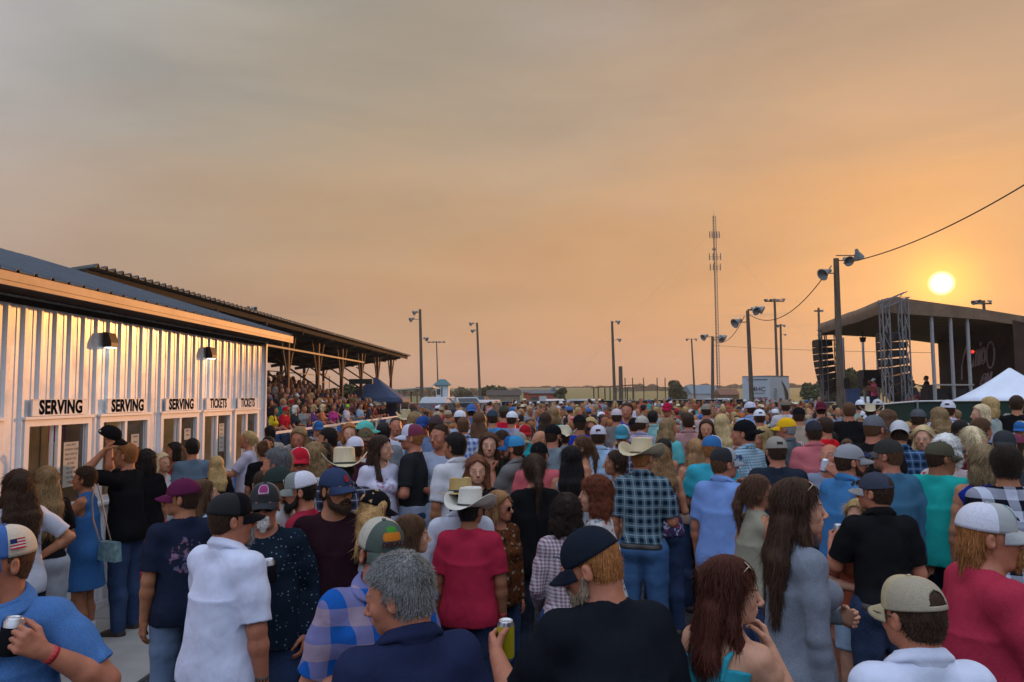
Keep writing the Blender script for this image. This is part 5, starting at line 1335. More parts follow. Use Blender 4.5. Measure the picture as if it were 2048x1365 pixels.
# white trailer with lettering
def trailer():
    p = at(1540, 790, 47); root = empty('white_trailer', (p.x, 47, .27), 0, 'tall white enclosed trailer with lettering and a curved black and brown stripe', 'trailer'); H = at(1540, 751.5, 47).z-.27
    a = math.radians(28); M = Matrix.Rotation(a, 4, 'Z'); wm = plain('trailer_white', (.46, .50, .53), .35, 0, .06, 1.5)
    # left face runs back to the left, right face to the right
    Lf_ = Vector((math.cos(math.radians(130)), math.sin(math.radians(130)), 0)); Rg = Vector((math.cos(math.radians(40)), math.sin(math.radians(40)), 0))
    wl_, wr = 1.95, 2.3
    b = MB(); q = [Vector((0, 0, .55)), Rg*wr+Vector((0, 0, .55)), Rg*wr+Lf_*wl_+Vector((0, 0, .55)), Lf_*wl_+Vector((0, 0, .55))]; b.prism(q, (0, 0, H-.6)); b.build('box', wm, root)
    b = MB(); up = Vector((0, 0, H-.06)); b.prism([x-Vector((0, 0, .55))+up-(Lf_+Rg)*.02 for x in q], (0, 0, .06)); b.build('roof_trim', plain('alu_trim', (.25, .27, .27), .4, .6), root)
    def face(o, d, u, z): return o+d*u+Vector((0, 0, z))
    nL = Vector((Lf_.y, -Lf_.x, 0)); nL = nL if nL.y < 0 else -nL; nR = Vector((Rg.y, -Rg.x, 0)); nR = nR if nR.y < 0 else -nR
    def tx(s, size, c, d, u, z, n, sx=1., name='lettering'):
        x = d if d.x > 0 else -d; Mx = Matrix((x, (0, 0, 1), n)).transposed().to_4x4(); Mx.translation = face(Vector(), d, u, z)+n*.015; text(name, s, size, c, root, Mx, .006, sx=sx, off=.004)
    tx('MHC', .38, plain('grey_print', (.10, .09, .10), .6), Lf_, .82, H-.85, nL, 1.25); tx('MHC.RENTS', .23, plain('red_print', (.20, .02, .06), .6), Lf_, .82, H-1.45, nL, 1.05)
    b = MB(); f = lambda u, z, k=.012: face(Vector(), Lf_, u, z)+nL*k; b.prism([f(.35, H-1.08), f(1.2, H-1.08), f(1.2, H-1.11), f(.35, H-1.11)], nL*.004); b.build('underline', plain('grey_print', (.10, .09, .10), .6), root)
    b = MB(); b.prism([f(.12, H-.25), f(1.6, H-.25), f(1.6, H-.20), f(.12, H-.20)], nL*.02); b.build('door_frame', plain('alu_trim', (.25, .27, .27), .4, .6), root)
    for nm, c, w, off in (('black_stripe', (.03, .035, .04), .26, .10), ('brown_stripe', (.16, .085, .04), .20, -.06)):
        L_, R_ = [], []
        for i in range(15):
            t = i/14; z = H-.35-t*(H-1.1); u = 1.25+.55*math.sin(t*2.6+.25)+off*math.sin(math.pi*t); ww = w*math.sin(math.pi*min(1, t*1.1+.05))**.7
            L_.append(face(Vector(), Rg, u, z)+nR*(.012 if c[0] < .1 else .020)); R_.append(face(Vector(), Rg, u+ww, z)+nR*(.012 if c[0] < .1 else .020))
        b = MB(); b.sheet([L_, R_], 0, False); o = b.build(nm, plain(nm, c, .5), root); mo = o.modifiers.new('thickness', 'SOLIDIFY'); mo.thickness = .004
    b = MB(); b.tube([face(Vector(), Rg, .62+.17*math.cos(k*.45), H-1.15+.36*math.sin(k*.45))+nR*.012 for k in range(15)], .022, 5, cap=False); b.tube([face(Vector(), Rg, .62, H-.95)+nR*.012, face(Vector(), Rg, .62, H-1.35)+nR*.012], .02, 5); b.build('emblem', plain('grey_emblem', (.22, .22, .23), .6), root)
    for k in (.7, 1.5):
        w = MB(); c = Rg*k-nR*.1; w.tube([Vector((c.x, c.y, .35))-nR*.1, Vector((c.x, c.y, .35))+nR*.1], .36, 16); w.build('wheel', plain('tyre', (.02, .02, .02), .8), root)
trailer()
# ---- canopies
def canopy(name, cx, cy, g, w, ez, pz, cloth, label, legs=None, yaw=0., wallm=None):
    root = empty(name, (cx, cy, g), yaw, label, 'canopy tent'); h = w/2; b = MB(); N = 6
    for k in range(4):
        a = k*math.pi/2; R = Matrix.Rotation(a, 3, 'Z'); rows = []
        for i in range(N+1):
            t = i/N; rr = h*(1-t)+.03*t; z = ez+(pz-ez)*(t**1.0)-.10*math.sin(math.pi*t)*.6; sag = .05*(1-t)
            rows.append([R@Vector((-rr+2*rr*j/6, -rr, z-sag*math.sin(math.pi*j/6)*.6)) for j in range(7)])
        b.sheet(rows)
        b.sheet([[R@Vector((-h+2*h*j/6, -h-.004, ez-.05*.6*math.sin(math.pi*j/6))) for j in range(7)], [R@Vector((-h+2*h*j/6, -h-.01, ez-.24)) for j in range(7)]])
    o = b.build('canopy_roof', cloth, root, fix=False); m = o.modifiers.new('thickness', 'SOLIDIFY'); m.thickness = .006
    for sx in (-1, 1):
        for sy in (-1, 1): l = MB(); l.bar((sx*(h-.05), sy*(h-.05), 0), (sx*(h-.05), sy*(h-.05), ez), .04); l.build('leg', plain('white_leg', (.6, .6, .6), .4), root)
    if wallm: l = MB(); l.prism([(-.15, h-.05, .0), (h*.55, h-.05, .0), (h*.55, h-.05, ez-.2), (-.15, h-.05, ez-.2)], (0, .01, 0)); l.build('side_wall', wallm, root)
    return root
t = at(752, 790, 41); canopy('canopy_tent', t.x, 41, .27, 3.25, 1.92, 3.12, plain('navy_canopy', (.030, .055, .115), .7, 0, .15, 2), 'dark blue pop-up canopy tent at the end of the grandstand', wallm=plain('blue_wall', (.01, .035, .16), .7))
t = at(797, 790, 46); canopy('canopy_tent', t.x, 46, .27, 2.3, 1.55, 2.1, plain('orange_canopy', (.42, .17, .10), .7, 0, .15, 2), 'faded orange canopy tucked behind the dark blue one')
t = at(2022, 790, 24); canopy('canopy_tent', t.x, 24., .12, 3.05, 1.96, 2.95, plain('white_canopy', (.66, .70, .78), .6, 0, .06, 2), 'white pop-up canopy tent in front of the stage side', yaw=math.radians(-33))
t = at(722, 790, 39); root = empty('speaker_bar', (t.x, 39, .27), 0, 'long dark green horizontal box on a stand over the blue canopy', 'stage speaker'); b = MB(); b.box((-.6, -.12, 2.72), (.6, .12, 2.98)); b.build('box', plain('dark_green', (.015, .03, .025), .6), root); b = MB(); b.bar((.05, 0, 0), (.05, 0, 2.72), .06); b.build('stand', dkm, root)
# green screened fence in front of the white canopy
fence('green_fence', [(*at(1763, 806, 17.2).xy, .13), (*at(1832, 806, 19).xy, .17), (*at(2180, 806, 19).xy, .17)], 1.92, 'dark green screened fence with a white top rail by the white canopy', plain('green_screen', (.012, .035, .025), .85, 0, .2, 3), plain('white_rail', (.62, .60, .58), .4), 2.4)
# ---------------------------------------------------------------- stage
alu = plain('truss_aluminium', (.20, .19, .19), .45, .5, .1)
def truss(root, a, b, w=.32, name='truss', seg=.62):
    a, b = Vector(a), Vector(b); d = (b-a); L = d.length; d.normalize(); x = d.cross(Vector((0, 0, 1)) if abs(d.z) < .9 else Vector((0, 1, 0))).normalized(); y = d.cross(x); m = MB(); n = max(2, int(L/seg))
    c = [x*w/2*i+y*w/2*j for i, j in ((-1, -1), (1, -1), (1, 1), (-1, 1))]
    for k in c: m.bar(a+k, b+k, .042)
    for k in range(n):
        for i in range(4):
            p, q = c[i], c[(i+1) % 4]; p, q = (p, q) if k % 2 else (q, p); m.bar(a+d*L*k/n+p, a+d*L*(k+1)/n+q, .024)
    m.build(name, alu, root); return root
def stage():
    # local frame: x to the right, y away; near front corner of the roof over the near truss tower
    nc = at(1786, 790, 30); fc = at(1640, 790, 41); ox = nc.x; g = .28
    root = empty('stage', (0, 0, g), 0, 'covered concert stage with fabric roof, truss towers and a dark backdrop', 'stage')
    fab = plain('roof_fabric', (.19, .12, .075), .75, 0, .25, 1.5, .5, 3); dark = plain('scrim', (.045, .022, .014), .9, 0, .35, 2, .3, 5)
    N = Vector((nc.x, 30, 0)); Fp = Vector((fc.x+.2, 41, 0)); side = Vector((.86, .40, 0)).normalized(); B1 = N+side*11.5; B2 = Fp+side*11.5
    zt = 6.12-g
    def P(p, z): return Vector((p.x, p.y, z))
    # roof: cloth slab with a rounded front roll
    b = MB(); rows = []
    for t, z, o in ((0, zt-.55, -.05), (0, zt-.28, -.14), (0, zt, -.10), (.03, zt+.06, 0), (.5, zt-.20, 0), (1, zt-.58, 0), (1, zt-1.02, 0), (.5, zt-.66, 0), (.02, zt-.60, 0), (0, zt-.55, -.05)):
        q0 = N+side*(11.5*t+o); q1 = Fp+side*(11.5*t+o); rows.append([P(q0.lerp(q1, j/8), z+.02*math.sin(j*1.7)) for j in range(9)])
    b.sheet(rows); b._add([r[0] for r in rows[:-1]], [tuple(range(len(rows)-1))]); b._add([r[-1] for r in rows[:-1]], [tuple(range(len(rows)-1))[::-1]]); b.build('roof', fab, root)
    # deck
    b = MB(); b.prism([P(N+side*1.0, 0), P(B1, 0), P(B2, 0), P(Fp+side*1.0, 0)], (0, 0, 1.0)); b.build('deck', plain('stage_deck', (.02, .02, .02), .7), root)
    # backdrop, far side
    k0 = N+side*8.6; k1 = Fp+side*8.6; b = MB(); k1 = k0.lerp(k1, .86); b.prism([P(k0, 1.0), P(k1, 1.0), P(k1, zt-.5), P(k0, zt-.5)], side*.03); bd = b.build('backdrop', dark, root)
    n = -side; xdir = (k0-k1).normalized(); Mx = Matrix((xdir, (0, 0, 1), xdir.cross(Vector((0, 0, 1))))).transposed().to_4x4()
    if xdir.cross(Vector((0, 0, 1))).dot(n) < 0: Mx = Matrix((-xdir, (0, 0, 1), (-xdir).cross(Vector((0, 0, 1))))).transposed().to_4x4()
    pr = plain('logo_print', (.75, .55, .55), .7, 0, .1)
    def uf(px): return min([i/200 for i in range(201)], key=lambda u: abs(k1.lerp(k0, u).x/k1.lerp(k0, u).y*F+CX-px))
    def logo(s, size, u, z, sx=1., sh=.25, tilt=.18):
        M = Mx.copy(); M.translation = P(k1.lerp(k0, u), z)+n*.03; M = M@Matrix.Rotation(tilt, 4, 'Z')@Matrix(((sx, sh, 0, 0), (0, 1, 0, 0), (0, 0, 1, 0), (0, 0, 0, 1)))
        return M
    bc = Vector()
    for s_, size, u, z, sx in (('Jamio', 1.75, uf(1954), 3.9, .80), ('May', 2.1, uf(1965), 2.6, .80)):
        cu = bpy.data.curves.new('logo', 'FONT'); cu.body = s_; cu.size = size; cu.align_x = 'CENTER'; cu.align_y = 'CENTER'; cu.fill_mode = 'NONE'; cu.bevel_depth = .03; cu.bevel_resolution = 0; cu.resolution_u = 3
        t_ = bpy.data.objects.new('tmp', cu); COL.objects.link(t_); me = bpy.data.meshes.new_from_object(t_.evaluated_get(bpy.context.evaluated_depsgraph_get())); bpy.data.objects.remove(t_); me.materials.clear()
        o = link('logo_lettering', me, pr, bd); o.matrix_local = logo(s_, size, u, z, sx)
    b = MB(); M = logo('', 1, uf(1983), 3.85); b.tube([M@Vector((.42*math.cos(i*.35), .62*math.sin(i*.35), 0)) for i in range(19)], .04, 5, cap=False)
    b.build('logo_oval', pr, bd); b = MB(); M = logo('', 1, uf(1932), 3.5); b.tube([M@Vector(p) for p in ((-.5, -.7, 0), (-.45, 0, 0), (-.2, .5, 0), (.3, 1.0, 0))], .05, 5); b.build('logo_flourish', pr, bd)
    # rear and side scrims
    b = MB(); b.prism([P(N+side*7.9, 1), P(B1, 1), P(B1, zt-1.0), P(N+side*7.9, zt-.6)], (0, .04, 0)); b.build('side_scrim', dark, root)
    
    # towers
    for base, nm in ((N+Vector((-.35, -.3, 0)), 'near'), (N+Vector((.35, -.4, 0)), 'near'), (Fp+Vector((-.05, -.3, 0)), 'far'), (Fp+Vector((.75, -.3, 0)), 'far')):
        truss(root, P(base, -g), P(base, zt-(.10 if nm == 'near' else .4)), .27, 'tower_truss')
    truss(root, P(N+Vector((-.5, -.35, 0)), zt-.35), P(N+Vector((.55, -.35, 0)), zt+.08), .24, 'head_truss'); truss(root, P(Fp+Vector((-.3, -.3, 0)), zt-.5), P(Fp+Vector((1.3, -.3, 0)), zt-.45), .26, 'head_truss')
    # posts
    pm = plain('pale_post', (.34, .33, .33), .45, .3)
    for px, Y, zz in ((1870, 31.3, zt-.6), (1908, 31.8, zt-.6), (1942, 32.3, zt-.6), (2046, 34.6, zt-.7), (1730, 44.5, zt-.6), (1758, 44.8, zt-.6), (1690, 43.2, zt-.6)):
        x = at(px, 790, Y).x; b = MB(); b.tube([(x, Y, -.1), (x, Y, zz)], .075, 8); b.build('post', pm, root)
    b = MB(); xa, xb = at(1868, 790, 31.2).x, at(1948, 790, 32.3).x
    for z in (2.25, 1.55+.05): b.bar((xa, 31.2, z+.1), (xb, 32.3, z+.1), .06)
    b.build('guard_rail', pm, root)
    b = MB(); b.box((xa+.15, 31.9, .1), ((xa+xb)/2-.06, 32.5, 2.2)); b.box(((xa+xb)/2+.06, 32.3, .1), (xb-.1, 32.9, 2.2)); b.build('side_wing', plain('black_box', (.015, .012, .012), .7), root)
    for f in (.25, .5, .75):
        p = N.lerp(Fp, f)+side*2; b = MB(); b.tube([P(p, zt-.62), P(p, zt-.9)], .03, 5); b.tube([P(p, zt-.9), P(p, zt-1.15)], .17, 10, r2=.12); b.build('stage_light', dkm, root)
    b = MB(); p = at(1945, 704, 33); b.lathe([(.001, -.09), (.09, 0), (.001, .09)], 10, c=(p.x, p.y, p.z-g)); b.build('red_lamp', plain('red_lamp', (.6, .02, .01), .5, emit=((1, .05, .02), 1.2)), root)
    b = MB(); p = at(1925, 706, 32); 
    return root, N, Fp, side, g
STG = stage()
def line_array(px, py0, Y, n, label, h=.34, w=.95, curve=1.):
    t = at(px, py0, Y); root = empty('line_array', t, 0, label, 'loudspeaker array', 'hanging loudspeaker arrays'); m = plain('speaker_black', (.018, .014, .012), .55); x, z, a = 0, 0, 0.
    b = MB(); b.bar((0, 0, .9), (0, 0, 0), .05); b.box((-.4, -.3, -.02), (.5, .3, .05)); b.build('rigging', dkm, root)
    for i in range(n):
        c = MB(); M = Matrix.Translation((x, 0, z))@Matrix.Rotation(-a, 4, 'Y'); c.prism([M@Vector(p) for p in ((-w/2, -.45, 0), (w/2, -.45, -.05), (w/2, -.45, -h+.05), (-w/2, -.45, -h+.012))], (0, .9, 0)); c.build('speaker_cabinet', m, root)
        z -= h*math.cos(a); x += h*math.sin(a)*1.0; a += .035*curve*(1+i*.18)
line_array(1781, 668, 30.2, 8, 'near line array of black loudspeakers curving down beside the near truss tower', .33, .80)
line_array(1644, 682, 41, 8, 'far line array of black loudspeakers at the left end of the stage', .36, .75)
def stage_box(px, py0, py1, Y, w, label, c=(.015, .013, .015), d=.7, name='stage_speaker', cat='loudspeaker', group='loudspeakers on and beside the stage'):
    a = at(px, py0, Y); z1 = at(px, py1, Y).z; root = empty(name, (a.x, Y, z1), 0, label, cat, group); b = MB(); h = a.z-z1
    b.box((-w/2, 0, 0), (w/2, d, h)); b.build('cabinet', plain('cab_%g' % c[0], c, .6), root); b = MB(); b.box((-w/2+.04, -.012, .04), (w/2-.04, -.003, h-.04)); b.build('grille', plain('grille', (.03, .03, .03), .8), root)
stage_box(1690, 757, 778, 40, .5, 'black loudspeaker right of the tall wooden pole')
stage_box(1745, 740, 758, 43.5, 1.0, 'dark amplifier rack at the back left of the stage'); stage_box(1752, 742, 775, 43.8, 1.6, 'black equipment wall behind the guitarist')
p = at(1851, 790, 38); b = MB(); rows = []
for i in range(7): rows.append([(p.x-.75+1.5*j/8+.05*i, 38-.15*i+.1*math.sin(j*2), 2.35-.25*i+(.35 if 3 < j < 7 else 0)*(1 if i == 0 else 0)) for j in range(9)])
b.sheet(rows); o = b.build('tarpaulin', plain('blue_tarp', (.13, .10, .30), .6, 0, .3, 2)); m = o.modifiers.new('thickness', 'SOLIDIFY'); m.thickness = .02; tag(o, 'blue and purple tarpaulin draped behind the bass player', 'tarpaulin')
p = at(1702, 790, 52); b = MB(); b.box((p.x-.45, 51.6, .3), (p.x+.45, 52.4, 2.5)); b.box((p.x-.5, 51.55, 2.5), (p.x+.5, 52.45, 2.62)); o = b.build('portable_toilet', plain('toilet_blue', (.02, .05, .13), .5)); tag(o, 'dark blue portable toilet cabin behind the wooden pole', 'portable toilet')
# drum kit
p = at(1822, 790, 37); root = empty('drum_kit', (p.x, 37, 1.45), 0, 'drum kit with cymbals in the middle of the stage', 'drum kit'); dm = plain('drum_shell', (.35, .10, .10), .3); cy = plain('cymbal', (.5, .35, .12), .3, .8)
for x, y, z, r, h in ((0, 0, .3, .30, .4), (-.45, .1, .45, .2, .25), (.45, .1, .45, .22, .3), (.0, .3, .75, .16, .2)): b = MB(); b.lathe([(.001, 0), (r, 0), (r, h), (.001, h)], 16, c=(x, y, z)); b.build('drum', dm, root)
for x, y, z in ((-.8, .1, 1.1), (.7, .2, 1.15), (.2, .5, 1.3)): b = MB(); b.lathe([(.001, .03), (.24, 0), (.001, .02)], 16, c=(x, y, z)); b.tube([(x, y, 0), (x, y, z)], .015, 5); b.build('cymbal', cy, root)
# ---------------------------------------------------------------- trees
leafm = NB('leaves'); _g = leafm.n('NewGeometry'); _p = leafm.n('SeparateXYZ'); leafm.col(leafm.mix(leafm.rng(leafm.noise(1.1, leafm.coord(), 4), .35, .65), (.022, .036, .014), (.060, .085, .026))); leafm.set(Roughness=.8); leafm = leafm.m
def tree(x, y, g, h, w, label, n=900, seed=1, leaf=.22, blobs=9, trunk=.2, name='tree', low=.25, mat=None, group='trees round the arena'):
    rnd = np.random.RandomState(seed); root = empty(name, (x, y, g-.1), 0, label, 'tree', group)
    cs = []
    for i in range(blobs):
        a = rnd.rand()*6.28; rr = w*.5*math.sqrt(rnd.rand())*.62; z = h*(low+(1-low)*(.18+.66*rnd.rand())); rr *= math.sqrt(max(.15, 1-((z/h-low-.35*(1-low))/(.75*(1-low)))**2)); cs.append((rr*math.cos(a), rr*math.sin(a), z, w*(.20+.14*rnd.rand())))
    t = MB(); t.tube([(0, 0, 0), (.05, 0, h*low), (0, .05, h*.62)], trunk, 7, r2=trunk*.35)
    for c in cs: t.tube([(0, 0, h*(low*.7+.1)), (c[0]*.55, c[1]*.55, (c[2]+h*low)/2), c[:3]], trunk*.35, 5, r2=trunk*.08)
    t.build('trunk', wood, root)
    k = rnd.randint(0, blobs, n); C = np.array(cs)[k]; d = rnd.randn(n, 3); d /= np.linalg.norm(d, axis=1)[:, None]; r = C[:, 3]*(.45+.62*rnd.rand(n)**.6); P = C[:, :3]+d*r[:, None]*np.array([1.05, 1.05, .85])
    a = rnd.randn(n, 3); a /= np.linalg.norm(a, axis=1)[:, None]; b = np.cross(a, rnd.randn(n, 3)); b /= np.linalg.norm(b, axis=1)[:, None]; s = leaf*(.6+.8*rnd.rand(n))[:, None]
    V = np.stack([P-a*s, P-b*s*.6, P+a*s, P+b*s*.6], 1).reshape(-1, 3); F_ = np.arange(n*4).reshape(n, 4); me = put_mesh('crown', V, F_, False); link('crown', me, mat or leafm, root); return root
def px_tree(px, pyt, Y, wpx, label, **k):
    t = at(px, pyt, Y); g = fargz(t.x, Y); return tree(t.x, Y, g, t.z-g, wpx/1500*Y, label, **k)
px_tree(1355, 759, 130, 34, 'round dense green tree standing alone beyond the arena', n=2600, leaf=.30, blobs=16, low=.08, seed=3)
px_tree(1122, 774, 100, 24, 'small bushy tree right of the brick house', n=800, leaf=.22, seed=4, low=.1)
px_tree(1693, 733, 95, 46, 'tallest loose tree left of the stage', n=2400, leaf=.28, blobs=14, seed=5, low=.12)
px_tree(1726, 752, 95, 50, 'lower tree right of the tallest one, behind the guitarist', n=2000, leaf=.3, blobs=12, seed=6, low=.05)
px_tree(1655, 755, 100, 60, 'wide low tree behind the left truss tower', n=2200, leaf=.3, blobs=14, seed=7, low=.05)
px_tree(1625, 766, 110, 50, 'low bush at the left foot of the wide tree', n=1200, leaf=.3, blobs=10, seed=8, low=.03)
px_tree(1795, 757, 110, 60, 'tree seen under the stage roof behind the near tower', n=1400, leaf=.3, blobs=10, seed=9, low=.05)
px_tree(700, 768, 62, 60, 'dark tree under the far end of the grandstand roof', n=1500, leaf=.25, blobs=12, seed=10, low=.05)
px_tree(655, 772, 66, 60, 'low tree behind the top of the bleachers', n=1200, leaf=.25, blobs=10, seed=12, low=.05)
px_tree(925, 778, 200, 34, 'far bushy tree right of the white booth', n=700, leaf=.5, seed=13, low=.03)
px_tree(990, 778, 150, 70, 'dark tree over the tan barn', n=1400, leaf=.4, blobs=12, seed=14, low=.03)
def woods(name, px0, px1, Y, hm, seed, label):
    rnd = np.random.RandomState(seed); V = []; n = int((px1-px0)*26); px = px0+(px1-px0)*rnd.rand(n); z = rnd.rand(n)**.7
    prof = hm*(.45+.55*np.abs(np.sin(px*.11+seed)*np.sin(px*.037+2*seed)))+hm*.12*rnd.randn(n)*0
    x = np.array([at(p, 790, Y).x for p in px]); y = Y+rnd.rand(n)*14; g = np.array([fargz(a, Y) for a in x])-1.0; P = np.stack([x, y, g+z*prof], 1)
    a = rnd.randn(n, 3); a /= np.linalg.norm(a, axis=1)[:, None]; b = np.cross(a, rnd.randn(n, 3)); b /= np.linalg.norm(b, axis=1)[:, None]; s = Y*.0016*(.6+.9*rnd.rand(n))[:, None]
    Vt = np.stack([P-a*s, P-b*s*.7, P+a*s, P+b*s*.7], 1).reshape(-1, 3); o = link(name, put_mesh(name, Vt, np.arange(n*4).reshape(n, 4), False), leafm); tag(o, label, 'trees', kind='stuff')
woods('far_wood', 800, 1040, 420, 6., 1, 'far tree line on the left horizon')
woods('far_wood', 1235, 1345, 520, 6., 2, 'far bluish tree line behind the backstop fence')
woods('far_wood', 1370, 1720, 600, 4.5, 3, 'long low far tree line on the right horizon')
woods('far_wood', 1040, 1240, 700, 2.5, 4, 'faint hedge line along the middle horizon')
# ---------------------------------------------------------------- colours (linear)
BLACK = (.008, .008, .0095); NAVY = (.012, .018, .045); WHITE = (.62, .64, .68); OFFW = (.52, .50, .46); GREY = (.20, .21, .23); LGREY = (.36, .38, .42); DGREY = (.07, .075, .08)
RED = (.45, .012, .022); CORAL = (.55, .13, .12); PINK = (.55, .30, .26); TEAL = (.02, .34, .32); MINT = (.16, .46, .42); SKY = (.14, .26, .46); ROYAL = (.010, .035, .30); BLUE = (.035, .13, .30); DENIM = (.022, .045, .11); DDENIM = (.010, .018, .045); LDENIM = (.14, .20, .30)
KHAKI = (.30, .25, .17); OLIVE = (.045, .050, .028); MAROON = (.11, .012, .030); TAN = (.36, .29, .19); STRAW = (.62, .54, .36); YELLOW = (.72, .42, .01); BROWN = (.10, .045, .02); LIME = (.28, .60, .05); BURG = (.09, .010, .015)
H_BLK = (.012, .009, .008); H_DBR = (.035, .018, .010); H_BR = (.085, .040, .018); H_RED = (.16, .045, .015); H_GIN = (.26, .10, .03); H_BLD = (.38, .25, .10); H_LBL = (.55, .42, .24); H_GRY = (.22, .21, .20); H_WHT = (.60, .58, .54); H_DBL = (.20, .125, .055)
def patch(o, c, th=.40, t0=.30, t1=.72, name='badge', s=1.012):
    nt, npj = 10, 5; rx, ry, hz = .0865, .107, .102; g = []
    for j in range(npj+1):
        t = t0+(t1-t0)*j/npj; a = t*math.pi/2; cc = math.cos(a)**.8; row = []
        for i in range(nt+1):
            u = (i/nt-.5)*2; k = math.sqrt(max(0, 1-abs((j/npj-.5)*2)**4*.35)); an = math.pi/2-u*th*k; fr = max(0, math.sin(an))
            z = hz*math.sin(a)**.95+.016*fr**2*math.sin(a)*math.cos(a)*1.6; q = cc*(1+.05*fr*t); row.append((rx*q*math.cos(an)*s, ry*q*math.sin(an)*s, z*s))
        g.append(row)
    b = MB(); b.sheet(g); p = b.build(name, m_cloth(), o, c, fix=False); return p
def caplet(o, s, size, c, z=.055, y=.104, x=0., rx=-18, rz=0, depth=.0015, sx=1., off=.0006):
    text('cap_lettering', s, size, plain('thread_%g_%g' % (c[0], c[2]), c, .8), o, Matrix.Translation((x, y, z))@Matrix.Rotation(math.radians(180+rz), 4, 'Z')@Matrix.Rotation(math.radians(90+rx), 4, 'X'), depth, sx=sx, off=off)
def L_two(c1, c2, s, size=.028, **k):
    def f(o): patch(o, c1); patch(o, c2, .33, .35, .67, 'badge_field', 1.02); caplet(o, s, size, c1 if k.get('same') else (.05, .03, .03), **{a: b for a, b in k.items() if a != 'same'})
    return f
def L_txt(s, c, size=.05, **k): return lambda o: caplet(o, s, size, c, **k)
def L_seed(o):     # ear-of-corn badge with lettering
    patch(o, (.50, .16, .02), .50, .30, .50, 'orange_badge', 1.014); patch(o, (.05, .20, .03), .34, .50, .68, 'green_leaf', 1.014); caplet(o, 'DEKALB', .026, (.05, .01, .01), z=.052, y=.1135, rx=-14, sx=1.1, rz=0, off=.001)
def L_flag(o):
    M = Matrix.Translation((-.0890, .005, .045))@Matrix.Rotation(math.radians(-90), 4, 'Z')@Matrix.Rotation(math.radians(78), 4, 'X')
    for i in range(7): b = MB(); b.box((-.026, -.018+i*.0052, 0), (.026, -.018+i*.0052+.0050, .0012)); p = b.build('flag_stripe', m_cloth(), o, (.45, .02, .03) if i % 2 == 0 else (.55, .53, .5)); p.matrix_local = M
    b = MB(); b.box((-.026, .002, .0013), (-.003, .018, .0022)); p = b.build('flag_canton', m_cloth(), o, (.02, .03, .12)); p.matrix_local = M
def L_x(c):
    def f(o):
        for a in (22, -22): b = MB(); b.bar((-.028*math.cos(math.radians(a)), 0, -.028*math.sin(math.radians(a))), (.028*math.cos(math.radians(a)), 0, .028*math.sin(math.radians(a))), .004); p = b.build('cap_mark', m_cloth(), o, c); p.matrix_local = Matrix.Translation((0, .109, .055))
    return f
def L_arc(c, sc=1., M=None):
    """two crossed arcs"""
    def f(o):
        for s_ in (1, -1):
            b = MB(); b.tube([(-.017*sc+.034*sc*i/8, 0, s_*(.009*sc-.018*sc*math.sin(math.pi*i/8)*.62)) for i in range(9)], .0022*sc, 5); p = b.build('cap_mark', m_cloth(), o, c); p.matrix_local = M or Matrix.Translation((0, .110, .058))
    return f
PP = []
def P(px, py, Y, yaw, label, sex='m', w=.3, arms=('down', 'down'), hair='short', hc=H_DBR, top=('tee', BLACK), bot=('jeans', DENIM), sk=0, hat=None, group=None, **kw):
    sp = dict(sex=sex, w=w, arms=arms, hair=hair, hairc=hc, top=top, bot=bot, skin=SKIN[sk], hat=hat, seed=1+len(PP)*.73, **kw)
    t = at(px, py, Y); g = kw.get('g', gz(t.x, Y)); ex = {'cowboy': .085, 'straw': .06}.get(hat[0], .012) if hat else {'curly': .02, 'bun': .04}.get(hair, .008)
    H = (t.z-g)/(1+ex/1.75+math.sin(math.radians(kw.get('hp', 0)))*-.02)
    if kw.get('sit'): H = 1.75; g = t.z-(1.75-.42+ex)
    if len(label.split()) > 16: print('LONG', label)
    PP.append((sp, (t.x, Y, g), yaw-math.degrees(math.atan((px-CX)/F)), H, label, group or 'people standing in the crowd')); return H
FLOR = ('floral', (.55, .16, .06), (.10, .10, .10))
# --- nearest figures, left to right
P(14, 1050, 2.85, 158, 'man in heather blue polo and tan cap with a flag patch, bottom left', w=.75, arms=('holdin', 'down'), hair='buzz', hc=H_BR, top=('polo', (.055, .15, .36), ('heather', (.09, .20, .44))), bot=('jeans', NAVY), sk=5, hy=-38, hp=-4, stub=.15,
  hat=('trucker', (.06, .13, .34), (.52, .46, .36), dict(logo=L_flag)), glasses=[dict(up='chest')], cans=[dict(hand=-1, label='black-sleeved beer can held by the man in the blue polo', cozy=BLACK)], watch=[(-1, (.5, .02, .03))])
P(452, 988, 3.85, -50, 'big man in white short-sleeved shirt and black cap with a grey chin beard', w=.68, arms=('holdtop', 'down'), hair='buzz', hc=H_DBR, top=('shirt', (.60, .63, .76)), bot=('trousers', BLACK), sk=5, hy=-28, beard='goatee', beardc=H_GRY, stub=.45, hem=.90,
  hat=('trucker', BLACK, BLACK, dict()), watch=[(1, (.06, .05, .04))], cans=[dict(hand=-1, label='silver can with a black sleeve held by the man in white', cozy=BLACK)])
P(532, 966, 4.5, 166, 'man with grey goatee, dark dotted shirt and black cap with a pink badge', w=.75, arms=('pocket', 'holdtop'), hair='buzz', hc=H_GRY, top=('long', (.010, .018, .030), ('dots', (.20, .26, .32))), bot=('jeans', DENIM), sk=5, hy=8, beard='goatee', beardc=H_WHT, stub=.5,
  hat=('trucker', (.035, .037, .04), (.10, .10, .10), dict(logo=L_two((.48, .34, .42), (.26, .04, .13), 'RANGE', .022))), glasses=[dict(sun=False)], cans=[dict(hand=1, label='dark can with white letters held by the man in the dotted shirt', cozy=NAVY, text='Z')])
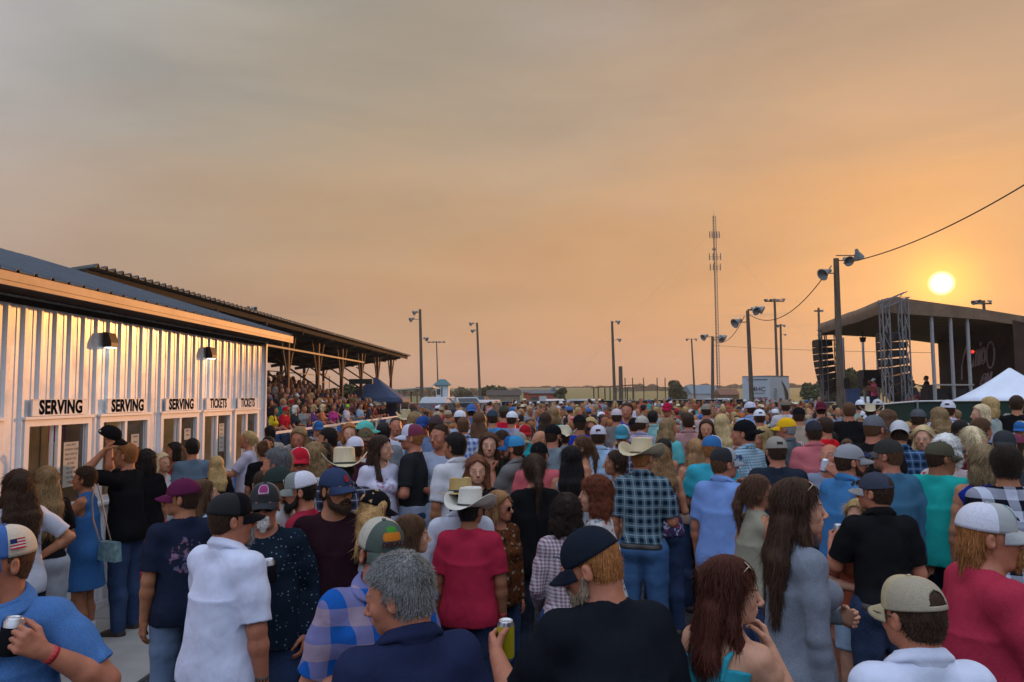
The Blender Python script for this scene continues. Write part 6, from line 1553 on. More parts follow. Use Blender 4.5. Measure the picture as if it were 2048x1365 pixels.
P(668, 936, 4.7, 188, 'bearded man in black tee and navy cap with a red emblem', w=.35, arms=('down', 'down'), hair='buzz', hc=H_DBR, top=('tee', (.022, .008, .012)), bot=('jeans', DDENIM), sk=1, hy=28, beard='full', beardc=H_DBR,
  hat=('cap', (.03, .045, .09), (.03, .045, .09), dict(logo=L_txt('B', (.40, .01, .02), .045, off=.002))))
P(752, 1034, 3.15, 192, 'man in bright blue plaid shirt and green and cream cap lettered DEKALB', w=.4, arms=('down', 'belly'), hair='short', hc=H_DBR, top=('shirt', (.012, .09, .34), ('bigplaid', (.3, .3, .3), (.30, .22, .28))), bot=('jeans', DENIM), sk=5, hy=12, hp=10, lean=5,
  hat=('trucker', (.075, .095, .080), (.42, .38, .30), dict(logo=L_seed)), glasses=[])
P(815, 1034, 4.4, -80, 'woman with short brown hair in profile behind the grey-haired man', sex='f', w=.5, hair='bob', hc=H_BR, top=('tee', (.09, .10, .16)), sk=2, bobz=.03)
P(824, 1114, 2.42, 22, 'grey-haired man in navy polo shirt, back turned, at the bottom centre', w=.6, arms=('down', 'hold'), hair='short', hc=(.17, .165, .155), top=('polo', (.018, .024, .060)), bot=('jeans', DDENIM), sk=5, hy=48, hp=14)
P(1225, 1063, 2.62, 24, 'bearded man in black tee and plain black cap holding a yellow can', w=.7, arms=('holdout', 'down'), hair='short', hc=H_GIN, top=('tee', (.010, .012, .016)), bot=('jeans', DDENIM), sk=5, hy=52, hp=20, beard='full', beardc=(.22, .16, .11), lean=8,
  hat=('cap', (.012, .016, .024), (.012, .016, .024), dict(logo=L_arc((.16, .20, .24), 1.1), tilt=-12)), cans=[dict(hand=-1, label='tall yellow can at the bottom centre', c=(.45, .38, .01), tall=True)])
P(1443, 1120, 2.8, -38, 'dark red-haired woman in turquoise-strapped top holding her neck, sunglasses on her hair', sex='f', w=.6, arms=('down', 'neck'), hair='long', hlen=.12, hc=(.055, .014, .008), top=('strap', (.03, .28, .34)), bot=('jeans', DENIM), sk=2, hy=-40, hp=4, glasses=[dict(up='hair', lens=(.55, .40, .33), c=(.4, .3, .2))])
P(1582, 962, 3.6, -62, 'woman with very long brown hair in a long grey cardigan, sunglasses on her head', sex='f', w=.15, arms=('cross', 'down'), hair='long', hlen=.34, hc=(.045, .022, .012), top=('cardigan', (.15, .17, .20), ('heather', (.21, .235, .27))), bot=('jeans', DDENIM), sk=2, hy=-14, glasses=[dict(up='hair', lens=(.6, .42, .33), c=(.4, .3, .2))], watch=[(-1, (.03, .03, .03))],
  cans=[dict(hand=1, label='clear plastic bottle with blue cap held low by the woman in grey', c=(.25, .33, .42))])
P(1838, 1160, 2.42, 30, 'man in white polo and tan mesh cap, seen from behind at the bottom right', w=.5, arms=('down', 'down'), hair='short', hc=H_DBR, top=('polo', (.60, .64, .76)), bot=('jeans', DENIM), sk=5, hy=18, hp=4,
  hat=('trucker', (.40, .33, .20), (.34, .29, .20), dict(opening=True)), glasses=[dict()])
P(1958, 1007, 3.15, -66, 'big man in red tee and white and grey cap with ginger goatee and mullet', w=1.0, arms=('down', 'holdtop'), hair='mullet', hc=H_GIN, top=('tee', (.34, .022, .048), ('heather', (.40, .035, .065))), bot=('jeans', DDENIM), sk=5, hy=-16, beard='goatee', beardc=(.30, .13, .04), stub=.3,
  hat=('trucker', (.36, .37, .36), (.60, .60, .66), dict(logo=L_two((.05, .30, .30), (.55, .52, .50), 'CACTUS', .016))), glasses=[dict(up='chest')], cans=[dict(hand=1, label='tall pink can at the right edge', c=(.40, .14, .15), tall=True)], watch=[(1, (.5, .5, .52))])
P(1756, 946, 4.85, 22, 'man in black polo and dark cap with his back turned, holding a black-sleeved can', w=.4, arms=('holdtop', 'down'), hair='short', hc=H_DBR, top=('polo', (.010, .010, .011)), bot=('jeans', DDENIM), belt=1, sk=5, hy=46, tuck=True,
  hat=('cap', (.045, .05, .07), (.045, .05, .07), dict(opening=True, bill=(.30, .28, .26))), glasses=[dict(up='bill')], cans=[dict(hand=-1, label='slim can in black sleeve held by the man in the black polo', cozy=BLACK, tall=True)])
# --- the row by the serving windows
P(40, 943, 5.7, 20, 'woman with long dark wavy hair in white tee, hand on hip, at the far left', sex='f', w=.35, arms=('down', 'hip'), hair='wavy', hlen=.26, hc=H_DBR, top=('tee', (.52, .53, .60)), bot=('jeans', BLACK), sk=0, watch=[(1, BLACK)])
P(94, 935, 6.5, 12, 'woman in black tee and pale grey jeans with long streaked blonde hair', sex='f', w=.25, arms=('down', 'holdlow'), hair='long', hlen=.34, hc=H_DBL, top=('tee', BLACK), bot=('jeans', (.40, .42, .46)), sk=0, tuck=True)
P(176, 934, 7.1, 72, 'woman in sleeveless denim dress and white ankle boots at the window', sex='f', w=.25, arms=('reach', 'reach'), hair='short', hc=H_DBR, top=('dress', (.035, .12, .30)), bot=('skirt', (.035, .12, .30)), sk=1, hem=.60, short=.64, boots=1, shoec=(.55, .55, .55))
P(258, 886, 7.55, 58, 'man in black tee and jeans raising his arms, one hand on his head', w=.25, arms=('up', 'raise'), hair='buzz', hc=H_GIN, top=('tee', BLACK), bot=('jeans', DENIM), sk=0, hy=10, watch=[(1, (.02, .02, .02))], shoec=(.05, .03, .02), boots=1)
P(294, 900, 8.5, 15, 'woman in black tee and bright pink trousers with short dark curly hair', sex='f', w=.45, arms=('down', 'down'), hair='curly', hc=H_BLK, top=('tee', BLACK), bot=('trousers', (.55, .06, .13)), sk=0)
P(322, 907, 9.2, 198, 'smiling blonde woman in white dress with red flowers by the windows', sex='f', w=.4, hair='bob', hc=H_LBL, top=('dress', (.55, .52, .50), ('floral', (.40, .03, .06), (.55, .52, .50))), bot=('skirt', WHITE), sk=2, hy=25, bobz=-.02)
P(352, 886, 9.9, 120, 'dark-haired woman in red tank top at the third window', sex='f', w=.35, hair='bob', hc=H_BLK, top=('tank', (.50, .01, .015)), sk=0, hy=-20)
P(386, 878, 9.4, 18, 'man in slate blue shirt facing the third window', w=.35, hair='short', hc=H_BLK, top=('long', (.11, .16, .21)), sk=0)
P(434, 914, 9.0, 10, 'fair-haired girl in black top below the ticket window', sex='f', w=.15, hair='long', hlen=.2, hc=H_BLD, top=('tee', BLACK), sk=2)
P(500, 863, 10.6, 78, 'woman in white tee with streaked blonde ponytail at the last ticket window', sex='f', w=.4, arms=('reach', 'hold'), hair='pony', hc=H_BLD, top=('tee', (.52, .50, .60)), bot=('shorts', (.4, .42, .5)), sk=0)
P(528, 878, 9.7, 12, 'woman in black top with brown hair tied up beside the building corner', sex='f', w=.3, hair='bun', hc=H_BR, top=('tee', BLACK), sk=1)
P(541, 852, 12.2, 20, 'man in beige tee with dark hair by the grandstand rail', w=.3, hair='short', hc=H_BLK, top=('tee', (.35, .30, .24)), sk=0)
P(372, 958, 5.0, 18, 'man in faded navy graphic tee and maroon cap, back turned', w=.3, arms=('down', 'holdlow'), hair='short', hc=H_DBR, top=('tee', (.015, .020, .040), ('graphic', (.25, .10, .13), (.12, .12, .22))), bot=('jeans', LDENIM), sk=1, hy=58,
  hat=('cap', (.10, .015, .05), (.10, .015, .05), dict()))
P(406, 960, 5.9, -70, 'woman with brown hair in pale blue shirt looking up to the right', sex='f', w=.3, hair='long', hlen=.08, hc=H_BR, top=('tee', (.35, .45, .60)), sk=2, hp=-12)
P(563, 934, 5.2, 62, 'man in white tee and dark green cap behind the man with the pink badge', w=.4, hair='buzz', hc=H_BR, top=('tee', (.50, .50, .48)), sk=1, hat=('cap', (.025, .035, .030), (.025, .035, .030), dict()))
P(562, 897, 6.0, 40, 'grey-haired man in light blue tee, half turned away', w=.5, hair='short', hc=(.10, .10, .10), top=('tee', (.05, .24, .45)), sk=5, hy=28)
P(527, 942, 6.3, 10, 'man in black tee with dark cap, mostly hidden, left of the blue tee', w=.4, arms=('hold', 'down'), hair='buzz', top=('tee', BLACK), sk=1, cans=[dict(hand=-1, label='pale can beside the beer banner', c=(.5, .5, .5))])
P(600, 895, 6.9, 178, 'man in sunglasses, plaid shirt and red and white cap', w=.35, hair='buzz', hc=H_DBR, top=('shirt', (.42, .45, .50), ('bigplaid', (.3, .3, .3), (.03, .04, .07))), sk=5, beard=None, stub=.6, hat=('trucker', (.42, .015, .03), (.55, .55, .55), dict(logo=L_txt('7', (.6, .6, .55), .035))), glasses=[dict()])
P(629, 888, 7.2, 0, 'woman with long blonde hair seen from behind left of the cowboy hat', sex='f', w=.35, hair='wavy', hlen=.3, hc=H_DBL, top=('strap', (.4, .36, .33)), sk=0)
P(612, 944, 5.15, 74, 'bearded man in crimson tee and grey and white cap facing left', w=.4, hair='short', hc=H_BLK, top=('tee', (.30, .02, .04)), sk=5, hy=14, hp=6, beard='full', beardc=H_BLK, hat=('trucker', (.20, .215, .19), (.58, .58, .64), dict(logo=L_txt('UP', (.6, .62, .62), .045))))
P(689, 886, 6.1, 2, 'man in black and white plaid shirt and broad pale cowboy hat', w=.4, hair='short', hc=H_BLK, top=('shirt', (.045, .05, .08), ('plaid', (.34, .34, .36), (.012, .012, .02))), sk=4, hat=('cowboy', STRAW, (.02, .02, .02)))
P(738, 983, 4.75, -25, 'person with long curly blond hair under a black cap with a small white mark', sex='f', w=.3, hair='wavy', hlen=.10, hc=(.42, .24, .09), top=('tee', (.36, .36, .36)), sk=5, hy=-38, hp=14, hat=('cap', BLACK, BLACK, dict(logo=L_txt('Y', (.6, .6, .6), .03))))
P(938, 966, 5.1, -12, 'man in bright red tee and tall white cowboy hat, back turned', w=.5, arms=('down', 'down'), hair='short', hc=H_BLK, top=('tee', (.36, .018, .045), ('heather', (.40, .025, .055))), bot=('jeans', DDENIM), sk=3, hy=-20, hat=('cowboy', (.64, .62, .54), (.02, .02, .02)), watch=[(1, (.45, .02, .03))])
P(922, 946, 5.3, 8, 'man in white shirt and tan straw hat with black band', w=.5, arms=('belly', 'down'), hair='short', top=('shirt', (.52, .54, .60)), sk=1, hat=('straw', (.46, .32, .12), BLACK))
P(994, 984, 5.65, 215, 'woman with glasses and honey-coloured hair in a brown floral blouse', sex='f', w=.5, arms=('down', 'down'), hair='bob', hc=(.24, .12, .05), top=('long', (.11, .035, .012), ('floral', (.30, .24, .18), (.03, .015, .01))), sk=5, hy=25, glasses=[dict(sun=False)], bobz=.02)
P(953, 913, 6.6, 176, 'woman with shoulder-length auburn hair in a black top, facing the camera', sex='f', w=.4, hair='wavy', hlen=.06, hc=(.14, .05, .022), top=('tee', BLACK), sk=2, hy=10)
P(978, 866, 8.1, 174, 'woman with very long dark hair in dark olive tee, facing the camera', sex='f', w=.3, hair='long', hlen=.3, hc=(.07, .028, .014), top=('tee', (.022, .028, .018)), sk=2, hy=8, arms=('hold', 'down'))
P(914, 867, 7.4, 35, 'man in white short-sleeved shirt with dark hair, half turned left', w=.45, arms=('down', 'down'), hair='short', hc=H_BLK, top=('shirt', (.56, .55, .56)), sk=1, hy=22)
P(882, 849, 8.2, 190, 'smiling man in pale grey tee and jeans holding a small cup', w=.35, arms=('down', 'hold'), hair='buzz', hc=H_DBR, top=('tee', (.33, .37, .46)), bot=('jeans', DENIM), sk=5, hy=-50, cans=[dict(hand=1, label='pale cup held by the man in the light grey tee', c=(.55, .5, .42))])
P(830, 849, 8.0, 72, 'man in black tee and white and maroon cap with a sweater round his waist', w=.5, arms=('belly', 'holdlow'), hair='short', hc=H_GIN, top=('tee', (.018, .020, .022)), bot=('jeans', DDENIM), sk=5, hy=10, tuck=True, hat=('trucker', (.50, .50, .58), (.16, .02, .05), dict()))
P(758, 873, 7.8, 205, 'young woman with dark hair in white graphic tee and denim shorts', sex='f', w=.45, arms=('down', 'down'), hair='long', hlen=.2, hc=H_DBR, top=('tee', (.56, .54, .64), ('graphic', (.25, .33, .42), (.5, .2, .3))), bot=('shorts', LDENIM, ('denim',)), sk=2, hy=40)
P(731, 856, 8.6, 182, 'bearded man in camouflage cap and white tee', w=.5, hair='short', hc=H_DBR, top=('tee', (.55, .55, .58)), sk=5, beard='full', beardc=H_BR, hat=('cap', (.12, .07, .04), (.08, .055, .035), dict(camo=1)))
P(711, 874, 8.0, 10, 'man in maroon shirt and white mesh cap, back turned', w=.4, top=('tee', (.06, .018, .03)), sk=1, hat=('trucker', (.58, .58, .66), (.56, .56, .64), dict()))
P(727, 842, 9.6, -60, 'man in mint green cap facing right', w=.4, top=('tee', (.10, .20, .20)), sk=5, hy=-20, hat=('cap', (.10, .42, .34), (.10, .42, .34), dict()))
P(661, 857, 8.9, 75, 'dark-haired man in black tee in profile below the grandstand rail', w=.4, hair='short', hc=H_BLK, top=('tee', (.02, .02, .03)), sk=0)
P(601, 856, 9.6, 160, 'blond person in red tee covering the face with one hand', sex='f', w=.5, arms=('face', 'belly'), hair='bob', hc=H_DBL, top=('tee', (.42, .012, .020)), sk=5, hp=12)
P(699, 848, 10.2, 180, 'ginger-haired woman in grey tee holding a cup', sex='f', w=.3, arms=('hold', 'down'), hair='bob', hc=H_GIN, top=('tee', (.25, .26, .30)), sk=2, cans=[dict(hand=-1, label='small pale cup held by the ginger-haired woman', c=(.55, .5, .5))])
P(650, 887, 8.6, 20, 'person with dark hair behind the cowboy hat brim', hair='short', hc=H_BLK, top=('tee', (.12, .02, .03)), sk=1)
P(768, 846, 9.8, 20, 'dark-haired man in grey sleeveless tee by the rail', w=.4, hair='short', hc=H_BLK, top=('tee', (.16, .18, .19)), sk=0)
P(791, 835, 11, 190, 'smiling man in white tee below the blue canopy', w=.4, hair='buzz', hc=H_DBR, top=('tee', (.52, .54, .62)), sk=5)
P(848, 832, 10.8, 150, 'man in navy and white cap and goatee behind the black tee', w=.4, top=('tee', (.10, .13, .22)), sk=5, beard='goatee', beardc=H_GRY, hat=('cap', (.02, .06, .20), (.02, .05, .16), dict()))
P(870, 832, 10.6, -40, 'man in blue-grey shirt with a brown cap', w=.4, top=('tee', (.14, .20, .32)), sk=1, hat=('cap', (.06, .04, .04), (.06, .04, .04), dict()))
P(927, 834, 10.4, 5, 'man in blue checked shirt with thinning brown hair', w=.4, hair='buzz', hc=H_BR, top=('shirt', (.30, .38, .55), ('plaid', (.5, .5, .5), (.06, .10, .25))), sk=5)
P(958, 826, 11.5, -10, 'long-haired woman in dark top behind the checked shirt', sex='f', hair='long', hc=H_BR, top=('tee', DGREY), sk=0)
# --- centre
P(1032, 872, 7.9, 62, 'bearded man in grey-brown shirt and blue cap, hand to his chin', w=.3, arms=('face', 'down'), hair='short', hc=H_DBR, top=('shirt', (.16, .15, .14)), bot=('trousers', DGREY), sk=5, hy=12, beard='full', beardc=H_DBR, hat=('trucker', (.02, .10, .26), (.03, .22, .42), dict()))
P(1003, 862, 8.9, 185, 'man in black shirt looking down, left of the blue cap', w=.4, hair='short', hc=H_DBR, top=('tee', BLACK), sk=5, hp=25)
P(1077, 885, 7.6, -4, 'man in coral pink tee and black cap, back turned', w=.55, hair='short', hc=H_DBR, top=('tee', (.48, .10, .11)), bot=('jeans', BLACK), sk=5, hat=('cap', BLACK, BLACK, dict()), hy=-15)
P(1070, 911, 6.1, 12, 'woman in black tee with a dark ponytail and ringed belt', sex='f', w=.35, arms=('hold', 'down'), hair='pony', hc=H_DBR, top=('tee', (.008, .008, .009)), bot=('jeans', BLACK), sk=5, belt=1, hp=10)
P(1104, 850, 9.2, -20, 'man in grey tee and black cap lettered in white', w=.5, top=('tee', (.16, .19, .20)), sk=5, hy=-25, beard='full', beardc=H_BLK, hat=('cap', BLACK, BLACK, dict(logo=L_txt('EST', (.5, .5, .5), .03))))
P(1127, 846, 10.2, 0, 'person in cream straw cowboy hat left of the royal blue shirt', w=.4, top=('shirt', (.30, .32, .33)), sk=1, hat=('cowboy', (.64, .58, .42), (.12, .06, .03)))
P(1159, 830, 10.8, 3, 'large man in royal blue shirt and black cap, back turned', w=.7, top=('tee', (.008, .035, .26)), sk=1, hat=('cap', BLACK, BLACK, dict()))
P(1181, 836, 11.0, 182, 'curly blonde woman in dark sunglasses facing the camera', sex='f', hair='curly', hc=H_BLD, top=('tee', DGREY), sk=5, glasses=[dict()])
P(1196, 851, 8.8, 0, 'man in pale blue vented shirt and white cap with a maroon back strap', w=.5, top=('shirt', (.30, .42, .55)), bot=('jeans', DENIM), sk=5, hat=('trucker', (.52, .50, .56), (.55, .52, .60), dict(opening=True)))
P(1168, 873, 8.3, 100, 'woman in striped camisole with hair in a tight bun, facing left', sex='f', w=.15, hair='pony', hc=H_BR, top=('strap', (.30, .36, .46), ('stripe', (.5, .5, .55))), sk=0, hy=-10)
P(1143, 894, 7.2, 0, 'woman with long straight black hair in white lace top', sex='f', w=.3, hair='long', hlen=.34, hc=(.008, .006, .006), top=('tank', (.42, .42, .44), ('floral', (.12, .12, .14), (.4, .4, .4))), sk=1)
P(1198, 953, 5.15, 78, 'red curly-haired woman in orange and white patterned blouse, smiling left', sex='f', w=.6, arms=('down', 'down'), hair='curly', hc=(.12, .03, .012), top=('tee', (.50, .48, .46), ('floral', (.55, .08, .02), (.16, .17, .20))), sk=2, hy=10, bobz=.0)
P(1133, 990, 4.9, 6, 'woman with short dark curly hair in pink and white checked blouse', sex='f', w=.4, arms=('holdlow', 'belly'), hair='curly', hc=(.018, .009, .006), top=('long', (.50, .45, .46), ('check', (.22, .11, .14))), bot=('jeans', (.015, .03, .10)), sk=0, belt=1, tuck=True, bobz=.0)
P(1236, 895, 7.3, 98, 'smiling woman in white buttoned blouse facing left', sex='f', w=.4, hair='bun', hc=H_DBR, top=('vneck', (.56, .57, .58)), sk=1)
P(1281, 867, 6.5, -10, 'man in dark teal plaid shirt, jeans and cream cowboy hat', w=.45, arms=('down', 'hold'), hair='buzz', hc=H_GIN, top=('shirt', (.10, .17, .20), ('plaid', (.28, .33, .36), (.008, .015, .03))), bot=('jeans', (.05, .13, .27)), sk=5, hy=-20, belt=1, tuck=True, hat=('cowboy', (.62, .52, .33), (.12, .07, .03)), watch=[(1, (.5, .5, .45))])
P(1322, 893, 7.4, 8, 'woman with honey streaked hair in a strappy flowered dress', sex='f', w=.3, arms=('down', 'hold'), hair='wavy', hlen=.12, hc=(.22, .12, .05), top=('strap', (.05, .03, .08), ('floral', (.35, .03, .10), (.30, .32, .40))), bot=('jeans', DENIM), sk=0)
P(1376, 826, 11.0, 2, 'tall broad man in dusty pink polo with cropped hair', w=.7, arms=('belly', 'belly'), hair='buzz', hc=H_DBR, top=('polo', (.38, .20, .18)), bot=('jeans', NAVY), sk=5)
P(1305, 822, 13.5, 0, 'man in pale green shirt seen square from behind', w=.6, hair='short', hc=H_BLK, top=('shirt', (.22, .42, .38)), sk=1)
P(1333, 839, 10.6, -30, 'woman with long blonde hair in mint tee right of the pale green shirt', sex='f', w=.4, hair='wavy', hlen=.22, hc=H_DBL, top=('tee', (.10, .40, .40)), sk=5, hy=-30)
P(1413, 840, 10.4, 176, 'dark-haired woman facing the camera beside the dusty pink polo', sex='f', hair='long', hlen=.15, hc=H_DBR, top=('strap', (.4, .38, .4)), sk=0)
P(1443, 830, 10.5, 0, 'woman with long straight blonde hair in white strappy top', sex='f', w=.2, hair='long', hlen=.26, hc=(.42, .30, .14), top=('strap', (.5, .48, .5)), sk=0)
P(1422, 872, 7.5, -8, 'man in turquoise tee and blue and white cap with dark lettering', w=.5, arms=('holdlow', 'down'), hair='short', hc=H_GIN, top=('tee', (.04, .34, .42)), bot=('trousers', BLACK), sk=1, hy=-30, hat=('trucker', (.52, .52, .54), (.02, .12, .30), dict(logo=L_txt('CINCH', BLACK, .026, off=.0012))))
P(1442, 896, 6.2, -28, 'man in light blue polo, hand to mouth, blue sunglasses on a grey and black cap', w=.55, arms=('down', 'face'), hair='short', hc=H_BR, top=('polo', (.17, .28, .55)), bot=('trousers', KHAKI), sk=5, hy=-32, hat=('trucker', (.30, .31, .33), (.012, .012, .013), dict()), glasses=[dict(up='bill', lens=(.02, .06, .40))])
P(1392, 880, 8.2, 20, 'woman with long ginger-blond hair left of the turquoise tee', sex='f', w=.3, hair='long', hlen=.3, hc=(.30, .16, .07), top=('tank', (.35, .22, .17)), sk=0)
P(1282, 832, 11.6, -40, 'person in cream cap beside the pale green shirt', top=('shirt', (.35, .36, .44), ('check', (.3, .2, .3))), hat=('cap', (.4, .36, .3), (.4, .36, .3), dict()))
P(1246, 850, 9.6, 168, 'older man in teal and white cap looking down', w=.4, top=('shirt', (.14, .14, .22), ('plaid',)), sk=5, hp=10, hat=('trucker', (.05, .22, .28), (.5, .5, .5), dict()))
P(1083, 862, 9.8, 120, 'bald man in profile behind the coral tee', w=.4, hair='bald', top=('tee', DGREY), sk=0)
P(1268, 836, 12, 0, 'man in pink checked shirt and black cap worn low', w=.4, top=('shirt', (.40, .30, .38), ('check', (.25, .18, .3))), hat=('cap', BLACK, BLACK, dict()))
# --- right
P(1508, 951, 5.3, -55, 'woman in olive tank top with a brown ponytail, facing right', sex='f', w=.5, arms=('down', 'belly'), hair='pony', hc=(.085, .040, .022), top=('tank', (.26, .24, .17)), bot=('jeans', DENIM), sk=0, hy=-30)
P(1553, 874, 6.9, 0, 'man in dark navy tee and tan mesh cap with its strap showing', w=.6, hair='short', hc=H_DBR, top=('tee', (.018, .024, .036)), sk=5, hy=18, hat=('trucker', (.24, .20, .15), (.28, .25, .20), dict(opening=True)))
P(1493, 840, 7.9, 58, 'man in pale blue checked shirt and black cap, facing left', w=.5, hair='short', hc=H_BLK, top=('shirt', (.34, .46, .52), ('check', (.12, .20, .26))), sk=5, hy=22, hat=('cap', BLACK, BLACK, dict(back=True)))
P(1576, 836, 9.4, 62, 'older man in grey polo and bright yellow cap, facing left', w=.5, arms=('hold', 'down'), hair='buzz', hc=H_GRY, top=('polo', (.09, .11, .12)), sk=5, hy=14, hat=('cap', (.72, .40, .012), (.66, .38, .01), dict()))
P(1527, 856, 8.6, 120, 'woman with sunglasses on dark blond hair behind the checked shirt', sex='f', hair='bob', hc=H_BLD, top=('tee', BLACK), sk=5, glasses=[dict(up='hair')])
P(1628, 842, 8.7, 18, 'man in coral polo and black cap, half turned left', w=.45, hair='short', hc=H_DBR, top=('polo', (.52, .14, .15)), bot=('shorts', GREY), sk=5, hy=-10, hat=('cap', (.03, .03, .04), (.03, .03, .04), dict()))
P(1652, 834, 9.8, 62, 'smiling man in bright red tee with cropped hair', w=.4, hair='buzz', hc=H_DBR, top=('tee', (.50, .010, .016)), sk=5)
P(1658, 886, 7.0, 162, 'person in grey tee tilting back a silver can to drink', w=.3, arms=('drink', 'down'), hair='bald', top=('tee', (.22, .25, .32)), sk=5, hp=-18, cans=[dict(hand=-1, label='silver can being drunk by the person in grey', c=(.5, .5, .55))])
P(1692, 889, 5.9, -42, 'bearded man in heather blue polo, grey cap with blue sunglasses on the bill', w=.75, arms=('down', 'holdlow'), hair='short', hc=H_DBR, top=('polo', (.035, .14, .30), ('heather', (.06, .19, .38))), bot=('shorts', (.16, .20, .26)), sk=5, hy=-30, beard='long', beardc=H_DBR, short=.50, hat=('cap', (.25, .25, .26), (.25, .25, .26), dict()), glasses=[dict(up='bill', lens=(.02, .08, .5))])
P(1780, 879, 6.2, 38, 'man in faded denim shirt and dark cap leaning to the left', w=.5, arms=('down', 'back'), hair='short', hc=H_BR, top=('long', (.05, .14, .22)), bot=('jeans', DENIM), sk=5, hy=36, stub=.5, hat=('cap', (.035, .035, .030), (.035, .035, .030), dict(bill=(.08, .08, .07))))
P(1718, 1000, 5.1, 190, 'woman with long blond hair and torn denim shorts partly hidden by the black polo', sex='f', w=.25, arms=('hold', 'belly'), hair='long', hlen=.26, hc=H_BLD, top=('tee', (.30, .07, .035)), bot=('shorts', (.30, .40, .50), ('denim',)), sk=2, short=.66, hy=-30)
P(1874, 884, 6.2, -22, 'heavy man in bright turquoise tee and olive cap, back turned', w=.95, arms=('down', 'hold'), hair='short', hc=H_DBR, top=('tee', (.015, .36, .31)), bot=('shorts', NAVY), sk=3, hy=-38, short=.52, hat=('cap', (.07, .065, .04), (.07, .065, .04), dict()), glasses=[dict(up=False)], cans=[dict(hand=1, label='silver can held by the heavy man in turquoise', c=(.4, .42, .42))])
P(1893, 870, 6.7, 165, 'white-haired woman with glasses in a red and white patterned blouse', sex='f', w=.5, arms=('hold', 'down'), hair='curly', hc=(.62, .60, .56), top=('tee', (.45, .36, .34), ('floral', (.40, .05, .06), (.5, .48, .48))), sk=2, hy=-5, glasses=[dict(sun=False)], bobz=.06)
P(1966, 892, 5.8, -6, 'woman with streaked blond bob in royal blue sleeveless top', sex='f', w=.45, hair='bob', hc=(.20, .14, .07), top=('tank', (.012, .030, .24)), bot=('jeans', DENIM), sk=0, hy=10)
P(2012, 894, 5.2, 6, 'dark-haired man in large black and white plaid shirt at the right edge', w=.6, hair='short', hc=(.02, .012, .008), top=('long', (.50, .52, .60), ('bigplaid', (.3, .3, .3), (.008, .009, .016))), bot=('jeans', (.02, .04, .10)), sk=1)
P(2008, 862, 6.9, 0, 'person in charcoal cap marked with a white X', w=.5, top=('tee', (.05, .05, .055)), sk=1, hy=-160*0, hat=('trucker', (.04, .042, .045), (.07, .075, .08), dict(logo=L_x((.5, .5, .5)), back=True)))
P(1944, 854, 7.9, 30, 'woman with white-blonde hair piled up, in dark red top', sex='f', w=.3, hair='pony', hc=(.60, .48, .28), top=('long', (.12, .012, .018)), sk=2)
P(1848, 853, 8.2, 150, 'woman with long pale blonde hair in white lace top', sex='f', w=.25, arms=('hold', 'down'), hair='long', hlen=.3, hc=(.50, .36, .18), top=('tank', (.45, .42, .44)), sk=2, hy=20)
P(1798, 844, 7.9, 0, 'man in dark blue plaid shirt and white and blue cap tipped forward', w=.4, top=('shirt', (.03, .08, .17), ('plaid', (.2, .26, .36), (.01, .02, .04))), sk=1, hp=14, hat=('trucker', (.50, .50, .50), (.30, .34, .42), dict(back=True, opening=False)))
P(1745, 831, 8.0, -15, 'large man in black tee and grey cap, back turned, right of centre', w=.85, hair='buzz', hc=H_BR, top=('tee', (.010, .010, .011)), sk=5, hy=-20, hat=('cap', (.12, .12, .13), (.12, .12, .13), dict()))
P(1773, 822, 10.2, -50, 'woman with brown hair and sunglasses facing right', sex='f', hair='wavy', hlen=.1, hc=H_BR, top=('tee', (.18, .10, .09)), sk=5, glasses=[dict()])
P(1835, 818, 10.4, -10, 'man in black tee and dark grey cap with sunglasses on top', w=.5, top=('tee', BLACK), sk=1, hat=('cap', (.08, .085, .09), (.08, .085, .09), dict()), glasses=[dict(up='bill')])
P(1880, 817, 10.8, 40, 'wavy-haired blond woman in tan top before the green fence', sex='f', w=.5, hair='wavy', hlen=.02, hc=H_DBL, top=('tee', (.28, .16, .10)), sk=5)
P(1895, 801, 11.5, -5, 'man in lilac checked shirt and white cap before the green fence', w=.5, top=('shirt', (.42, .40, .58), ('check', (.6, .58, .66))), sk=5, hat=('cap', (.55, .54, .60), (.55, .54, .60), dict(opening=True)))
P(1868, 868, 9.0, 175, 'woman in a brown coat with sunglasses right of the pale blonde hair', sex='f', hair='long', hlen=.1, hc=H_BR, top=('tee', (.10, .06, .05)), sk=5, glasses=[dict()])
P(1920, 842, 9.5, 0, 'woman with long black hair before the green fence', sex='f', hair='long', hlen=.3, hc=H_BLK, top=('tee', BURG), sk=0)
P(1958, 838, 8.8, -40, 'man with short brown hair in a black top, looking right', w=.4, hair='short', hc=H_BR, top=('tee', (.07, .07, .08)), sk=5)
P(2030, 868, 8.2, 20, 'person in white and maroon cap at the right edge', w=.4, top=('tee', (.2, .02, .03)), hat=('trucker', (.5, .5, .5), (.18, .02, .05), dict()), sk=5)
P(2032, 792, 12.5, -10, 'dark-haired man in black tee standing high at the right edge', w=.5, hair='short', hc=H_DBR, top=('tee', BLACK), sk=0)
P(1982, 796, 12.0, 70, 'woman with fair hair in pale green top by the green fence', sex='f', w=.2, hair='bob', hc=H_BLD, top=('tee', (.30, .36, .33)), bot=('jeans', LDENIM), sk=2)
P(1965, 811, 11.6, 110, 'fair-haired child in grey top by the green fence', sex='f', w=.1, hair='bob', hc=H_LBL, top=('tee', (.3, .32, .38)), sk=2)
P(2020, 1250, 4.2, 0, 'person in navy jeans behind the red tee at the right edge') if False else None
P(1698, 806, 12.5, 0, 'man in black tee with dark hair beside the tall wooden pole', w=.7, hair='short', hc=H_BR, top=('tee', BLACK), sk=5)
P(1740, 803, 14.5, 0, 'person in pale straw cowboy hat below the guitarist', w=.5, top=('tee', (.3, .33, .3)), hat=('cowboy', (.6, .52, .36), BROWN))
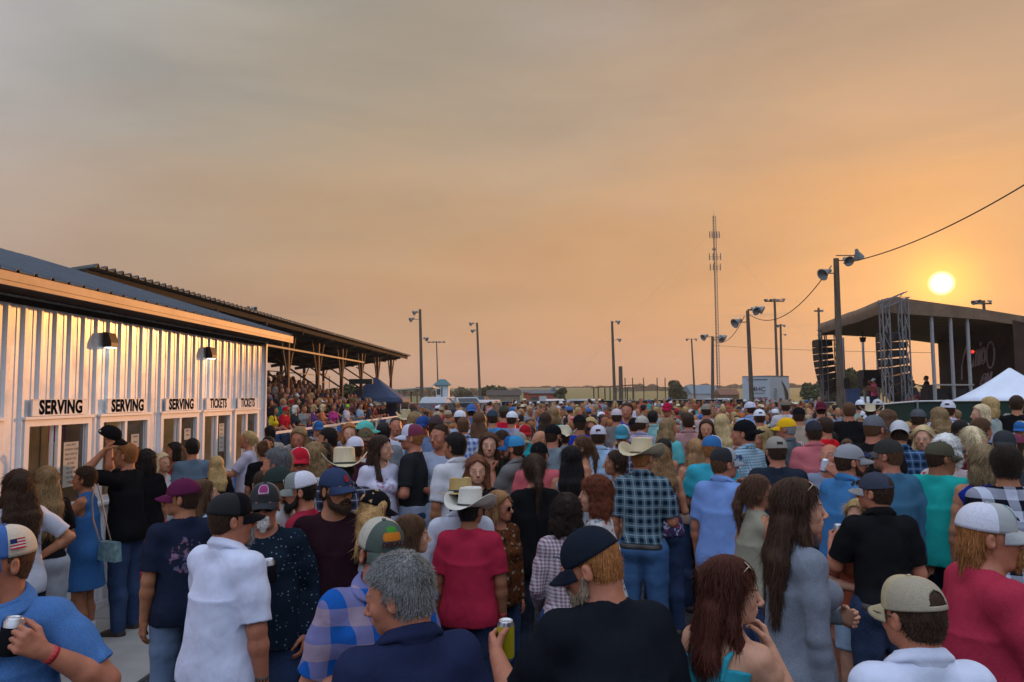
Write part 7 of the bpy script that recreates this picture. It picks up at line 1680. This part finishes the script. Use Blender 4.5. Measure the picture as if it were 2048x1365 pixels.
P(1720, 800, 16.5, 0, 'broad man in sage green shirt and white cap below the guitarist', w=.8, top=('tee', (.26, .34, .28)), hat=('cap', WHITE, WHITE, dict()))
P(1755, 799, 15.5, 4, 'broad man in white tee and black-backed white cap before the stage', w=.7, top=('tee', (.5, .53, .62)), hat=('trucker', WHITE, (.5, .5, .5), dict(opening=True)))
P(1641, 804, 14.0, 6, 'man in grey graphic tee and maroon and white cap', w=.6, top=('tee', (.16, .18, .22), ('graphic', (.4, .4, .4), (.3, .3, .3))), hat=('trucker', (.12, .015, .03), WHITE, dict(back=True)))
P(1597, 815, 12.0, 0, 'man in beige jacket and black cap above the yellow cap', w=.4, top=('tee', (.34, .27, .2)), hat=('cap', BLACK, BLACK, dict()))
P(1519, 819, 12.4, 10, 'man in dark green top and white cap above the black cap', w=.4, top=('tee', (.01, .05, .045)), sk=5, hat=('cap', WHITE, WHITE, dict(opening=True)))
P(1501, 804, 14.6, 14, 'man in pale blue shirt and white cap facing left, in the middle rows', w=.5, top=('shirt', (.26, .36, .56)), hy=30, hat=('cap', (.5, .5, .58), (.5, .5, .58), dict()), sk=5)
P(1571, 800, 15.5, 0, 'man in white jersey and brown cap in the middle rows', w=.6, top=('tee', (.48, .44, .46)), hat=('cap', (.20, .15, .11), (.20, .15, .11), dict()), sk=5)
P(1412, 808, 14.5, 0, 'man in pale pink tee and tan cap in the middle rows', w=.6, top=('tee', (.42, .30, .28)), hat=('cap', (.24, .20, .15), (.24, .20, .15), dict()), sk=5)
P(1023, 823, 13.0, -25, 'person in clean white cap near the middle of the crowd', w=.4, top=('tee', (.30, .26, .34)), sk=5, hat=('cap', WHITE, WHITE, dict()))
P(1008, 812, 14.0, 0, 'man in red jersey and dark brown cap near the middle', w=.5, top=('tee', (.45, .01, .03)), hat=('cap', (.05, .05, .03), (.05, .05, .03), dict()))
P(985, 820, 12.5, 0, 'man in bright blue tee and dark cap left of the red jersey', w=.5, top=('tee', (.06, .22, .42)), hat=('cap', (.03, .05, .07), (.03, .05, .07), dict()))
P(1091, 826, 12.2, 0, 'person with long brown hair in an olive top, middle rows', sex='f', hair='long', hlen=.2, hc=H_DBR, top=('tee', (.04, .045, .04)))
P(1108, 815, 13.5, 20, 'woman with dark blond bob and teal striped tee, middle rows', sex='f', hair='bob', hc=H_DBL, top=('tee', (.03, .30, .30), ('hstripe', (.5, .5, .5))))
P(1233, 818, 12.8, 5, 'man in heather grey tee and red-white cap, middle rows', w=.5, top=('tee', (.16, .14, .13)), hat=('cap', (.5, .42, .42), (.4, .3, .3), dict()), sk=5)
P(1255, 806, 13.4, 165, 'man in royal blue tee holding a cup near his mouth', w=.5, arms=('holdhi', 'down'), hair='short', hc=H_DBR, top=('tee', (.02, .05, .28)), sk=5)
P(1335, 806, 15.5, 160, 'person in crimson cap in the middle rows', w=.4, top=('tee', (.25, .3, .3)), hat=('cap', (.35, .01, .04), (.35, .01, .04), dict()), sk=5)
P(812, 815, 14.5, 178, 'person in broad cream cowboy hat below the wire fence', w=.4, top=('tee', (.05, .06, .05)), sk=0, hat=('cowboy', (.50, .44, .27), BROWN))
P(829, 826, 11.4, 0, 'woman with wavy fair hair below the wire fence', sex='f', hair='wavy', hlen=.1, hc=H_DBL, top=('tee', (.3, .3, .3)))
P(920, 821, 12.4, 6, 'person in white cap with red brim edge left of centre', w=.5, top=('tee', (.3, .35, .45)), hat=('trucker', WHITE, WHITE, dict(bill=(.3, .2, .2))), sk=5)
P(943, 808, 14.2, 0, 'man in denim shirt and blue cap left of centre', w=.5, top=('shirt', (.10, .18, .36)), hat=('cap', (.05, .12, .3), (.4, .45, .6), dict(back=True)))
# --- performers on the stage
P(1748, 757, 38.5, 115, 'guitarist in pink shirt and white cap playing on the stage', w=.3, arms=('hold', 'belly'), top=('shirt', (.55, .10, .16)), bot=('jeans', BLACK), hat=('cap', WHITE, WHITE, dict()), g=1.30, group='musicians on the stage')
P(1853, 752, 36.5, 75, 'bass player in black on the stage before the blue tarpaulin', w=.4, arms=('holdlow', 'belly'), top=('tee', BLACK), bot=('jeans', BLACK), g=1.30, sk=1, group='musicians on the stage')
P(1741, 759, 41.5, 90, 'musician in a maroon top at the back left of the stage', w=.3, arms=('hold', 'hold'), top=('tee', (.12, .03, .05)), g=1.30, sk=1, group='musicians on the stage')
# ---------------------------------------------------------------- build the listed people (in threads), then the rest of the crowd
def lod_of(Y): return 0 if Y < 5.4 else (1 if Y < 9 else 2)
VX = {0: (.0105, .0042), 1: (.0125, .0062), 2: (.0165, .0115)}
def _job(a):
    sp, loc, yaw, H, label, group = a; Y = loc[1]; l = lod_of(Y); vx, vh = VX[l]
    if 4.2 < Y < 5.4: vx, vh = .0115, .0055
    return build_person(sp, vx, vh)
def taken_from(): return [(p[1][0], p[1][1]) for p in PP]
if QUICK: PP = [p for i, p in enumerate(PP) if p[1][1] < QUICK]
with ThreadPoolExecutor(4) as ex: RES = list(ex.map(_job, PP))
for (sp, loc, yaw, H, label, group), (parts, r) in zip(PP, RES):
    finish_person(sp, parts, r, loc, math.radians(yaw), H, label, group, None, lod_of(loc[1]))
del RES
# one held cap, a handbag, a guitar: things carried by people
def loose_cap(p, rot, c, label):
    cr, bl = cap_meshes(False, True, 0); root = empty('cap', p, 0, label, 'cap'); root.rotation_euler = rot
    o = link('crown', cr, None, root, c); solid(o, .002); o.material_slots[1].link = 'OBJECT'; o.material_slots[1].material = hat_second(c, False); b = link('bill', bl, m_cloth(), root, c); solid(b, .004)
loose_cap(at(219, 872, 7.2), (math.radians(-25), math.radians(20), math.radians(-60)), BLACK, 'black cap held up high in front of the second window')
b = MB(); t = at(212, 1103, 6.95); b.prism([(-.13, 0, -.09), (.13, 0, -.09), (.11, 0, .08), (-.11, 0, .08)], (0, .07, 0)); hb = empty('handbag', t, -.5, 'teal and silver crossbody bag on the hip of the denim dress', 'handbag'); b.build('bag', plain('bag_teal', (.20, .33, .34), .3, .3, .4, 20), hb)
b = MB(); hi = (Matrix.Translation(t)@Matrix.Rotation(-.5, 4, 'Z')).inverted(); b.tube([hi@at(200, 1084, 6.93), hi@at(186, 1040, 6.92), hi@at(184, 1000, 6.93), hi@at(190, 968, 6.98)], .008, 6); b.tube([hi@at(222, 1082, 6.98), hi@at(211, 1040, 6.98), hi@at(203, 1000, 7.0), hi@at(195, 968, 7.02)], .007, 6); b.build('strap', m_obj('strap_leather', .5), hb, (.25, .16, .12))
def guitar(px, py, Y, c, yaw, label):
    g = empty('guitar', at(px, py, Y), math.radians(yaw), label, 'guitar'); b = MB()
    pts = []
    for i in range(24):
        a = i/24*2*math.pi; rr = .19+.035*math.cos(2*a)-.02*math.cos(a); pts.append((rr*math.cos(a)*1.15, -.03, rr*math.sin(a)*.85))
    b.prism(pts, (0, .06, 0)); b.build('body', m_obj('guitar_lacquer', .2), g, c); b = MB(); b.box((-.85, -.035, -.025), (-.15, -.015, .025)); b.box((-1.0, -.035, -.045), (-.85, -.015, .045)); n = b.build('neck', wood, g); g.rotation_euler = (0, math.radians(18), math.radians(yaw))
guitar(1744, 778, 38.25, (.35, .08, .06), -10, 'red electric guitar held by the guitarist in pink'); guitar(1856, 776, 36.2, (.03, .02, .015), -15, 'dark bass guitar held by the player in black')
# hoodie knotted round a waist
q = Sdf(); q.ecyl(.80, 1.03, (.215, .185), (.190, .165), k=.02); q.ecyl(.82, 1.05, (.17, .14), (.165, .14), k=.004, op='s'); q.cone((-.05, .17, .99), (.05, .19, .96), .035, .035, .02); q.cone((-.04, .18, .97), (-.10, .19, .68), .030, .020, .02); q.cone((.04, .18, .97), (.07, .20, .72), .030, .020, .02)
q.cone((0, -.14, .92), (.02, -.17, .62), .11, .07, .05); q.post = lambda P_, D: fold(P_, D, .006); v, f = q.mesh(.010)
for o in [x for x in scn.objects if x.get('label', '').endswith('sweater round his waist')]: link('tied_sweater', put_mesh('tied_sweater', v, f), m_cloth('heather', (.30, .34, .42)), o, (.24, .28, .36))
# ---- prototypes for the middle and far crowd, meshes shared, colours per person
rng = random.Random(11)
PROTO = {}
PS = []
for sex in 'mf':
    for j, (arms, w, hy) in enumerate([(('down', 'hold'), .35, -20), (('belly', 'down'), .6, 15), (('pocket', 'pocket'), .3, 0), (('cross', 'cross'), .5, 30), (('hold', 'down'), .2, -35), (('down', 'down'), .75, 5), (('holdhi', 'down'), .3, 20), (('hip', 'phone'), .25, -10), (('down', 'face'), .45, 25), (('raise', 'down'), .2, 0)]):
        for hair in (('short', 'short') if sex == 'm' else ('long', 'bob')[j % 2:j % 2+1]+(('pony', 'wavy')[j % 2],)):
            PS.append(dict(sex=sex, w=w if sex == 'm' else w*.8, arms=arms, hy=hy, hair=hair, top=('tee' if j % 4 != 3 else 'polo', GREY) if sex == 'm' else (('tee', 'tank', 'tee', 'strap', 'tee', 'tank')[j % 6], GREY), bot=('jeans' if j % 2 == 0 else 'shorts', DENIM), seed=j*2.1+(sex == 'f'), hp=4, hlen=.22))
for j, (arms, hair, sex, w) in enumerate([(('lap', 'lap'), 'short', 'm', .5), (('lap', 'hold'), 'long', 'f', .3), (('cross', 'cross'), 'short', 'm', .7), (('hold', 'lap'), 'bob', 'f', .5), (('face', 'lap'), 'short', 'm', .3), (('lap', 'lap'), 'pony', 'f', .4)]):
    PS.append(dict(sex=sex, w=w, arms=arms, hair=hair, hy=(j*37) % 60-30, top=('tee', GREY), bot=('jeans', DENIM), sit=True, seed=j*1.3, lean=8))
seen_ = set(); PS2 = []
for s_ in PS:
    k = (s_['sex'], s_['arms'], s_['hair'], s_.get('sit'))
    if k not in seen_: seen_.add(k); PS2.append(s_)
PS = PS2
with ThreadPoolExecutor(4) as ex: PR = list(ex.map(lambda s_: build_person(s_, .0165, .0118), PS))
PM = [[None]*len(p[0]) for p in PR]
TOPC = [('white', (.55, .56, .62)), ('black', (.012, .012, .014)), ('navy', (.015, .02, .05)), ('grey', (.18, .19, .21)), ('light blue', (.18, .28, .45)), ('red', (.40, .012, .02)), ('teal', (.02, .26, .28)), ('olive', (.06, .065, .04)), ('pink', (.50, .22, .24)), ('charcoal', (.05, .052, .058)), ('royal blue', (.012, .05, .26)), ('maroon', (.10, .012, .03)), ('tan', (.32, .25, .17)), ('mint', (.16, .42, .36)), ('orange', (.50, .14, .03)), ('lilac', (.30, .24, .42))]
HATC = [('white', WHITE), ('black', BLACK), ('grey', (.2, .2, .21)), ('tan', (.34, .27, .18)), ('navy', (.015, .025, .06)), ('red', (.35, .012, .02)), ('camo green', (.08, .09, .05)), ('blue', (.03, .12, .32))]
HAIRC = [('dark', H_DBR), ('black', H_BLK), ('brown', H_BR), ('blond', H_BLD), ('fair', H_DBL), ('grey', H_GRY), ('ginger', H_GIN)]
PATS = [('', ('plain',)), ('', ('plain',)), ('', ('plain',)), ('checked ', ('check', (.5, .5, .52))), ('plaid ', ('plaid', (.4, .4, .42), (.02, .02, .03))), ('striped ', ('stripe', (.5, .5, .5)))]
LM = [(560, 'below the grandstand rail'), (700, 'left of the dark blue canopy'), (780, 'below the dark blue canopy'), (850, 'below the white booth'), (905, 'below the white van'), (960, 'below the two-lamp pole'), (1030, 'below the tan barn'), (1080, 'below the red brick house'), (1140, 'below the small bushy tree'), (1190, 'below the parked estate car'), (1245, 'below the dugout shelter'), (1300, 'below the backstop posts'), (1355, 'below the round green tree'), (1400, 'below the slim leaning pole'), (1435, 'below the cell tower'), (1500, 'below the trailer lettering'), (1555, 'below the striped trailer side'), (1610, 'right of the white trailer'), (1655, 'below far line array'), (1700, 'beside the tall wooden pole'), (1750, 'below the guitarist'), (1800, 'below the near truss tower'), (1860, 'below the bass player'), (1920, 'before the green fence'), (2000, 'below the white canopy')]
used = {}
def spec_person(seed_, px, Y, rows):
    rr = random.Random(seed_); idx = [i for i, s_ in enumerate(PS) if not s_.get('sit')]
    i = rr.choice(idx); s_ = PS[i]; tn, tc = rr.choice(TOPC[:9] if rr.random() < .6 else TOPC); hn, hc = rr.choice(HAIRC); pn, pat = rr.choice(PATS)
    hat = None
    if rr.random() < (.58 if s_['sex'] == 'm' else .12): hat = (rr.choice(['cap', 'cap', 'trucker', 'cap', 'cowboy'] if rr.random() < .35 else ['cap', 'trucker']), *rr.choice(HATC))
    if hat and hat[0] == 'cowboy': hat = ('cowboy', 'straw', (.58, .50, .34))
    yaw = rr.choice([0, -15, 20, -35, 35, 75, -75, 95, -95, 160, 190, -60, 8, 150, 205, 100, -100]); face = 'facing left' if 50 < yaw < 130 else ('facing right' if -130 < yaw < -50 else ('facing the camera' if yaw > 140 else 'back turned'))
    return i, s_, tn, tc, hn, hc, pn, pat, hat, yaw, face
def uniq(base):
    if len(base.split()) > 16: base = base.replace('checked ', '').replace('striped ', '').replace('plaid ', '')
    n = used.get(base, 0); used[base] = n+1; return base, n
def proto_person(i, sp2, loc, yaw, H, label, group, lod=2):
    parts, r = PR[i]; return finish_person(sp2, parts, r, loc, yaw, H, label, group, PM[i], lod)
def crowd():
    occ = list(taken_from()); pts = []; rr = random.Random(5); n_ = 0
    # positions: rows receding, denser in the middle distance
    cand = []
    for k in range(30000):
        Y = 9.6+(43.0-9.6)*rr.random()**.92; px = rr.uniform(-20, 2070); x = at(px, 790, Y).x
        lx = x*C_-Y*S_  # distance from the grandstand line
        if lx < -6.2 and Y > 12.6: continue
        if Y < 13.5 and lx < -4.3: continue
        if px > 1742 and Y > 16.5: continue
        if px > 1640 and Y > 27: continue
        if 1470 < px < 1600 and Y > 44: continue
        if px < 700 and Y > 17: continue
        if Y < 12.5 and rr.random() < .6: continue
        if px < 800 and Y > 13.5: continue
        if Y > 31 and rr.random() < .75: continue
        if 790 < px < 1010 and (Y > 41 or (Y > 22 and rr.random() < .85)): continue
        pys = at(px, 790, Y)
        d = .50 if Y < 20 else .62
        cand.append((x, Y, px, d))
    cell = {}
    def ok(x, y, d):
        cx, cy = int(x//1), int(y//1)
        for i in (-1, 0, 1):
            for j in (-1, 0, 1):
                for (a, b) in cell.get((cx+i, cy+j), ()): 
                    if (a-x)**2+(b-y)**2 < d*d: return False
        return True
    for (a, b) in occ: cell.setdefault((int(a//1), int(b//1)), []).append((a, b))
    for x, Y, px, d in cand:
        if ok(x, Y, d): cell.setdefault((int(x//1), int(Y//1)), []).append((x, Y)); pts.append((x, Y, px))
        if len(pts) > 620: break
    pts.sort(key=lambda p: p[1]); return pts
pts = crowd(); print('CROWD', len(pts))
NIND = 300-len(PP)-66 if not QUICK else 60
far = []
for n, (x, Y, px) in enumerate(pts):
    i, s_, tn, tc, hn, hc, pn, pat, hat, yaw, face = spec_person(1000+n, px, Y, None)
    rr = random.Random(n); H = (rr.uniform(1.70, 1.88) if s_['sex'] == 'm' else rr.uniform(1.58, 1.72)); v = rr.uniform(.85, 1.15); tc = tuple(min(.7, a*v) for a in tc)
    bc = rr.choice([DENIM, DDENIM, BLACK, LDENIM, KHAKI]); sk = rr.choice([SKIN[0], SKIN[5], SKIN[2], SKIN[1], SKIN[0], SKIN[3]])
    if n < NIND:
        where = min(LM, key=lambda q: abs(q[0]-px))[1]; who = 'man' if s_['sex'] == 'm' else 'woman'
        hd = ('%s cowboy hat' % hat[1] if hat[0] == 'cowboy' else '%s cap' % hat[1]) if hat else ('%s %s hair' % ({'short': 'short', 'long': 'long', 'bob': 'bobbed', 'pony': 'tied', 'wavy': 'wavy'}[s_['hair']], hn))
        lab = '%s in %s%s top, %s, %s, %s' % (who, pn, tn, hd, face, where); lab, dup_ = uniq(lab); lab = lab
        tries = 0
        while dup_ and tries < 12:
            tries += 1; tn, tc = TOPC[(n*5+tries*3) % len(TOPC)]; lab, dup_ = uniq('%s in %s%s top, %s, %s, %s' % (who, pn, tn, hd, face, where))
        sp2 = dict(s_); sp2['top'] = (s_['top'][0], tc, pat); sp2['bot'] = (s_['bot'][0], bc); sp2['hairc'] = hc; sp2['skin'] = sk
        sp2['hat'] = (hat[0], hat[2], hat[2] if hat[0] == 'cap' else ((.5, .5, .5) if hat[0] == 'trucker' else BROWN), dict(back=rr.random() < .2)) if hat else None
        proto_person(i, sp2, (x, Y, gz(x, Y)), math.radians(yaw+rr.uniform(-8, 8))-math.atan((px-CX)/F), H, lab, 'people standing in the crowd')
    else: far.append((x, Y, gz(x, Y), i, tc, hc, bc, sk, hat, yaw, H))
# ---- spectators seated in the grandstand
def mat_attr():
    b = NB('crowd_colours'); a = b.n('Attribute', attribute_name='tint'); b.col(a.outputs['Color']); b.set(Roughness=.85); return b.m
sit = [i for i, s_ in enumerate(PS) if s_.get('sit')]
FRONT = [(566, 811, 21, 'seated man in red shirt and red cap at the grandstand rail', 0, (.42, .012, .025), ('cap', (.40, .01, .02)), H_GRY), (587, 815, 22, 'seated woman with white hair and dark jacket in the front row', 3, (.02, .03, .035), None, H_WHT), (641, 811, 24.5, 'seated blonde woman in orange and white top', 3, (.50, .16, .08), None, H_LBL), (689, 811, 27, 'seated person in lime green cap and white tee', 0, (.50, .50, .56), ('cap', LIME), H_BR), (716, 805, 29, 'seated man in light blue shirt and sunglasses in the front row', 2, (.24, .38, .50), None, H_DBR), (746, 802, 31.5, 'person in tan cowboy hat and maroon top at the end of the front row', 0, (.16, .02, .03), ('cowboy', TAN), H_BR), (736, 806, 30.6, 'person in white cap beside the tan cowboy hat', 4, (.05, .05, .06), ('cap', WHITE), H_BR), (543, 829, 19, 'seated person in yellow top by the building corner', 1, (.55, .42, .02), None, H_BLK), (603, 806, 23, 'seated man in grey tee behind the white-haired woman', 4, (.25, .26, .26), None, H_BR), (664, 806, 26, 'seated woman in magenta top left of the lime cap', 5, (.40, .04, .20), None, H_BR)]
ns = 0
def seat_person(i, x, y, z, yaw, tc, hat, hc, label):
    s_ = PS[i]; sp2 = dict(s_); sp2['top'] = (s_['top'][0], tc); sp2['bot'] = ('jeans', rng.choice([DENIM, DDENIM, BLACK, KHAKI])); sp2['hairc'] = hc; sp2['skin'] = rng.choice([SKIN[0], SKIN[5], SKIN[1]])
    sp2['hat'] = (hat[0], hat[1], hat[1], {}) if hat else None
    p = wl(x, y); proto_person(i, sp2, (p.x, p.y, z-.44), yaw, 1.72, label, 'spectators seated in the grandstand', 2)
busy = set()
def row_xyz(k): return -7.75-.72*k, 1.2+.205*k
for px, py, Y, lab, pi, tc, hat, hc in FRONT:
    x, z = row_xyz(0); 
    # the place on the front bench that shows at this photograph column
    t = (px-CX)/F; y = (x*C_)/(t-S_/C_)/1. if False else None
    best = min([15.6+.1*i for i in range(200)], key=lambda yy: abs(((wl(x, yy).x)/(wl(x, yy).y))*F+CX-px))
    seat_person(sit[pi % len(sit)], x, best, z, math.radians(-90+rng.uniform(-25, 15)-math.degrees(YAW)), tc, hat, hc, lab); busy.add((0, round(best/.62)))
rowname = ['front', 'second', 'third', 'fourth', 'fifth', 'sixth', 'seventh', 'eighth', 'top']
cnt = 0; seats_far = []
for k in range(9):
    for j in range(int((35.6-15.8)/.62)):
        y = 15.9+.62*j+rng.uniform(-.08, .08)
        if rng.random() < (.45 if k == 0 else .16): continue
        if k == 0 and any(abs(b*.62-y) < .6 for kk, b in busy if kk == 0): continue
        x, z = row_xyz(k); p = wl(x, y); px = p.x/p.y*F+CX
        if px < 515: continue
        tn, tc = rng.choice(TOPC[1:] if rng.random() < .6 else TOPC[1:4]); tc = tuple(a*rng.uniform(.2, .9)*(.7 if k < 2 else .5) for a in tc); hn, hc = rng.choice(HAIRC); hat = (rng.choice(['cap', 'cap', 'cowboy']),)+(rng.choice(HATC),) if rng.random() < .3 else None  # tops darkened by row, so their colour carries the roof's shade
        i = rng.choice(sit); yaw = math.radians(-90+rng.uniform(-30, 25)-math.degrees(YAW))
        if cnt < 56 and k < 3 and not QUICK:
            col = min([(575, 'first'), (632, 'second'), (682, 'third'), (722, 'fourth')], key=lambda q: abs(q[0]-px)); side = 'left' if px < col[0] else 'right'
            who = 'man' if PS[i]['sex'] == 'm' else 'woman'; lab, d_ = uniq('%s in %s top%s, %s row, %s of the %s grandstand column' % (who, tn, ' and %s cap' % hat[1][0] if hat else ', %s hair' % hn, rowname[k], side, col[1]))
            t_ = 0
            while d_ and t_ < 10: t_ += 1; tn, tc = TOPC[(cnt*3+t_) % len(TOPC)]; lab, d_ = uniq('%s in %s top%s, %s row, %s of the %s grandstand column' % (who, tn, ' and %s cap' % hat[1][0] if hat else ', %s hair' % hn, rowname[k], side, col[1]))
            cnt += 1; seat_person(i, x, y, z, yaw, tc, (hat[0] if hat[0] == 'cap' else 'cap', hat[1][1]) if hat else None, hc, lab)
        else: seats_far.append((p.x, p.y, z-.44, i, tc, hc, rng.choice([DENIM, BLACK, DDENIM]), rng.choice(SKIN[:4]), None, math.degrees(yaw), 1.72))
# ---- everyone too small to tell apart becomes one mesh
def far_mesh(lst, name, label):
    LO = {}
    def get(i):
        if i not in LO:
            s2 = dict(PS[i]); p, r = build_person(s2, .030, .030); LO[i] = p
        return LO[i]
    with ThreadPoolExecutor(4) as ex:
        ii = sorted(set(a[3] for a in lst)); 
        for i, p in zip(ii, ex.map(lambda i: build_person(dict(PS[i]), .030, .026)[0], ii)): LO[i] = p
    VV, FF, TT = [], [], []; nb = 0
    for (x, y, z, i, tc, hc, bc, sk, hat, yaw, H) in lst:
        a = math.radians(yaw); R = np.array([[math.cos(a), -math.sin(a), 0], [math.sin(a), math.cos(a), 0], [0, 0, 1]]); s_ = H/1.75
        for nm, v, f, t in get(i):
            if not len(v): continue
            c = {'body': sk, 'hair': hc, 'jeans': bc, 'shorts': bc, 'shoe': (.05, .04, .04)}.get(nm, tc)
            VV.append((v*s_)@R.T+np.array([x, y, z])); FF.append(f+nb); nb += len(v); TT.append(np.tile((*c, 1), (len(v), 1)))
        if hat:
            pr = [(.088, 0), (.085, .04), (.06, .085), (.001, .10)] if hat[0] != 'cowboy' else [(.19, .03), (.09, 0), (.08, .10), (.001, .11)]
            V_ = []; F_ = []; n = 10
            for r_, z_ in pr:
                for j in range(n): V_.append((r_*math.cos(j*.6283), r_*1.15*math.sin(j*.6283), z_+1.665))
            for k in range(len(pr)-1):
                for j in range(n): F_.append((k*n+j, k*n+(j+1) % n, (k+1)*n+(j+1) % n, (k+1)*n+j))
            V_ = np.array(V_); VV.append((V_*s_)@R.T+np.array([x, y, z])); FF.append(np.array(F_)+nb); nb += len(V_); TT.append(np.tile((*hat[2], 1), (len(V_), 1)))
    me = put_mesh(name, np.concatenate(VV), np.concatenate(FF), True, np.concatenate(TT)); o = link(name, me, mat_attr()); tag(o, label, 'crowd', kind='stuff')
if not QUICK:
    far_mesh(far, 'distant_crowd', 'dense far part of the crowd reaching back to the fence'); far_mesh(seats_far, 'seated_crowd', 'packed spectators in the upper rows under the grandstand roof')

# ---------------------------------------------------------------- smoky evening air
hz = MB(); hz.box((-1550, -180, -3.), (1950, 1650, 75)); ho = hz.build('haze', None); tag(ho, 'thin smoky evening haze', 'haze', kind='stuff')
hm = bpy.data.materials.new('haze'); hm.use_nodes = True; hn = hm.node_tree; hn.nodes.clear(); pv = hn.nodes.new('ShaderNodeVolumePrincipled'); pv.inputs['Density'].default_value = .00042; pv.inputs['Color'].default_value = (.88, .84, .80, 1); pv.inputs['Anisotropy'].default_value = .25
hn.links.new(pv.outputs[0], hn.nodes.new('ShaderNodeOutputMaterial').inputs['Volume']); ho.data.materials.clear(); ho.data.materials.append(hm)
for o in scn.objects:
    l = o.get('label')
    if l and len(l.split()) > 16: print('LONGLABEL', l)
